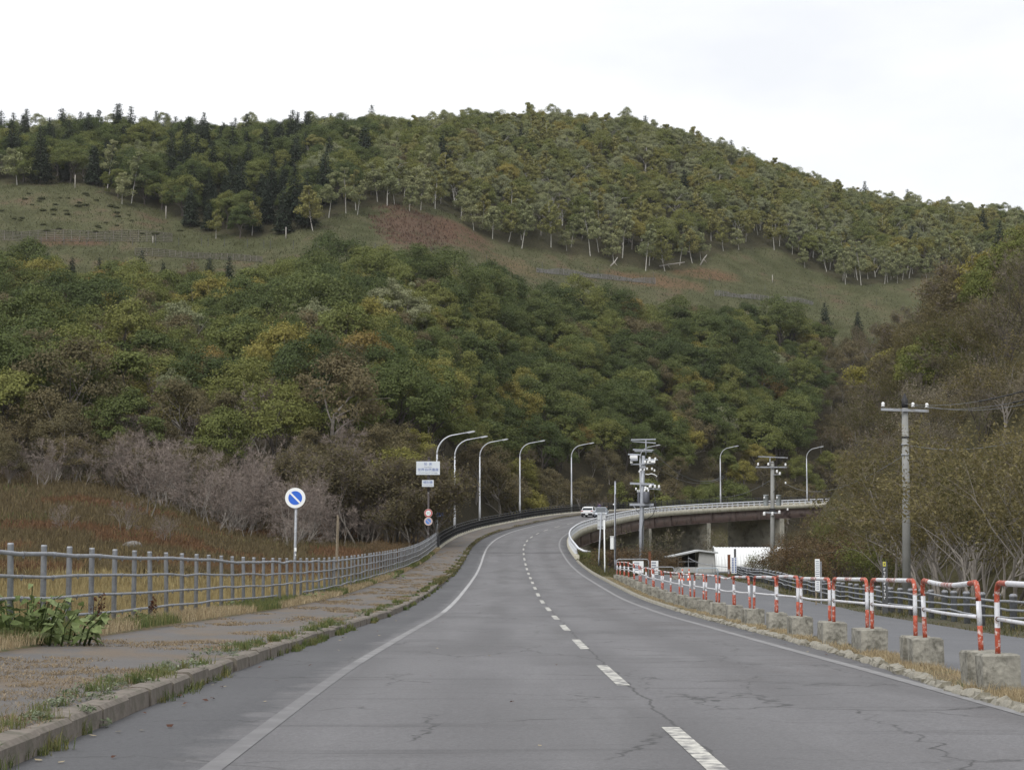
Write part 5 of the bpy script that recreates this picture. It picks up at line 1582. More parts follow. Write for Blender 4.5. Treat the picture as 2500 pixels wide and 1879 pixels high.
# ------------------------------------------------------------------ vegetation builders
def leaf_quads(C, Nn, size, r, aspect=0.62):
    """bent leaf clumps: quads centred at C facing Nn"""
    n = len(C)
    Nn = Nn / (np.linalg.norm(Nn, axis=1)[:, None] + 1e-9)
    a = r.normal(size=(n, 3))
    u = np.cross(Nn, a); u /= np.linalg.norm(u, axis=1)[:, None] + 1e-9
    w = np.cross(Nn, u)
    s_ = size[:, None]
    A = C - u * s_ * .5; B = C - w * s_ * aspect * .5 + Nn * s_ * .06; D = C + w * s_ * aspect * .5 + Nn * s_ * .06; E = C + u * s_ * .5 - Nn * s_ * .08
    V = np.stack([A, B, E, D], 1).reshape(-1, 3)
    F = np.arange(4 * n).reshape(n, 4)
    return V, F

def tubes(lines, sides):
    """list of (points, radii) -> V, quads"""
    V, F = [], []
    n0 = 0
    ang = np.arange(sides) * 2 * math.pi / sides
    for pts, rad in lines:
        pts = np.asarray(pts); m = len(pts)
        t = np.gradient(pts, axis=0); t /= np.linalg.norm(t, axis=1)[:, None] + 1e-9
        ref = np.where(np.abs(t[:, 2:3]) > .9, np.array([[1., 0, 0]]), np.array([[0, 0, 1.]]))
        u = np.cross(ref, t); u /= np.linalg.norm(u, axis=1)[:, None] + 1e-9
        w = np.cross(t, u)
        P = pts[:, None] + np.asarray(rad)[:, None, None] * (np.cos(ang)[None, :, None] * u[:, None] + np.sin(ang)[None, :, None] * w[:, None])
        V.append(P.reshape(-1, 3))
        i = np.arange(m - 1)[:, None] * sides; k_ = np.arange(sides)[None]; k2 = (k_ + 1) % sides
        F.append((np.stack([i + k_, i + k2, i + sides + k2, i + sides + k_], -1) + n0).reshape(-1, 4))
        n0 += m * sides
    return np.concatenate(V), np.concatenate(F)

def grow(r, p, d, L, rad, lev, maxlev, lines, tips, nk, spread, up, seg=4, taper=.55, wander=.12):
    pts, rads = [p.copy()], [rad]
    for i in range(seg):
        d = d + r.normal(0, wander, 3) + np.array((0, 0, up))
        d /= np.linalg.norm(d)
        p = p + d * L / seg
        pts.append(p.copy()); rads.append(rad * (1 - (1 - taper) * (i + 1) / seg))
    lines[lev].append((pts, rads))
    if lev == maxlev:
        tips.append((pts[-1], d)); tips.append((pts[-2], d))
        return
    for k_ in range(nk[lev]):
        t = r.uniform(.35, 1.0) if k_ else 1.0
        i = min(int(t * seg), seg - 1)
        q = pts[i] + (pts[i + 1] - pts[i]) * (t * seg - i)
        side = r.normal(size=3); side -= d * np.dot(side, d); side /= np.linalg.norm(side)
        nd = d * math.cos(spread) + side * math.sin(spread) * r.uniform(.6, 1.3)
        nd /= np.linalg.norm(nd)
        grow(r, q, nd, L * r.uniform(.55, .8), rads[min(i + 1, seg)] * .62, lev + 1, maxlev, lines, tips, nk, spread, up, max(2, seg - 1), taper, wander)

def merge(parts):
    """parts: (V, F, mat index, face value array)"""
    Vs, Fs, ms, vs, n0 = [], [], [], [], 0
    for V, F, m, fv in parts:
        Vs.append(V); Fs.append(F + n0); n0 += len(V)
        ms.append(np.full(len(F), m)); vs.append(fv if fv is not None else np.full(len(F), .5))
    return np.concatenate(Vs), Fs, np.concatenate(ms), np.concatenate(vs)

def broadleaf(seed, H, Rr, leafm, barkm, n_leaf=10000, trunk=.2, lsize=.27, ncl=64, open_=0.0, bare=False):
    """crown of clumps on an uneven dome above a branched trunk"""
    r = np.random.default_rng(seed)
    lines = {i: [] for i in range(4)}; tips = []
    hb = H * trunk
    lean = r.normal(0, .06, 2)
    grow(r, np.array((0, 0, -.6)), np.array((lean[0], lean[1], 1.)), hb + H * .25 + .6, .028 * H, 0, 2, lines, tips, [5, 3, 0], .75, .04, 5)
    tv, tf = tubes([q for k_ in range(3) for q in lines[k_]], 5)
    cz = hb + (H - hb) * .42
    az, el = r.uniform(0, 2 * math.pi, ncl), np.arcsin(r.uniform(-.35, 1, ncl))
    rad = r.uniform(.6, 1.0, ncl) ** .5
    cc = np.stack([Rr * rad * np.cos(az) * np.cos(el), Rr * rad * np.sin(az) * np.cos(el), cz + (H - cz) * .92 * rad * np.sin(el)], 1)
    st = r.uniform(.78, 1.22, 2); cc[:, 0] *= st[0]; cc[:, 1] *= st[1]
    lobe = r.uniform(0, 2 * math.pi, 3)
    cc[:, :2] *= (1 + .22 * np.cos(2 * az + lobe[0]) * .5 + .16 * np.cos(3 * az + lobe[1]))[:, None]
    cc[:, 2] += r.normal(0, .35, ncl) * (np.sin(el) < .8) + .5 * np.cos(az + lobe[2])
    cr = Rr * r.uniform(.11, .33, ncl) * np.where(np.sin(el) > .75, 1.15, 1.0)
    per = r.multinomial(n_leaf, cr ** 2 / (cr ** 2).sum())
    C, Nn = [], []
    ctr = np.array((0, 0, cz))
    for c, q, m in zip(cc, cr, per):
        d = r.normal(size=(m, 3)); d /= np.linalg.norm(d, axis=1)[:, None]
        out = (c - ctr) / (np.linalg.norm(c - ctr) + 1e-6)
        d[:, 2] = np.where(d[:, 2] < -.3, -d[:, 2], d[:, 2])
        sh = (r.uniform(.45, 1.0, m) + np.abs(r.normal(0, .16, m)))[:, None]
        P = c + d * q * sh * np.array((1.05, 1.05, .92))
        C.append(P); Nn.append(d * .9 + out * .5 + np.array((0, 0, .3)) + r.normal(0, .6, (m, 3)))
    C = np.concatenate(C); Nn = np.concatenate(Nn)
    V, F = leaf_quads(C, Nn, lsize * r.uniform(.6, 1.35, len(C)), r)
    fv = np.clip(r.normal(.5, .2, len(F)) + .25 * np.repeat(r.normal(0, 1, ncl), per) * .6, 0, 1)
    V2, Fs, ms, vs = merge([(tv, tf, 0, None), (V, F, 1, fv)])
    return npmesh('broadleaf_tree', V2, Fs, [barkm, leafm], ms, vs)

def birch(seed, H, leafm, n_leaf=3400, clear=.33, Rr=2.4):
    r = np.random.default_rng(seed)
    lines = {i: [] for i in range(4)}; tips = []
    pts, rads = [np.array((0, 0, -.6))], [.115]
    d = np.array((r.normal(0, .05), r.normal(0, .05), 1.)); p = pts[0]
    for i in range(8):
        d = d + r.normal(0, .045, 3); d[2] = abs(d[2]); d /= np.linalg.norm(d)
        p = p + d * (H * .95 + .6) / 8; pts.append(p); rads.append(.115 * (1 - .1 * (i + 1)))
    pts = np.array(pts); lines[0].append((pts, np.array(rads) * H / 10))
    nb = 26
    C, Nn, gid = [], [], []
    for k_ in range(nb):
        t = clear + (1 - clear) * r.uniform(0, 1)
        q = pts[0] + 0
        i = min(int(t * 8), 7); q = pts[i] + (pts[i + 1] - pts[i]) * (t * 8 - i)
        a = r.uniform(0, 2 * math.pi)
        tt = (t - clear) / (1 - clear)
        L = Rr * (1.05 - .75 * tt) * r.uniform(.6, 1.1)
        e = q + np.array((math.cos(a) * L, math.sin(a) * L, L * r.uniform(.25, .75)))
        lines[1].append(([q, (q + e) / 2 + np.array((0, 0, .1)), e], [.04, .025, .012]))
        for (c, q_, m) in ((e, L * .42 + .25, n_leaf // nb * 2 // 3), ((q + e) / 2, L * .3 + .2, n_leaf // nb // 3)):
            dd = r.normal(size=(m, 3)); dd /= np.linalg.norm(dd, axis=1)[:, None]
            C.append(c + dd * q_ * r.uniform(.4, 1, m)[:, None] * np.array((1, 1, .8))); Nn.append(dd + np.array((0, 0, .6)) + r.normal(0, .4, (m, 3)))
            gid.append(np.full(m, r.normal(0, .15)))
    tv, tf = tubes(lines[0] + lines[1], 5)
    C = np.concatenate(C); Nn = np.concatenate(Nn)
    V, F = leaf_quads(C, Nn, .42 * r.uniform(.6, 1.3, len(C)), r)
    return (tv, tf), (V, F, np.clip(r.normal(.5, .2, len(F)) + np.concatenate(gid), 0, 1))
def birch_mesh(seed, H, leafm, **kw):
    (tv, tf), (V, F, fv) = birch(seed, H, leafm, **kw)
    V2, Fs, ms, vs = merge([(tv, tf, 0, None), (V, F, 1, fv)])
    return npmesh('birch_tree', V2, Fs, [M['birch'], leafm], ms, vs)

def spruce_mesh(seed, H, n=2600):
    r = np.random.default_rng(seed)
    lines = [([np.array((0, 0, -.5)), np.array((0, 0, H * .5)), np.array((0, 0, H))], [.14, .09, .02])]
    C, Nn, S = [], [], []
    z = H * .1
    while z < H * .97:
        t = z / H
        Rr = (1 - t) ** .7 * H * .2 * r.uniform(.75, 1.2) + .3
        nbz = max(4, int(9 * (1 - t) + 3))
        a0 = r.uniform(0, 6.28)
        for k_ in range(nbz):
            a = a0 + k_ * 6.283 / nbz + r.normal(0, .15)
            L = Rr * r.uniform(.75, 1.15)
            m = max(4, int(11 * L))
            f = r.uniform(.2, 1, m)
            P = np.stack([np.cos(a) * L * f, np.sin(a) * L * f, z - L * .3 * f + .1 * L * f ** 2], 1) + r.normal(0, .13, (m, 3))
            C.append(P); Nn.append(np.tile(np.array((math.cos(a) * .3, math.sin(a) * .3, 1.)), (m, 1)) + r.normal(0, .35, (m, 3))); S.append(np.full(m, .55 * (.7 + .4 * (1 - t))))
        z += H * .03 * r.uniform(.8, 1.25)
    tv, tf = tubes(lines, 5)
    C = np.concatenate(C); Nn = np.concatenate(Nn); S = np.concatenate(S)
    V, F = leaf_quads(C, Nn, S * r.uniform(.7, 1.3, len(S)), r, .5)
    V2, Fs, ms, vs = merge([(tv, tf, 0, None), (V, F, 1, r.random(len(F)))])
    return npmesh('spruce_tree', V2, Fs, [M['bark_d'], M['spruce']], ms, vs)

def twig_tris(P, D, L, w, r):
    """thin upright ribbons (two-sided triangles) from P along D"""
    n = len(P)
    D = D / (np.linalg.norm(D, axis=1)[:, None] + 1e-9)
    s_ = np.cross(D, r.normal(size=(n, 3))); s_ /= np.linalg.norm(s_, axis=1)[:, None] + 1e-9
    A = P - s_ * w[:, None] * .5; B = P + s_ * w[:, None] * .5; C = P + D * L[:, None]
    return np.stack([A, B, C], 1).reshape(-1, 3), np.arange(3 * n).reshape(n, 3)

def bare_mesh(seed, H, mat, stems=3, levels=3, spread=.55, ntw=1400, tw=.03, trunk_mat=None, leafm=None, n_leaf=0, lsize=.14, up=.05, rad=.016, name='bare_shrub', leafspread=.35):
    """leafless or thinly leaved multi-stem shrub / tree with real branches and fine twigs"""
    r = np.random.default_rng(seed)
    lines = {i: [] for i in range(levels + 1)}; tips = []
    for k_ in range(stems):
        a = r.uniform(0, 6.28)
        d = np.array((math.cos(a) * .35 * (stems > 1), math.sin(a) * .35 * (stems > 1), 1.)) + r.normal(0, .08, 3)
        grow(r, np.array((math.cos(a) * .12 * (stems > 1), math.sin(a) * .12 * (stems > 1), -.5)), d / np.linalg.norm(d), H * .45 + .5, rad * H, 0, levels, lines, tips, [4, 3, 3, 2][:levels] + [0], spread, up, 5)
    parts = []
    tv, tf = tubes(lines[0] + (lines[1] if levels > 1 else []), 6); parts.append((tv, tf, 0, None))
    rest = [q for k_ in range(2, levels + 1) for q in lines[k_]]
    if rest:
        tv, tf = tubes(rest, 3); parts.append((tv, tf, 0, None))
    T = np.array([t_[0] for t_ in tips]); TD = np.array([t_[1] for t_ in tips])
    zmax = T[:, 2].max(); sc_ = H / max(zmax * 1.04, .1)
    if ntw:
        i = r.integers(0, len(T), ntw)
        D = TD[i] + r.normal(0, .75, (ntw, 3)) + np.array((0, 0, .15))
        V, F = twig_tris(T[i] - TD[i] * r.uniform(0, .5, ntw)[:, None] * H * .08, D, H * .1 * r.uniform(.3, 1.2, ntw), np.full(ntw, tw / sc_ ** .5), r)
        parts.append((V, F, 1, r.random(len(F))))
    if n_leaf:
        i = r.integers(0, len(T), n_leaf)
        C = T[i] + r.normal(0, leafspread, (n_leaf, 3)) * np.array((1, 1, .8))
        V, F = leaf_quads(C, r.normal(0, .6, (n_leaf, 3)) + np.array((0, -.2, .8)), lsize * r.uniform(.6, 1.4, n_leaf), r, .42)
        parts.append((V, F, 2, np.clip(r.random(len(F)) * .7 + .3 * r.random(len(T))[i], 0, 1)))
    V2, Fs, ms, vs = merge(parts)
    V2 = V2 * np.array((1, 1, 1)) * sc_
    mats = [trunk_mat or M['bark'], mat] + ([leafm] if n_leaf else [])
    return npmesh(name, V2, Fs, mats, ms, vs)

# prototypes (several shapes of each kind share their meshes between all trees)
PR = {}
PR['dark'] = [broadleaf(100 + i, (9.0, 8.2, 10.0)[i], (4.2, 3.7, 4.6)[i], M['oak_dark'], M['bark_d']) for i in range(3)]
PR['mid'] = [broadleaf(110 + i, (8.6, 9.4, 7.8)[i], (3.9, 4.3, 3.5)[i], M['oak_mid'], M['bark_d']) for i in range(3)]
PR['yel'] = [broadleaf(120 + i, (7.8, 8.6)[i], (3.4, 3.9)[i], M['oak_yel'], M['bark'], 8500) for i in range(2)]
PR['org'] = [broadleaf(130 + i, (7.4, 8.0)[i], (3.2, 3.6)[i], M['oak_org'], M['bark'], 8000) for i in range(2)]
PR['silver'] = [broadleaf(140 + i, (8.2, 9.2)[i], (3.0, 3.3)[i], M['silver'], M['bark'], 8500, lsize=.25) for i in range(2)]
PR['olive'] = [broadleaf(150 + i, (7.2, 8.0)[i], (3.3, 3.6)[i], M['olive'], M['bark'], 6000, trunk=.25, lsize=.24) for i in range(2)]
PR['birch'] = [birch_mesh(160 + i, (10.0, 11.5, 9.0)[i], M['birch_lf']) for i in range(3)]
PR['birch_y'] = [birch_mesh(170 + i, (9.5, 10.5)[i], M['birch_yl']) for i in range(2)]
PR['birch_in'] = [broadleaf(165 + i, (9.0, 10.0, 8.2)[i], (2.7, 3.0, 2.5)[i], (M['birch_lf'], M['birch_lf'], M['birch_yl'])[i], M['birch'], 7000, trunk=.16, lsize=.24, ncl=44) for i in range(3)]
PR['spruce'] = [spruce_mesh(180 + i, (11, 9.0, 12.5)[i]) for i in range(3)]
PR['bare'] = [bare_mesh(190 + i, (5.5, 6.5, 4.6)[i], M['twig'], (3, 2, 4)[i], 3, .62, 2400, .03, up=.02) for i in range(3)]
PR['bare_br'] = [bare_mesh(200 + i, (6.5, 7.5, 5.5)[i], M['twig_br'], (2, 1, 3)[i], 3, .6, 1300, .025, M['bark_d'], M['thinleaf'], 1700, .2, leafspread=.26) for i in range(3)]
PR['thin'] = [bare_mesh(210 + i, (7.5, 8.5)[i], M['twig_br'], 1, 3, .6, 1600, .03, M['bark'], M['olive'], 2200, .3, leafspread=.5) for i in range(2)]
PR['road'] = [bare_mesh(220 + i, (6.6, 7.4, 5.8, 6.9)[i], M['twig_br'], (3, 4, 4, 3)[i], 3, .58, 900, .012, M['bark'], M['walnut'], (6500, 7000, 6000, 6500)[i], .165, rad=.0125, leafspread=.24, name='roadside_tree') for i in range(4)]
PR['willow'] = [bare_mesh(230 + i, (5.2, 4.6)[i], M['twig_br'], 4, 3, .5, 1500, .015, M['bark_d'], M['willow'], 5500, .15, leafspread=.4) for i in range(2)]
PR['russet'] = [bare_mesh(240 + i, (3.2, 2.6)[i], M['twig_br'], 5, 2, .55, 500, .012, M['bark_d'], M['walnut_r'], 2600, .15, leafspread=.32) for i in range(2)]
PR['bush'] = [bare_mesh(250 + i, (2.6, 2.2)[i], M['twig_br'], 5, 2, .6, 200, .01, M['bark_d'], M['oak_mid'], 3000, .13, leafspread=.3) for i in range(2)]

def tree_at(kind, x, y, scale, lab, cat, group, name, z=None, var=None, r=rng):
    me = PR[kind][int(r.integers(len(PR[kind]))) if var is None else var]
    o = link(name, me, None, (x, y, gz(x, y) if z is None else z), float(r.uniform(0, 6.28)))
    o.scale = (scale * r.uniform(.92, 1.1), scale * r.uniform(.92, 1.1), scale * r.uniform(.92, 1.08))
    return tag(o, lab, cat, group)

# ------------------------------------------------------------------ lower wood
def jitter_grid(x0, x1, y0, y1, step, r):
    gx, gy = np.meshgrid(np.arange(x0, x1, step), np.arange(y0, y1, step))
    gx = gx + (np.arange(gx.shape[0])[:, None] % 2) * step * .5
    return np.stack([gx.ravel() + r.uniform(-.38, .38, gx.size) * step, gy.ravel() + r.uniform(-.38, .38, gx.size) * step], 1)
r1 = np.random.default_rng(21)
pts = jitter_grid(-150, 170, 160, 620, 6.4, r1)
u_ = CX + F_PX * pts[:, 0] / pts[:, 1]
zg_ = ground(pts[:, 0], pts[:, 1])
px_, py_ = proj(pts[:, 0], pts[:, 1], zg_)
ok = (u_ > -220) & (u_ < 2720) & (pts[:, 1] > np.interp(u_, U, ZB) + 3) & (pts[:, 1] < np.interp(u_, U, ZT) + 2)
# stay clear of the bridge
d_road = np.array([np.min((_PX - a) ** 2 + (_PY - b_) ** 2) for a, b_ in pts])
ok &= d_road > 12.5 ** 2
pts, px_, py_, zg_ = pts[ok], px_[ok], py_[ok], zg_[ok]
def lower_species(px, py, r):
    yt = py - 95          # where the crown shows
    n1 = float(vnoise(np.array(px / 130), np.array(py / 110), 9)); n2 = float(vnoise(np.array(px / 60), np.array(py / 60), 10))
    q = r.random()
    if py > 1190 and px < 900:
        return 'bare' if q < .62 else ('olive' if q < .82 else 'thin')
    if py > 1100 and px < 850:
        return ('bare' if q < .34 else 'olive' if q < .62 else 'mid' if q < .86 else 'dark' if q < .96 else 'org')
    if px > 850 and py > 1170:
        return ('olive' if q < .4 else 'thin' if q < .62 else 'bare' if q < .74 else 'mid' if q < .93 else 'yel')
    if px > 2000 and py > 820:
        return ('thin' if q < .4 else 'bare_br' if q < .7 else 'olive')
    if px < 1150 and py > 720:
        lst = (('mid', .36), ('dark', .23), ('org', .025 + .05 * (n1 > .62)), ('yel', .1), ('olive', .14), ('silver', .03), ('thin', .04))
    elif py < 760:
        lst = (('mid', .45), ('dark', .38), ('yel', .05), ('org', .015), ('silver', .02), ('olive', .04))
    else:
        lst = (('dark', .52), ('mid', .35), ('yel', .04), ('org', .025), ('olive', .05), ('silver', .015))
    tot = sum(w for _, w in lst); q *= tot
    for k_, w in lst:
        q -= w
        if q <= 0:
            return k_
    return 'mid'
sp = [lower_species(a, b_, r1) for a, b_ in zip(px_, py_)]
order = np.argsort(pts[:, 1])
vis = (px_ > -60) & (px_ < 2560)
named = [i for i in order if vis[i]]
# the nearest 290 in view, per whole wood, are trees of their own
ind = set(named[:290])
ADJ = {'dark': 'dark green round-crowned tree', 'mid': 'mid green leafy tree', 'yel': 'yellow-green leafy tree', 'org': 'rust-orange autumn tree', 'silver': 'pale silvery green tree', 'olive': 'olive-brown thinning tree', 'bare': 'bare grey-purple tree', 'thin': 'half-bare thin-leaved brown tree', 'bare_br': 'bare brown tree'}
NM = {'bare': 'bare_tree', 'thin': 'half_bare_tree', 'bare_br': 'bare_tree'}
def landmark(px):
    for lim, w in ((300, 'above the left end of the fence'), (640, 'left of the no parking sign'), (850, 'above the no parking sign'), (1060, 'above the name boards'), (1200, 'behind the second and third lamps'), (1330, 'behind the fourth lamp'), (1480, 'behind the fifth lamp'), (1660, 'behind the crowded steel pole'), (1830, 'behind the seventh lamp'), (2060, 'behind the second utility pole')):
        if px < lim:
            return w
    return 'behind the near concrete pole'
def zone(px, py):
    return ('low ' if py > 1180 else 'midway up ' if py > 1060 else 'higher up ') + landmark(px)
SRC = {}
stuffL = []
for i in range(len(pts)):
    x, y = pts[i]; k_ = sp[i]
    s_ = np.clip(r1.normal(.98, .2), .6, 1.45) * (.8 if py_[i] > 1150 and k_ != 'bare' else 1.0)
    if i in ind:
        lab = ADJ[k_] + ' ' + zone(px_[i], py_[i])
        o = tree_at(k_, x, y, s_, lab, 'tree', lab, NM.get(k_, 'broadleaf_tree'), z=zg_[i], r=r1)
        SRC.setdefault(o.data.name, o)
    elif True:
        stuffL.append((x, y, zg_[i], k_, s_))

# ------------------------------------------------------------------ upper wood
r2 = np.random.default_rng(31)
pts = jitter_grid(-190, 300, 440, 905, 5.9, r2)
u_ = CX + F_PX * pts[:, 0] / pts[:, 1]
zg2 = ground(pts[:, 0], pts[:, 1])
px2, py2 = proj(pts[:, 0], pts[:, 1], zg2)
ok = (u_ > -250) & (u_ < 2800) & (pts[:, 1] > np.interp(u_, U, ZT) + 4) & (pts[:, 1] < np.interp(u_, U, ZC) + 14) & (py2 < np.interp(px2, EDGE_X, EDGE_Y) - 2)
pts, px2, py2, zg2 = pts[ok], px2[ok], py2[ok], zg2[ok]
ed = np.interp(px2, EDGE_X, EDGE_Y) - py2            # pixels above the wood's lower edge
crest_d = np.interp(px2, U, ZC) - pts[:, 1]
stuffU = []
_q = jitter_grid(-190, 300, 600, 905, 3.6, r2)      # close growth along the crest
_qu = CX + F_PX * _q[:, 0] / _q[:, 1]
_qc = np.interp(_qu, U, ZC) - _q[:, 1]
for (x, y) in _q[(_qc < 26) & (_qc > -10) & (_qu > -200) & (_qu < 2700)]:
    stuffU.append((x, y, gz(x, y), 'mid' if r2.random() < .55 else 'silver' if r2.random() < .6 else 'dark', r2.uniform(.6, .85)))
names_up = {'birch_in': 'birch_tree', 'birch': 'birch_tree', 'birch_y': 'birch_tree', 'spruce': 'spruce_tree'}
cnt_b = cnt_s = 0
for i in range(len(pts)):
    x, y = pts[i]; q = r2.random(); px, py = px2[i], py2[i]
    leftw = px < 920
    skyline = crest_d[i] < 25
    top_row = crest_d[i] < 40
    dark_clump = (400 < px < 760 and ed[i] < 190)
    far_left = px < 460
    if dark_clump:
        k_ = 'spruce' if q < .7 else ('dark' if q < .9 else 'mid')
    elif leftw:
        k_ = 'spruce' if q < (.3 if far_left or skyline else .2) else ('dark' if q < .5 else 'mid' if q < .8 else 'silver' if q < .9 else 'birch')
    elif px < 1180:
        k_ = 'spruce' if q < (.28 if skyline else .05) else ('birch' if q < .45 else 'mid' if q < .75 else 'silver' if q < .87 else 'birch_y' if q < .95 else 'olive')
    else:
        k_ = 'spruce' if q < (.05 if skyline else .012) else ('birch' if q < .4 else 'mid' if q < .66 else 'silver' if q < .8 else 'birch_y' if q < .93 else 'yel')
    s_ = r2.uniform(.75, 1.3)
    if k_ in ('dark', 'mid', 'silver', 'yel', 'org', 'olive'):
        s_ *= .92
    if top_row and k_ != 'spruce':
        s_ = min(s_, 1.0) * .85
        if 'birch' in k_:
            k_ = 'silver' if q < .3 else 'mid'
    if skyline and k_ == 'spruce':
        s_ *= .88
    if ed[i] < 26 and not dark_clump and not far_left and -40 < px < 2300 and k_ != 'spruce':
        k_ = 'birch' if q < .8 else 'birch_y'
        cnt_b += 1
        lab = 'white-stemmed birch edging the upper wood above ' + ('the fern patch' if px < 1200 else ('the grey slope grid' if px < 1700 else 'the right-hand meadow'))
        (tv_o) = tree_at(k_, x, y, s_, lab, 'tree', lab, 'birch_tree', z=zg2[i], r=r2)
        SRC.setdefault(tv_o.data.name, tv_o)
    elif skyline and k_ == 'spruce' and -40 < px < 2540:
        lab = 'dark spruce standing out on the skyline' + (' of the left ridge' if px < 920 else ' of the round summit')
        o = tree_at(k_, x, y, s_, lab, 'tree', lab, 'spruce_tree', z=zg2[i], r=r2)
        SRC.setdefault(o.data.name, o)
    else:
        if k_ == 'birch' and (ed[i] > 45 or r2.random() < .5):
            k_ = 'birch_in'
        stuffU.append((x, y, zg2[i], k_, s_))
# single trees standing out on the meadow
def on_ground(px, py, y0, y1):
    """walk the sight line until it meets the ground"""
    for Y in np.arange(y0, y1, .5):
        p = at(px, py, Y)
        if gz(p[0], p[1]) >= p[2]:
            return p
    return at(px, py, y1)
for (px, py, k_, s_, lab) in ((298, 500, 'birch', .95, 'left of a pair of pale birches alone on the left meadow'), (320, 497, 'birch', 1.1, 'right of a pair of pale birches alone on the left meadow'), (765, 566, 'birch_y', 1.2, 'yellow-green birch with a white stem beside the dark spruces'),
                             (527, 583, 'birch_y', .7, 'small yellowish birch in front of the dark spruces'), (615, 576, 'birch_y', .8, 'crooked yellowish birch in front of the dark spruces'), (872, 525, 'birch', .8, 'small birch alone above the middle meadow'), (42, 452, 'birch', 1.15, 'pale birch at the far left edge of the upper wood'), (999, 518, 'birch', .85, 'left of two white birches above the fern patch'), (1027, 514, 'birch', 1.0, 'right of two white birches above the fern patch')):
    p = on_ground(px, py, 400, 700)
    o = tree_at(k_, p[0], p[1], s_, lab, 'tree', 'lone trees on the meadow', 'birch_tree')
# spruces along the top of the lower wood
for (px, py, s_) in ((175, 640, .75), (242, 640, .6), (345, 655, .8), (398, 655, .75), (510, 665, .8), (558, 672, .85), (540, 690, .5), (1345, 745, .6), (1420, 752, .8), (1898, 765, .65), (1932, 770, .75), (2015, 775, 1.0), (2095, 770, .9), (60, 640, .7), (115, 640, .7)):
    p = on_ground(px, py + 66, 330, 620)
    o = tree_at('spruce', p[0], p[1], s_, 'dark spruce poking out at the top of the lower wood', 'tree', 'dark spruces at the top of the lower wood', 'spruce_tree')
    SRC.setdefault(o.data.name, o)

# ------------------------------------------------------------------ the rest of both woods as one mass each
def wood(name, items, label):
    kinds = {}
    for it in items:
        kinds.setdefault(it[3], []).append(it)
    srcs, sp_i, P, S_, Rz = [], [], [], [], []
    rr = np.random.default_rng(77)
    for k_, lst in kinds.items():
        ms = [m for m in PR[k_]]
        base = len(srcs)
        for m in ms:
            if m.name not in SRC:       # every shape is also planted once as a tree of its own
                it = lst.pop()
                lab = ADJ.get(k_, 'birch with a pale stem' if 'birch' in k_ else 'dark spruce') + ' inside the ' + label
                SRC[m.name] = tag(link(NM.get(k_, names_up.get(k_, 'broadleaf_tree')), m, None, (it[0], it[1], it[2])), lab, 'tree', lab)
            srcs.append(SRC[m.name])
        for it in lst:
            P.append(it[:3]); S_.append(it[4]); sp_i.append(base + int(rr.integers(len(ms)))); Rz.append(rr.uniform(0, 6.28))
    me = bpy.data.meshes.new(name)
    me.vertices.add(len(P)); me.vertices.foreach_set('co', np.array(P, np.float32).ravel())
    for an, ty, dat in (('kind_index', 'INT', np.array(sp_i, np.int32)), ('size', 'FLOAT', np.array(S_, np.float32)), ('turn', 'FLOAT', np.array(Rz, np.float32))):
        a = me.attributes.new(an, ty, 'POINT'); a.data.foreach_set('value', dat)
    o = tag(link(name, me), label + ' seen as one mass of trees', 'wood', None, 'stuff')
    ng = bpy.data.node_groups.new(name, 'GeometryNodeTree')
    ng.interface.new_socket('Geometry', in_out='INPUT', socket_type='NodeSocketGeometry')
    ng.interface.new_socket('Geometry', in_out='OUTPUT', socket_type='NodeSocketGeometry')
    N, Lk = ng.nodes, ng.links
    gi, go = N.new('NodeGroupInput'), N.new('NodeGroupOutput')
    m2p = N.new('GeometryNodeMeshToPoints'); Lk.new(gi.outputs[0], m2p.inputs[0])
    def attr(nm, ty):
        a = N.new('GeometryNodeInputNamedAttribute'); a.data_type = ty; a.inputs['Name'].default_value = nm; return a.outputs['Attribute']
    ki, sz, tn = attr('kind_index', 'INT'), attr('size', 'FLOAT'), attr('turn', 'FLOAT')
    cx_ = N.new('ShaderNodeCombineXYZ'); Lk.new(tn, cx_.inputs['Z'])
    jn = N.new('GeometryNodeJoinGeometry')
    for k_, so in enumerate(srcs):
        cmp_ = N.new('FunctionNodeCompare'); cmp_.data_type = 'INT'; cmp_.operation = 'EQUAL'
        ia = [s for s in cmp_.inputs if s.type == 'INT']
        Lk.new(ki, ia[0]); ia[1].default_value = k_
        oi = N.new('GeometryNodeObjectInfo'); oi.inputs['Object'].default_value = so; oi.transform_space = 'ORIGINAL'
        ip = N.new('GeometryNodeInstanceOnPoints')
        Lk.new(m2p.outputs[0], ip.inputs['Points']); Lk.new(cmp_.outputs[0], ip.inputs['Selection']); Lk.new(oi.outputs['Geometry'], ip.inputs['Instance'])
        Lk.new(cx_.outputs[0], ip.inputs['Rotation']); Lk.new(sz, ip.inputs['Scale'])
        Lk.new(ip.outputs[0], jn.inputs[0])
    Lk.new(jn.outputs[0], go.inputs[0])
    md = o.modifiers.new('trees', 'NODES'); md.node_group = ng
    return o
wood('lower_wood', stuffL, 'upper part of the lower hillside wood')
wood('upper_wood', stuffU, 'wood covering the rounded hilltop')

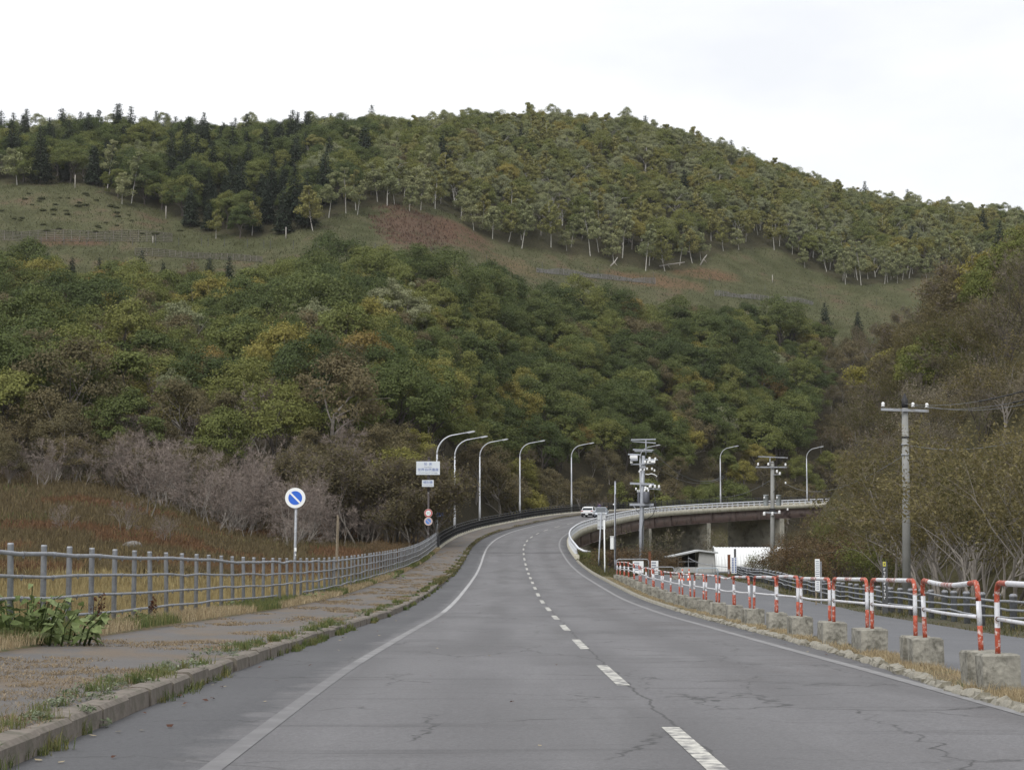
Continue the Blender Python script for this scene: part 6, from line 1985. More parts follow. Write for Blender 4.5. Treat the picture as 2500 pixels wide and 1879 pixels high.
# ------------------------------------------------------------------ fallen and dead stems on the meadow
for (path, lab) in ((((1709, 648), (1718, 632), (1726, 622)), 'pale broken birch stem standing crooked on the meadow'), (((1609, 650), (1630, 646), (1672, 640)), 'fallen white birch trunk lying at the wood edge'), (((1490, 650), (1500, 640), (1508, 628)), 'dead pale branch at the wood edge')):
    P = [on_ground(path[0][0], path[0][1], 420, 700)]
    for q in path[1:]:
        P.append(at(q[0], q[1], P[0][1] + .5))
    root = empty('fallen_birch', P[0], label=lab, cat='dead wood')
    mb = MB(); mb.tube(np.array(P) - P[0], [.22, .2, .1], 6); mb.build('stem', M['deadwood'], root, True)
    mb = MB(); mb.tube([P[1] - P[0], P[1] - P[0] + np.array((.9, 0, -1.2))], [.12, .05], 5); mb.build('limb', M['deadwood'], root, True)

# ------------------------------------------------------------------ slope grids and stakes on the meadow
def slope_grid(pa, pb, rows, dpy, lab, Y0, Y1, mat):
    """horizontal timbers held by uprights, following the slope"""
    A = [on_ground(px, py, Y0, Y1) for px, py in zip(np.linspace(pa[0], pb[0], 12), np.linspace(pa[1], pb[1], 12))]
    root = empty('slope_grid', A[0], label=lab, cat='slope grid')
    O = np.array(root.location)
    lines_ = []
    for k_ in range(rows):
        pts_ = []
        for a in A:
            y = a[1] + k_ * dpy
            x = a[0] * y / a[1]
            pts_.append((x, y, gz(x, y) + .12))
        lines_.append(np.array(pts_))
        mb = MB(); mb.tube(lines_[-1], .08, 4); mb.build('timber', mat, root, origin=O)
    for i in range(12):
        for f in (0, .5):
            if i == 11 and f:
                continue
            P = [(l_[i] * (1 - f) + l_[min(i + 1, 11)] * f) + np.array((0, -.1, .02)) for l_ in lines_]
            mb = MB(); mb.tube(P, .055, 4); mb.build('upright', mat, root, origin=O)
M['grid_grey'] = simple('weathered_grid_timber', (0.15, 0.146, 0.135), .9, 0, .35, 3)
M['grid_brown'] = simple('brown_grid_timber', (0.12, 0.108, 0.09), .9, 0, .25, 3)
slope_grid((1310, 666), (1600, 694), 7, 1.0, 'grey timber slope grid above the rust-coloured grass in the middle meadow', 400, 640, M['grid_grey'])
slope_grid((1745, 722), (1985, 745), 6, 1.0, 'grey timber slope grid on the right-hand meadow', 400, 680, M['grid_grey'])
slope_grid((-30, 588), (420, 592), 7, 1.5, 'brown timber terrace lines on the left meadow', 380, 600, M['grid_brown'])
slope_grid((330, 625), (640, 640), 5, 1.2, 'lower brown terrace lines beneath the left meadow', 370, 600, M['grid_brown'])
for (px, py, h, lab) in ((183, 459, 3.4, 'white stake at the top of the left meadow'), (405, 534, 3.2, 'white stake beside the dark spruces on the left meadow'), (373, 594, 1.6, 'short white stake below the left meadow'), (698, 583, 2.8, 'white stake right of the dark spruces'), (1886, 690, 2.4, 'white stub at the right-hand meadow edge')):
    p = on_ground(px, py, 380, 700)
    root = empty('meadow_stake', p, label=lab, cat='stake')
    mb = MB(); mb.tube([(0, 0, -.3), (0, 0, h)], [.14, .11], 6); mb.build('shaft', M['deadwood'], root, True)
r4 = np.random.default_rng(41)
for k_ in range(26):       # meadow fence posts
    t = k_ / 25
    px = 440 + t * 1700 if k_ % 2 else 100 + t * 700
    py = float(np.interp(px, [0, 440, 700, 1000, 1300, 1700, 2140], [600, 600, 608, 615, 655, 690, 745]))
    p = on_ground(px, py, 380, 700)
    root = link('fence_stake', None, None, tuple(p)); tag(root, 'thin dark fence stake standing in the hillside meadow', 'stake', 'thin fence stakes across the meadow')
    mb = MB(); mb.tube([(0, 0, -.3), (0, 0, 2.0)], .06, 5); mb.build('shaft', M['dark_post'], root)
# low dark shrubs dotted over the left meadow
M['heath'] = leafmat('leaf_low_shrub', [(.05, .055, .024), (.075, .08, .034)])
def cushion(seed):
    r = np.random.default_rng(seed); n = 500
    d = r.normal(size=(n, 3)); d /= np.linalg.norm(d, axis=1)[:, None]; d[:, 2] = abs(d[:, 2])
    V, F = leaf_quads(d * np.array((1.1, 1.1, .6)) * r.uniform(.6, 1, n)[:, None], d + r.normal(0, .3, (n, 3)), .3 * r.uniform(.6, 1.3, n), r)
    return npmesh('low_shrub', V, F, [M['heath']], fv=r.random(n))
PR['cushion'] = [cushion(1), cushion(2)]
for k_ in range(46):
    px, py = r4.uniform(-10, 330), r4.uniform(468, 545)
    if k_ > 34:
        px, py = r4.uniform(40, 520), r4.uniform(548, 575)
    if py < float(np.interp(px, EDGE_X, EDGE_Y)) + 8:
        continue
    p = on_ground(px, py, 400, 600)
    tree_at('cushion', p[0], p[1], r4.uniform(.45, 1.0), 'low dark green shrub dotted on the left meadow', 'shrub', 'low shrubs on the left meadow', 'low_shrub', r=r4)

# ------------------------------------------------------------------ bare thickets at the foot of the left slope
r5 = np.random.default_rng(51)
for k_ in range(110):
    px = r5.uniform(330, 1000)
    Yd = r5.uniform(150, 188)
    x = (px - CX) / F_PX * Yd
    if Yd < np.interp(px, [330, 400, 520, 700, 880, 1000], [178, 172, 158, 152, 166, 178]):
        continue
    tree_at('bare', x, Yd, r5.uniform(.6, 1.2) * (.8 if Yd < 160 else 1), 'bare grey-brown shrub in the thicket behind the no parking sign', 'shrub', 'bare shrubs in the thicket at the foot of the slope', 'bare_shrub', r=r5)
for (px, py, s_, var) in ((738, 1345, .8, 0), (360, 1253, .8, 1), (275, 1180, .9, 1), (330, 1075, 1.25, 1), (130, 1170, .9, 0), (640, 1090, 1.2, 1), (700, 1075, 1.0, 0), (450, 1140, .9, 2), (405, 1360, .45, 2), (300, 1290, .45, 0), (160, 1290, .4, 0), (20, 850, 1.2, 1)):
    p = on_ground(px, min(py + 18, 1338), 120, 420)
    tree_at('bare', p[0], p[1], s_, 'pale leafless tree standing apart on the brown slope', 'tree', 'pale leafless trees on the brown slope', 'bare_tree', var=var, r=r5)
for k_ in range(90):
    px = r5.uniform(-60, 520); Yd = r5.uniform(178, 212); x = (px - CX) / F_PX * Yd
    kk = 'bare' if r5.random() < .5 else 'olive' if r5.random() < .75 else 'bare_br'
    lab = {'bare': 'bare grey-purple shrub', 'olive': 'low olive-brown tree', 'bare_br': 'dark bare shrub'}[kk] + ' where the brown slope meets the wood'
    tree_at(kk, x, Yd, r5.uniform(.4, .7), lab, 'shrub' if kk != 'olive' else 'tree', lab, 'bare_shrub' if kk != 'olive' else 'broadleaf_tree', r=r5)
# slim pale trunks at the forest edge behind the sign post
for k_ in range(34):
    px = r5.uniform(700, 1075); Yd = r5.uniform(170, 192)
    x = (px - CX) / F_PX * Yd
    tree_at('thin', x, Yd, r5.uniform(.75, 1.05), 'slim half-bare tree with a pale trunk behind the name board post', 'tree', 'slim pale-trunked trees at the forest edge', 'half_bare_tree', r=r5)
# ------------------------------------------------------------------ spur on the right
r6 = np.random.default_rng(61)
pts6 = jitter_grid(14, 75, 62, 268, 3.7, r6)
n_ = 0
for (x, y) in pts6:
    px = CX + F_PX * x / y
    xs = 14.5 + max(0, min(y - 60, 200)) * .045
    low_ = proj(x, y, gz(x, y))[1] > 1290
    if px > 2620 or x < xs + .5 or px < (1935 if low_ and y < 140 else 2030 if y < 200 else 2090):
        continue
    if y > 215 and px < 2050:
        continue
    if np.min((_PX - x) ** 2 + (_PY - y) ** 2) < 12 ** 2:
        continue
    if y < 73 and 2060 < px < 2350:
        continue
    if y < 120 and r6.random() < .35:
        continue
    z = gz(x, y)
    py = proj(x, y, z)[1]
    q = r6.random()
    if py > 1250 and y < 150:
        k_ = 'road' if q < .42 else 'russet' if q < .62 else 'bush' if q < .72 else 'willow' if q < .8 else 'bare_br'
    elif py > 1020:
        k_ = 'willow' if q < .3 else 'bare_br' if q < .62 else 'road' if q < .84 else 'russet'
    else:
        k_ = 'bare_br' if q < .32 else 'thin' if q < .45 else 'road' if q < .6 else 'olive' if q < .76 else 'mid' if q < .88 else 'yel' if q < .92 else 'willow'
    if px < np.interp(py, [700, 1000, 1250, 1400], [2080, 2000, 1960, 1900]):
        if k_ in ('road', 'willow', 'bare_br', 'thin'):
            k_ = 'russet' if q < .5 else 'bush'
    s_ = r6.uniform(.7, 1.05)
    if py < 1150:
        if r6.random() < .2:
            continue
        s_ = r6.uniform(.8, 1.15)
    if k_ not in ('russet', 'bush') and px - 2.9 * s_ * F_PX / y < 2020 and py - 6.5 * s_ * F_PX / y < 1250:
        if py < 1290:
            continue
        k_ = 'russet' if q < .5 else 'bush'
    if k_ in ('olive', 'mid', 'yel'):
        s_ *= .72
    what = {'road': ('roadside_tree', 'olive-brown feathery-leaved tree', 'tree'), 'russet': ('russet_shrub', 'russet brown shrub', 'shrub'), 'bush': ('green_shrub', 'green leafy shrub', 'shrub'), 'willow': ('feathery_shrub', 'pale feathery shrub', 'shrub'), 'bare_br': ('bare_tree', 'dark bare-branched tree', 'tree'), 'thin': ('half_bare_tree', 'thin-leaved tree', 'tree'), 'olive': ('broadleaf_tree', 'olive-brown tree', 'tree'), 'mid': ('broadleaf_tree', 'green leafy tree', 'tree'), 'yel': ('broadleaf_tree', 'yellow-green tree', 'tree')}[k_]
    hz_ = {'mid': 9.4, 'olive': 8.0, 'yel': 8.6, 'thin': 8.5, 'bare_br': 7.5, 'road': 7.4, 'willow': 5.2}.get(k_, 3.2)
    room = (py - 560) * y / F_PX          # keep the bank below the skyline behind it
    if hz_ * s_ > room:
        if room < 2.2:
            continue
        s_ = room / hz_ / 1.08
    where = ('left of' if px < 2150 else 'around' if px < 2290 else 'right of') + ' the near concrete pole, ' + ('by the guard fence' if y < 100 and py > 1250 else 'low on the bank' if py > 1180 else 'midway up the bank' if py > 1000 else 'high on the bank')
    n_ += 1
    tree_at(k_, x, y, s_, what[1] + ' ' + where, what[2], what[1] + ' ' + where, what[0], z=z, r=r6)
for k_ in range(70):
    Yd = r6.uniform(95, 205); px = r6.uniform(1890, 2080); x = (px - CX) / F_PX * Yd
    z = gz(x, Yd); py = proj(x, Yd, z)[1]
    if py < 1285 or x < 14.5 + (Yd - 60) * .045 - 1:
        continue
    kk = ('russet', 'bush', 'russet', 'bare_br')[int(r6.integers(4))]
    s_ = r6.uniform(.55, .95) if kk != 'bare_br' else r6.uniform(.3, .42)
    lab = {'russet': 'russet brown shrub', 'bush': 'green leafy shrub', 'bare_br': 'low bare-branched shrub'}[kk] + ' below the right end of the bridge'
    tree_at(kk, x, Yd, s_, lab, 'shrub', lab, 'bank_shrub', z=z, r=r6)
# named roadside trees beside the guard fence
for (x, y, s_, var, lab) in ((14.6, 62, 1.0, 0, 'roadside tree with sprawling grey branches between the marker post and the picture edge'), (16.6, 77, 1.05, 1, 'roadside tree with thick forked stems around the near concrete pole'), (13.6, 56, .85, 2, 'roadside tree with fan-like grey stems at the right edge of the picture'),
                             (16.0, 82, .85, 3, 'roadside tree leaning behind the narrow white sign board'), (17.8, 92, .9, 0, 'roadside tree just right of the second concrete pole'), (12.9, 50, .75, 1, 'roadside tree nearest the camera beyond the guard fence')):
    tree_at('road', x, y, s_, lab, 'tree', 'trees along the side road', 'roadside_tree', var=var, r=r6)
for (px, py, Yd, k_, s_, lab) in ((1640, 1392, 150, 'russet', .62, 'russet bush in front of the grey shed'), (1600, 1390, 152, 'russet', .7, 'russet bush at the foot of the crowded steel pole'), (1545, 1380, 150, 'russet', .75, 'russet bush between the thin pole and the steel pole'), (1520, 1375, 148, 'russet', .6, 'russet bush beside the white box pole'), (1458, 1362, 150, 'bush', .55, 'green bush at the end of the bridge guard rail'), (1480, 1368, 146, 'russet', .6, 'brown bush behind the slim pale pole'), (1425, 1355, 158, 'bush', .3, 'small green weed clump at the bridge guard rail end'),
                             (1850, 1402, 140, 'bush', .8, 'green bush in front of the white arched shed'), (1870, 1402, 137, 'russet', .7, 'brown bush at the foot of the second pole'), (1905, 1405, 132, 'russet', .85, 'large brown bush right of the second pole')):
    p = at(px, py, Yd)
    tree_at(k_, p[0], Yd, s_, lab, 'shrub', None, 'bush', z=min(p[2], gz(p[0], Yd) + .1), r=r6)
for (px, Yd, s_, lab) in ((1528, 176, .8, 'bare tree reaching up in front of the bridge girder left of the steel pole'), (1622, 192, .8, 'bare spreading tree in front of the bridge pier'), (1735, 205, .85, 'bare bush over the arched shed roof'), (1662, 190, .55, 'bare tree with a few leaves just right of the steel pole')):
    x = (px - CX) / F_PX * Yd
    tree_at('bare_br', x, Yd, s_, lab, 'tree', None, 'bare_tree', r=r6)
# rust-coloured knotweed by the fence
for k_ in range(26):
    px = r6.uniform(905, 1040); Yd = r6.uniform(118, 150); x = (px - CX) / F_PX * Yd
    if x > float(fence_pt(Yd)[0]) - 1.2:
        continue
    tree_at('russet', x, Yd, r6.uniform(.4, .6), 'rust-red shrub behind the far end of the pipe fence', 'shrub', 'rust-red shrubs behind the fence', 'russet_shrub', r=r6)

# ------------------------------------------------------------------ grass and weeds
def blades(P, h, w, lean, r):
    """curved two-part blades: quad + tip"""
    n = len(P)
    a = r.uniform(0, 2 * math.pi, n)
    s_ = np.stack([np.cos(a), np.sin(a), np.zeros(n)], 1) * (w / 2)[:, None]
    b = r.uniform(0, 2 * math.pi, n); k = np.abs(r.normal(0, 1, n)) * lean
    d = np.stack([np.cos(b) * k, np.sin(b) * k, np.zeros(n)], 1)
    hz = np.zeros((n, 3)); hz[:, 2] = h
    M1 = P + hz * .55 + d * h[:, None] * .3
    T = P + hz * (1 - np.clip(k, 0, .6)[:, None] * .35) + d * h[:, None]
    V = np.stack([P - s_, P + s_, M1 + s_ * .75, M1 - s_ * .75, T], 1).reshape(-1, 3)
    i = np.arange(n)[:, None] * 5
    return V, [i + np.array([0, 1, 2, 3]), i + np.array([3, 2, 4])]
def grass(name, P, h, w, lean, mat, label, r, fv=None, cat='grass'):
    V, Fs = blades(P, h, w, lean, r)
    n = len(P)
    v = r.random(n) if fv is None else fv
    o = link(name, npmesh(name, V, Fs, [mat], fv=np.concatenate([v, v])))
    return tag(o, label, cat, None, 'stuff')
def tuft_points(c, n_per, rad, r):
    i = np.repeat(np.arange(len(c)), n_per)
    a = r.uniform(0, 6.283, len(i)); q = np.sqrt(r.random(len(i))) * np.repeat(rad, n_per)
    return i, c[i] + np.stack([np.cos(a) * q, np.sin(a) * q, np.zeros(len(i))], 1)
r7 = np.random.default_rng(71)
def along(s0, s1, n, lat0, lat1, dz, r, power=1.0):
    """points beside the road, denser near the camera"""
    t = r.random(n) ** power
    y = s0 * (s1 / s0) ** t
    s = s_of_y(y)
    lat = r.uniform(0, 1, n)
    l0 = lat0(s) if callable(lat0) else lat0
    l1 = lat1(s) if callable(lat1) else lat1
    la = l0 + (l1 - l0) * lat
    x = np.interp(s, _S, _PX); yy = np.interp(s, _S, _PY); z = np.interp(s, _S, _PZ)
    tx = np.interp(s, _S, _TX); ty = np.interp(s, _S, _TY)
    return np.stack([x + ty * la, yy - tx * la, z + dz], 1), la, s
# straw along the barricade blocks
P, la, s = along(12, 112, 44000, lambda s: kerb_lat(np.interp(s, _S, _PY)) + .02, lambda s: kerb_lat(np.interp(s, _S, _PY)) + .5, .0, r7)
nn = vnoise(P[:, 0] * 2, P[:, 1] * .9, 5)
keep = r7.random(len(P)) < np.clip((nn - .3) * 3, .15, 1)
P = P[keep]; P[:, 2] = road_z(P[:, 1]) + .02
grass('straw_grass', P, r7.uniform(.04, .15, len(P)) * np.clip(1.25 - P[:, 1] / 90, .5, 1), np.clip(P[:, 1] * .00035, .005, .03), .55, M['straw'], 'dry straw-coloured grass along the foot of the concrete blocks', r7)
# grass at the kerb: green tufts in the gutter and on top
P, la, s = along(12, 165, 200, -4.64, -4.56, .0, r7)
c2, la2, s2 = along(12, 165, 240, -5.15, -4.72, SW_H, r7)
C = np.concatenate([P, c2])
C = C[vnoise(C[:, 1] * .35, C[:, 0] * 2, 22) > .45]
rad = r7.uniform(.04, .16, len(C))
i, Q = tuft_points(C, 45, rad, r7)
grass('kerb_grass', Q, r7.uniform(.04, .16, len(Q)) * r7.uniform(.5, 1.3, len(C))[i], np.clip(Q[:, 1] * .0004, .006, .03), .6, M['green_grass'], 'green grass tufts growing in and above the left kerb', r7, np.clip(r7.random(len(C))[i] * .8 + r7.random(len(Q)) * .25, 0, 1))
c3, la3, s3 = along(11, 60, 90, -5.3, -4.6, SW_H, r7)
c3[:, 2] = np.where(la3 > -4.62, road_z(c3[:, 1]), c3[:, 2])
i, Q = tuft_points(c3, 40, r7.uniform(.05, .16, len(c3)), r7)
Q[:, 2] += r7.uniform(0, .07, len(Q))
V, F = leaf_quads(Q, r7.normal(0, .5, (len(Q), 3)) + np.array((0, 0, 1.)), r7.uniform(.02, .06, len(Q)), r7, .5)
tag(link('kerb_weeds', npmesh('kerb_weeds', V, F, [M['grey_weed']], fv=r7.random(len(F)))), 'grey-green leafy weeds spilling over the left kerb', 'weeds', None, 'stuff')
# flat dead grass over the sidewalk
c4, la4, s4 = along(11, 165, 3400, -7.5, -4.9, SW_H + .02, r7)
nn = vnoise(c4[:, 0] * .9, c4[:, 1] * .35, 6)
c4 = c4[(nn > .52) & (r7.random(len(c4)) < .85)]
i, Q = tuft_points(c4, 22, r7.uniform(.08, .3, len(c4)), r7)
c_sw = np.interp(Q[:, 0] - np.interp(Q[:, 1], _PY, _PX), [-7.6, -4.9], [.055, .0])
Q[:, 2] = road_z(Q[:, 1]) + SW_H + c_sw
grass('sidewalk_grass', Q, r7.uniform(.02, .055, len(Q)), np.clip(Q[:, 1] * .0004, .006, .03), 3.2, M['flat_straw'], 'dead flattened grass creeping over the sidewalk', r7)
# verge by the fence
P, la, s = along(18, 168, 42000, lambda s: sw_lat(s) + .1, lambda s: sw_lat(s) - 1.1, .0, r7)
P[:, 2] = road_z(P[:, 1]) + .25
hN = vnoise(P[:, 0] * .8, P[:, 1] * .25, 8)
gsel = hN > .5
grass('verge_grass', P[gsel], r7.uniform(.1, .34, gsel.sum()) * (hN[gsel] + .35), np.clip(P[gsel, 1] * .0003, .007, .035), .5, M['green_grass'], 'green verge grass along the foot of the pipe fence', r7)
grass('verge_grass', P[~gsel], r7.uniform(.06, .26, (~gsel).sum()), np.clip(P[~gsel, 1] * .0003, .007, .035), .6, M['straw'], 'dry verge grass along the foot of the pipe fence', r7)
# field behind the fence
def field(n, y0, y1, u0, u1, r):
    y = y0 * (y1 / y0) ** r.random(n)
    x = (r.uniform(u0, u1, n) - CX) / F_PX * y
    return x, y
x, y = field(120000, 26, 125, -60, 1010, r7)
k_ = x < np.interp(y, [8, 28, 43, 74, 110, 172], [-7.15, -7.2, -7.3, -7.05, -6.8, -6.45]) - .6
x, y = x[k_], y[k_]
z = ground(x, y)
nn = vnoise(x / 3, y / 6, 12)
yel = nn + np.clip((125 - y) / 70, -.4, .5) > .62
far = np.clip(y * .00045, .008, .05)
grass('yellow_grass', np.stack([x, y, z], 1)[yel], r7.uniform(.25, .85, yel.sum()), far[yel], .35, M['yellow_grass'], 'tall yellow grass in the field behind the fence', r7)
grass('brown_grass', np.stack([x, y, z], 1)[~yel], r7.uniform(.3, .95, (~yel).sum()), far[~yel], .4, M['brown_grass'], 'tall brown grass in the field behind the fence', r7)
x, y = field(120000, 100, 200, -60, 1075, r7)
ok = (y < np.interp(CX + F_PX * x / y, U, ZB) + 14) & (x < -7.6)
x, y = x[ok], y[ok]; z = ground(x, y)
nn = vnoise(x / 6, y / 9, 14); rs = nn > .62
grass('brown_grass', np.stack([x, y, z], 1)[~rs], r7.uniform(.3, 1.0, (~rs).sum()), r7.uniform(.05, .1, (~rs).sum()), .4, M['brown_grass'], 'brown grass covering the slope below the bare trees', r7)
grass('rust_fern', np.stack([x, y, z], 1)[rs], r7.uniform(.3, .9, rs.sum()), r7.uniform(.06, .12, rs.sum()), .55, M['rust_fern'], 'rust-coloured ferns scattered over the brown slope', r7, cat='ferns')
x, y = field(9000, 120, 200, 0, 800, r7)
nn = vnoise(x / 5, y / 8, 15); ok = (nn > .6) & (y < np.interp(CX + F_PX * x / y, U, ZB) + 8)
grass('green_patches', np.stack([x, y, ground(x, y)], 1)[ok], r7.uniform(.4, .8, ok.sum()), np.full(ok.sum(), .12), .5, M['green_grass'], 'greenish grass patches on the brown slope', r7)
# meadow grass on the open hillside
y = r7.uniform(380, 640, 90000); x = (r7.uniform(-40, 2200, len(y)) - CX) / F_PX * y
zz_ = ground(x, y); px_, py_ = proj(x, y, zz_)
ok = (y > np.interp(px_, U, ZT) - 6) & (py_ > np.interp(px_, EDGE_X, EDGE_Y) - 10)
M['meadow_lf'] = leafmat('meadow_grass', [(0.054, 0.06, 0.027), (0.08, 0.084, 0.04), (0.108, 0.106, 0.055)], .3, 0, 1)
vv = np.clip(vnoise(x / 4, y / 4, 23) * .7 + r7.random(len(x)) * .3, 0, 1)
fern = (in_patch(px_, py_, 1010, 560, 130, 58, .25) * 1.6 + (vnoise(x / 2.7, y / 2.7, 2) - .5) * 1.6 > .45) & (in_patch(px_, py_, 1010, 560, 130, 58, .25) > .1)
grass('meadow_grass', np.stack([x, y, zz_], 1)[ok & ~fern], r7.uniform(.15, .6, (ok & ~fern).sum()), np.full((ok & ~fern).sum(), .2), .6, M['meadow_lf'], 'short olive grass on the open hillside meadow', r7, vv[ok & ~fern])
M['hill_fern'] = leafmat('hill_fern', [(0.078, 0.05, 0.036), (0.11, 0.068, 0.048), (0.145, 0.09, 0.062)], .3, 0, 1)
grass('fern_patch', np.stack([x, y, zz_], 1)[ok & fern], r7.uniform(.3, .9, (ok & fern).sum()), np.full((ok & fern).sum(), .3), .7, M['hill_fern'], 'rust-brown fern patch on the middle of the hillside meadow', r7, cat='ferns')
# right verge beyond the side road
y = 22 * (150 / 22) ** r7.random(52000)
x = side_fence_x(y) - .85 + r7.random(len(y)) ** .8 * 3.2
z = np.maximum(ground(x, y), side_z(y) - .06 + np.clip(x - side_fence_x(y) - .3, 0, 9) * .04)
nn = vnoise(x * .8, y * .4, 16)
M['mix_verge'] = leafmat('verge_mixed_grass', [(0.05, 0.058, 0.024), (0.1, 0.1, 0.042), (0.19, 0.15, 0.075)], .3, 0, 1)
hh = r7.uniform(.05, .22, len(x)) * (.5 + nn) * (1 + np.clip(x - side_fence_x(y), 0, 2) * .9)
grass('side_verge_grass', np.stack([x, y, z], 1), hh, np.clip(y * .0004, .008, .04), .6, M['mix_verge'], 'olive and brown grass along the guard fence of the side road', r7)
P = []
for yy in np.arange(-20, 150, 2.0):
    f = float(side_fence_x(yy)); zz_ = float(side_z(yy))
    P.append([(f - .8, yy, zz_ + .0), (f - .2, yy, zz_ + .04), (f + 1.5, yy, zz_ + .06), (f + 4, yy, max(gz(f + 4, yy), zz_) + .05), (f + 7, yy, gz(f + 7, yy) - .1)])
P = np.array(P); nr, nc = P.shape[:2]; idx = np.arange(nr * nc).reshape(nr, nc)
M['earth_r'] = simple('right_verge_earth', (0.06, 0.05, 0.028), .95, 0, .35, 5, (.05, .058, .024), .6, 1.5, bump=.8)
tag(link('side_verge_ground', npmesh('side_verge_ground', P.reshape(-1, 3), np.stack([idx[:-1, :-1], idx[:-1, 1:], idx[1:, 1:], idx[1:, :-1]], -1).reshape(-1, 4), [M['earth_r']], smooth=True)), kind='structure')
# grassy embankment at the bridge end
y = r7.uniform(112, 172, 30000); x = np.interp(y, _PY, _PX) + r7.uniform(4.1, 9.5, len(y))
z = ground(x, y)
grass('embankment_grass', np.stack([x, y, z], 1), r7.uniform(.12, .4, len(x)), np.full(len(x), .045), .5, M['mix_verge'], 'grass on the embankment below the end of the bridge', r7)
# gutter growth along the far kerb up to the bridge
P, la, s = along(95, 330, 9000, -4.95, -4.55, .12, r7)
grass('kerb_growth', P, r7.uniform(.06, .24, len(P)) * (vnoise(P[:, 1] * .3, P[:, 0] * .3, 3) + .2), np.full(len(P), .05), .5, M['mix_verge'], 'strip of grass grown over the kerb towards the bridge', r7)

# ------------------------------------------------------------------ broad-leaved plant by the fence
pc = np.array((-6.82, 27.7, float(road_z(28.2)) + .27))
plant = empty('leafy_plant', pc, label='large clump of broad green leaves in front of the fence at the left edge', cat='plant')
r8 = np.random.default_rng(81)
lm = []
for v in range(4):
    t = np.linspace(0, 1, 6); w_ = np.array([.0, .42, .5, .4, .2, .0])
    V = []
    for a, b_ in zip(t, w_):
        bend = -.25 * a ** 2 + .05 * math.sin(a * 5 + v)
        V += [(-b_ * .5, a, bend + b_ * .16), (0, a, bend), (b_ * .5, a, bend + b_ * .16)]
    V = np.array(V) + r8.normal(0, .012, (18, 3))
    Q = []
    for k_ in range(5):
        for c in range(2):
            Q.append((k_ * 3 + c, k_ * 3 + c + 1, (k_ + 1) * 3 + c + 1, (k_ + 1) * 3 + c))
    lm.append(npmesh('leaf', V, np.array(Q), [M['broad_leaf']], fv=r8.random(len(Q)), smooth=True))
stems = MB()
nl = 0
for k_ in range(48):
    a = r8.uniform(0, 6.28); q = math.sqrt(r8.random())
    bx, by = math.cos(a) * q * .95, math.sin(a) * q * .7
    H_ = (.78 - .45 * q) * r8.uniform(.75, 1.15)
    tip = np.array((bx * 1.35, by * 1.3, H_))
    path = [np.array((bx, by, -.1)), np.array((bx * 1.1, by * 1.1, H_ * .5)), tip]
    stems.tube(path, [.014, .011, .007], 5)
    for j in range(6):
        f = .25 + .75 * j / 5
        p_ = path[0] * (1 - f) ** 2 + 2 * path[1] * f * (1 - f) + path[2] * f * f
        o = link('leaf', lm[int(r8.integers(4))], plant, tuple(p_ + r8.normal(0, .02, 3)))
        o.rotation_euler = (r8.normal(.05, .4), r8.normal(0, .35), r8.uniform(0, 6.28))
        s_ = r8.uniform(.17, .3) * (1.1 - .3 * f)
        o.scale = (s_, s_, s_)
stems.build('stem', M['green_grass'], plant, True)
# smaller weeds with leaves along the fence foot
for (y_, dx, n_l, R_, lab) in ((36.5, .3, 26, .3, 'low leafy weed just beyond the large leafy plant'), (50, .25, 30, .35, 'leafy weed at the foot of the fence before the no parking sign'), (66, .35, 34, .45, 'leafy weed at the fence foot below the no parking sign'), (104, .7, 40, .6, 'pale leafy weed clump at the far sidewalk edge')):
    f = fence_pt(y_); w0 = np.array((f[0] + dx, y_, f[2] - .02))
    root = empty('leafy_weed', w0, label=lab, cat='plant')
    for j in range(n_l):
        a = r8.uniform(0, 6.28); q = math.sqrt(r8.random()) * R_
        o = link('leaf', lm[int(r8.integers(4))], root, (math.cos(a) * q, math.sin(a) * q * 1.3, r8.uniform(.02, .3) * (1 - q / R_ * .5)))
        o.rotation_euler = (r8.normal(.1, .4), r8.normal(0, .3), r8.uniform(0, 6.28)); s_ = r8.uniform(.12, .22); o.scale = (s_, s_, s_)
    for j in range(5):
        mb = MB(); a = r8.uniform(0, 6.28); mb.tube([(0, 0, -.05), (math.cos(a) * R_ * .5, math.sin(a) * R_ * .5, .22)], .008, 4)
        mb.build('stem', M['green_grass'], root)
# reddish dead stalks at the fence
M['dead_red'] = leafmat('dead_red_leaf', [(.06, .025, .015), (.12, .05, .028)], .2)
for (y_, dx) in ((33.6, .12), (37.5, .35), (31.5, -.3)):
    f = fence_pt(y_)
    root = empty('dead_stalk', (f[0] + dx, y_, f[2]), label={33.6: 'curled reddish dead stalk against the fence posts', 37.5: 'brown dead weed at the foot of the fence', 31.5: 'reddish dead stalk behind the near fence rails'}[y_], cat='weed')
    mb = MB(); lv = []
    for j in range(5):
        a = r8.uniform(0, 6.28); e = np.array((math.cos(a) * .18, math.sin(a) * .18, r8.uniform(.3, .6)))
        mb.tube([(0, 0, -.05), e * np.array((.3, .3, .6)), e], [.006, .005, .003], 4)
        lv += [e * t + r8.normal(0, .03, 3) for t in r8.uniform(.5, 1, 16)]
    mb.build('stalk', M['bark_d'], root)
    V, F = leaf_quads(np.array(lv), r8.normal(size=(len(lv), 3)), r8.uniform(.03, .08, len(lv)), r8, .5)
    link('dead_leaves', npmesh('dead_leaves', V, F, [M['dead_red']], fv=r8.random(len(F))), root)

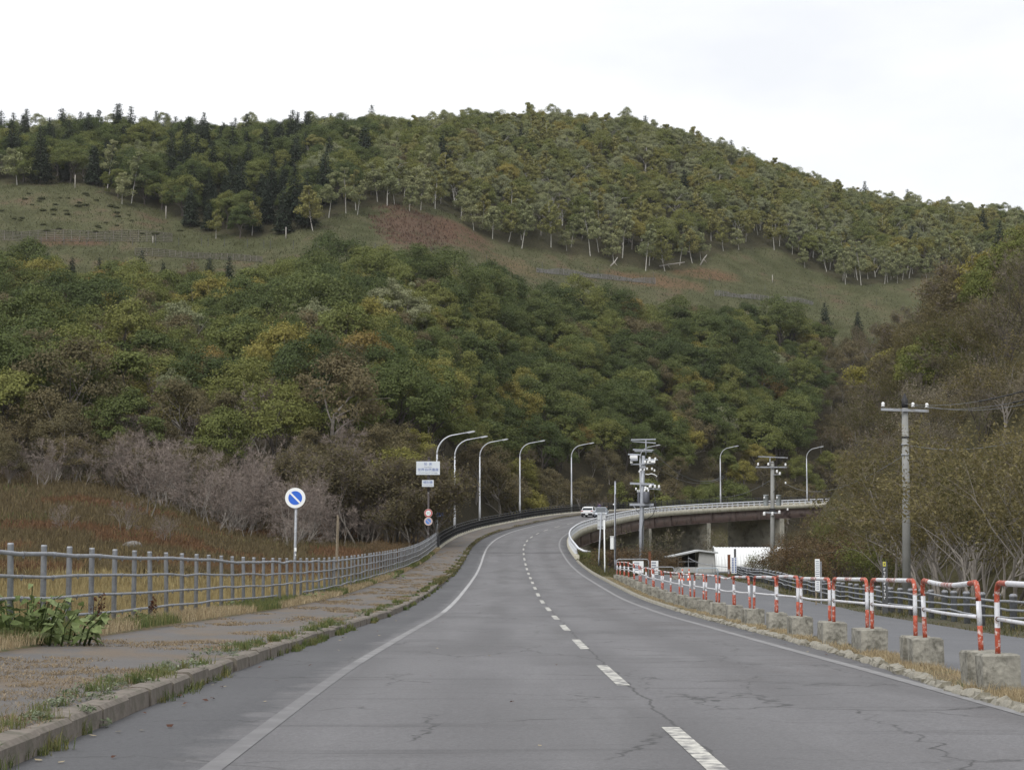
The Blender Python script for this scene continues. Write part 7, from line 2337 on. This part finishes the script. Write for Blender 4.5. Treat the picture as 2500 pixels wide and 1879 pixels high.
# ------------------------------------------------------------------ boulders in the field
def boulder(px, py, w, lab, Y0=60, Y1=200):
    p = on_ground(px, py, Y0, Y1)
    r = np.random.default_rng(int(px))
    import bmesh
    bm = bmesh.new(); bmesh.ops.create_icosphere(bm, subdivisions=3, radius=.5)
    dirs = r.normal(size=(9, 3)); dirs /= np.linalg.norm(dirs, axis=1)[:, None]; lim = r.uniform(.3, .46, 9)
    for v in bm.verts:
        c = np.array(v.co)
        for d, m in zip(dirs, lim):
            e = c @ d
            if e > m:
                c = c - d * (e - m)
        v.co = c * np.array((1.15, .9, .85)) + r.normal(0, .008, 3)
    me = bpy.data.meshes.new('boulder'); bm.to_mesh(me); bm.free(); me.materials.append(M['rock'])
    o = link('boulder', me, None, (p[0], p[1], p[2] + w * .12), r.uniform(0, 6)); o.scale = (w, w, w)
    tag(o, lab, 'boulder')
boulder(325, 1352, 1.5, 'grey boulder in the brown field just above the fence rail', 80, 130)
boulder(165, 1290, .8, 'pale stone half hidden in the brown slope', 100, 190)
boulder(430, 1240, 1.2, 'mossy rock beside the bare tree on the brown slope', 100, 200)
# ------------------------------------------------------------------ litter on the asphalt
r9 = np.random.default_rng(91)
ll = []
mleaf = npmesh('fallen_leaf', np.array([(-.03, -.015, .002), (0, -.03, .006), (.035, 0, .012), (0, .03, .005), (-.03, .015, .003)]), [np.array([[0, 1, 2, 3, 4]])], [M['straw']], fv=[.9])
mleaf2 = npmesh('fallen_leaf', np.array([(-.035, -.02, .002), (0, -.028, .02), (.035, 0, .012), (0, .03, .018), (-.03, .015, .003)]), [np.array([[0, 1, 2, 3, 4]])], [M['dead_red']], fv=[.5])
for k_ in range(70):
    y_ = 12 * (60 / 12) ** r9.random(); s_ = float(s_of_y(y_))
    lat = -r9.uniform(3.6, 4.55) if r9.random() < .6 else r9.uniform(3.2, 8.6) if r9.random() < .8 else r9.uniform(-3, 3)
    p = road(s_, lat)
    z = p[2] + .008 if lat < 3.9 else float(side_z(p[1])) + .055
    o = link('fallen_leaf', mleaf if r9.random() < .55 else mleaf2, None, (p[0], p[1], z), r9.uniform(0, 6)); s2 = r9.uniform(.5, 1.1); o.scale = (s2, s2, s2)
    tag(o, 'small fallen leaf lying on the asphalt', 'leaf', 'fallen leaves on the asphalt')

# ------------------------------------------------------------------ things that share a label are told apart by their order across the picture
def _ordinal(n):
    w = ['first', 'second', 'third', 'fourth', 'fifth', 'sixth', 'seventh', 'eighth', 'ninth', 'tenth', 'eleventh', 'twelfth']
    return w[n - 1] if n <= 12 else '%d%s' % (n, 'th' if 10 < n % 100 < 14 else {1: 'st', 2: 'nd', 3: 'rd'}.get(n % 10, 'th'))
_by = {}
for o in COL.objects:
    if o.parent is None and o.get('label') and o.get('category') and o.get('kind') is None:
        _by.setdefault(o['label'], []).append(o)
for lab, lst in _by.items():
    if len(lst) > 1 and len(lab.split()) <= 13:
        lst.sort(key=lambda o: proj(o.location.x, o.location.y, o.location.z)[0])
        for i, o in enumerate(lst):
            o['label'] = lab + ', ' + _ordinal(i + 1) + ' from left'
            if not o.get('group'):
                o['group'] = lab


# ------------------------------------------------------------------ thin damp air over the valley
mb = MB(); mb.box((30, 480, 95), (1500, 1140, 210))
m_h, n, l, bs_ = newmat('damp_air')
n.remove(bs_)
pv = n.new('ShaderNodeVolumePrincipled')
pv.inputs['Color'].default_value = (0.93, 0.95, 0.97, 1)
pv.inputs['Density'].default_value = 0.00005
pv.inputs['Anisotropy'].default_value = 0.2
l.new(pv.outputs[0], n['Material Output'].inputs['Volume'])
hz_o = mb.build('haze', m_h)
tag(hz_o, 'thin damp haze filling the valley air', 'haze', None, 'stuff')
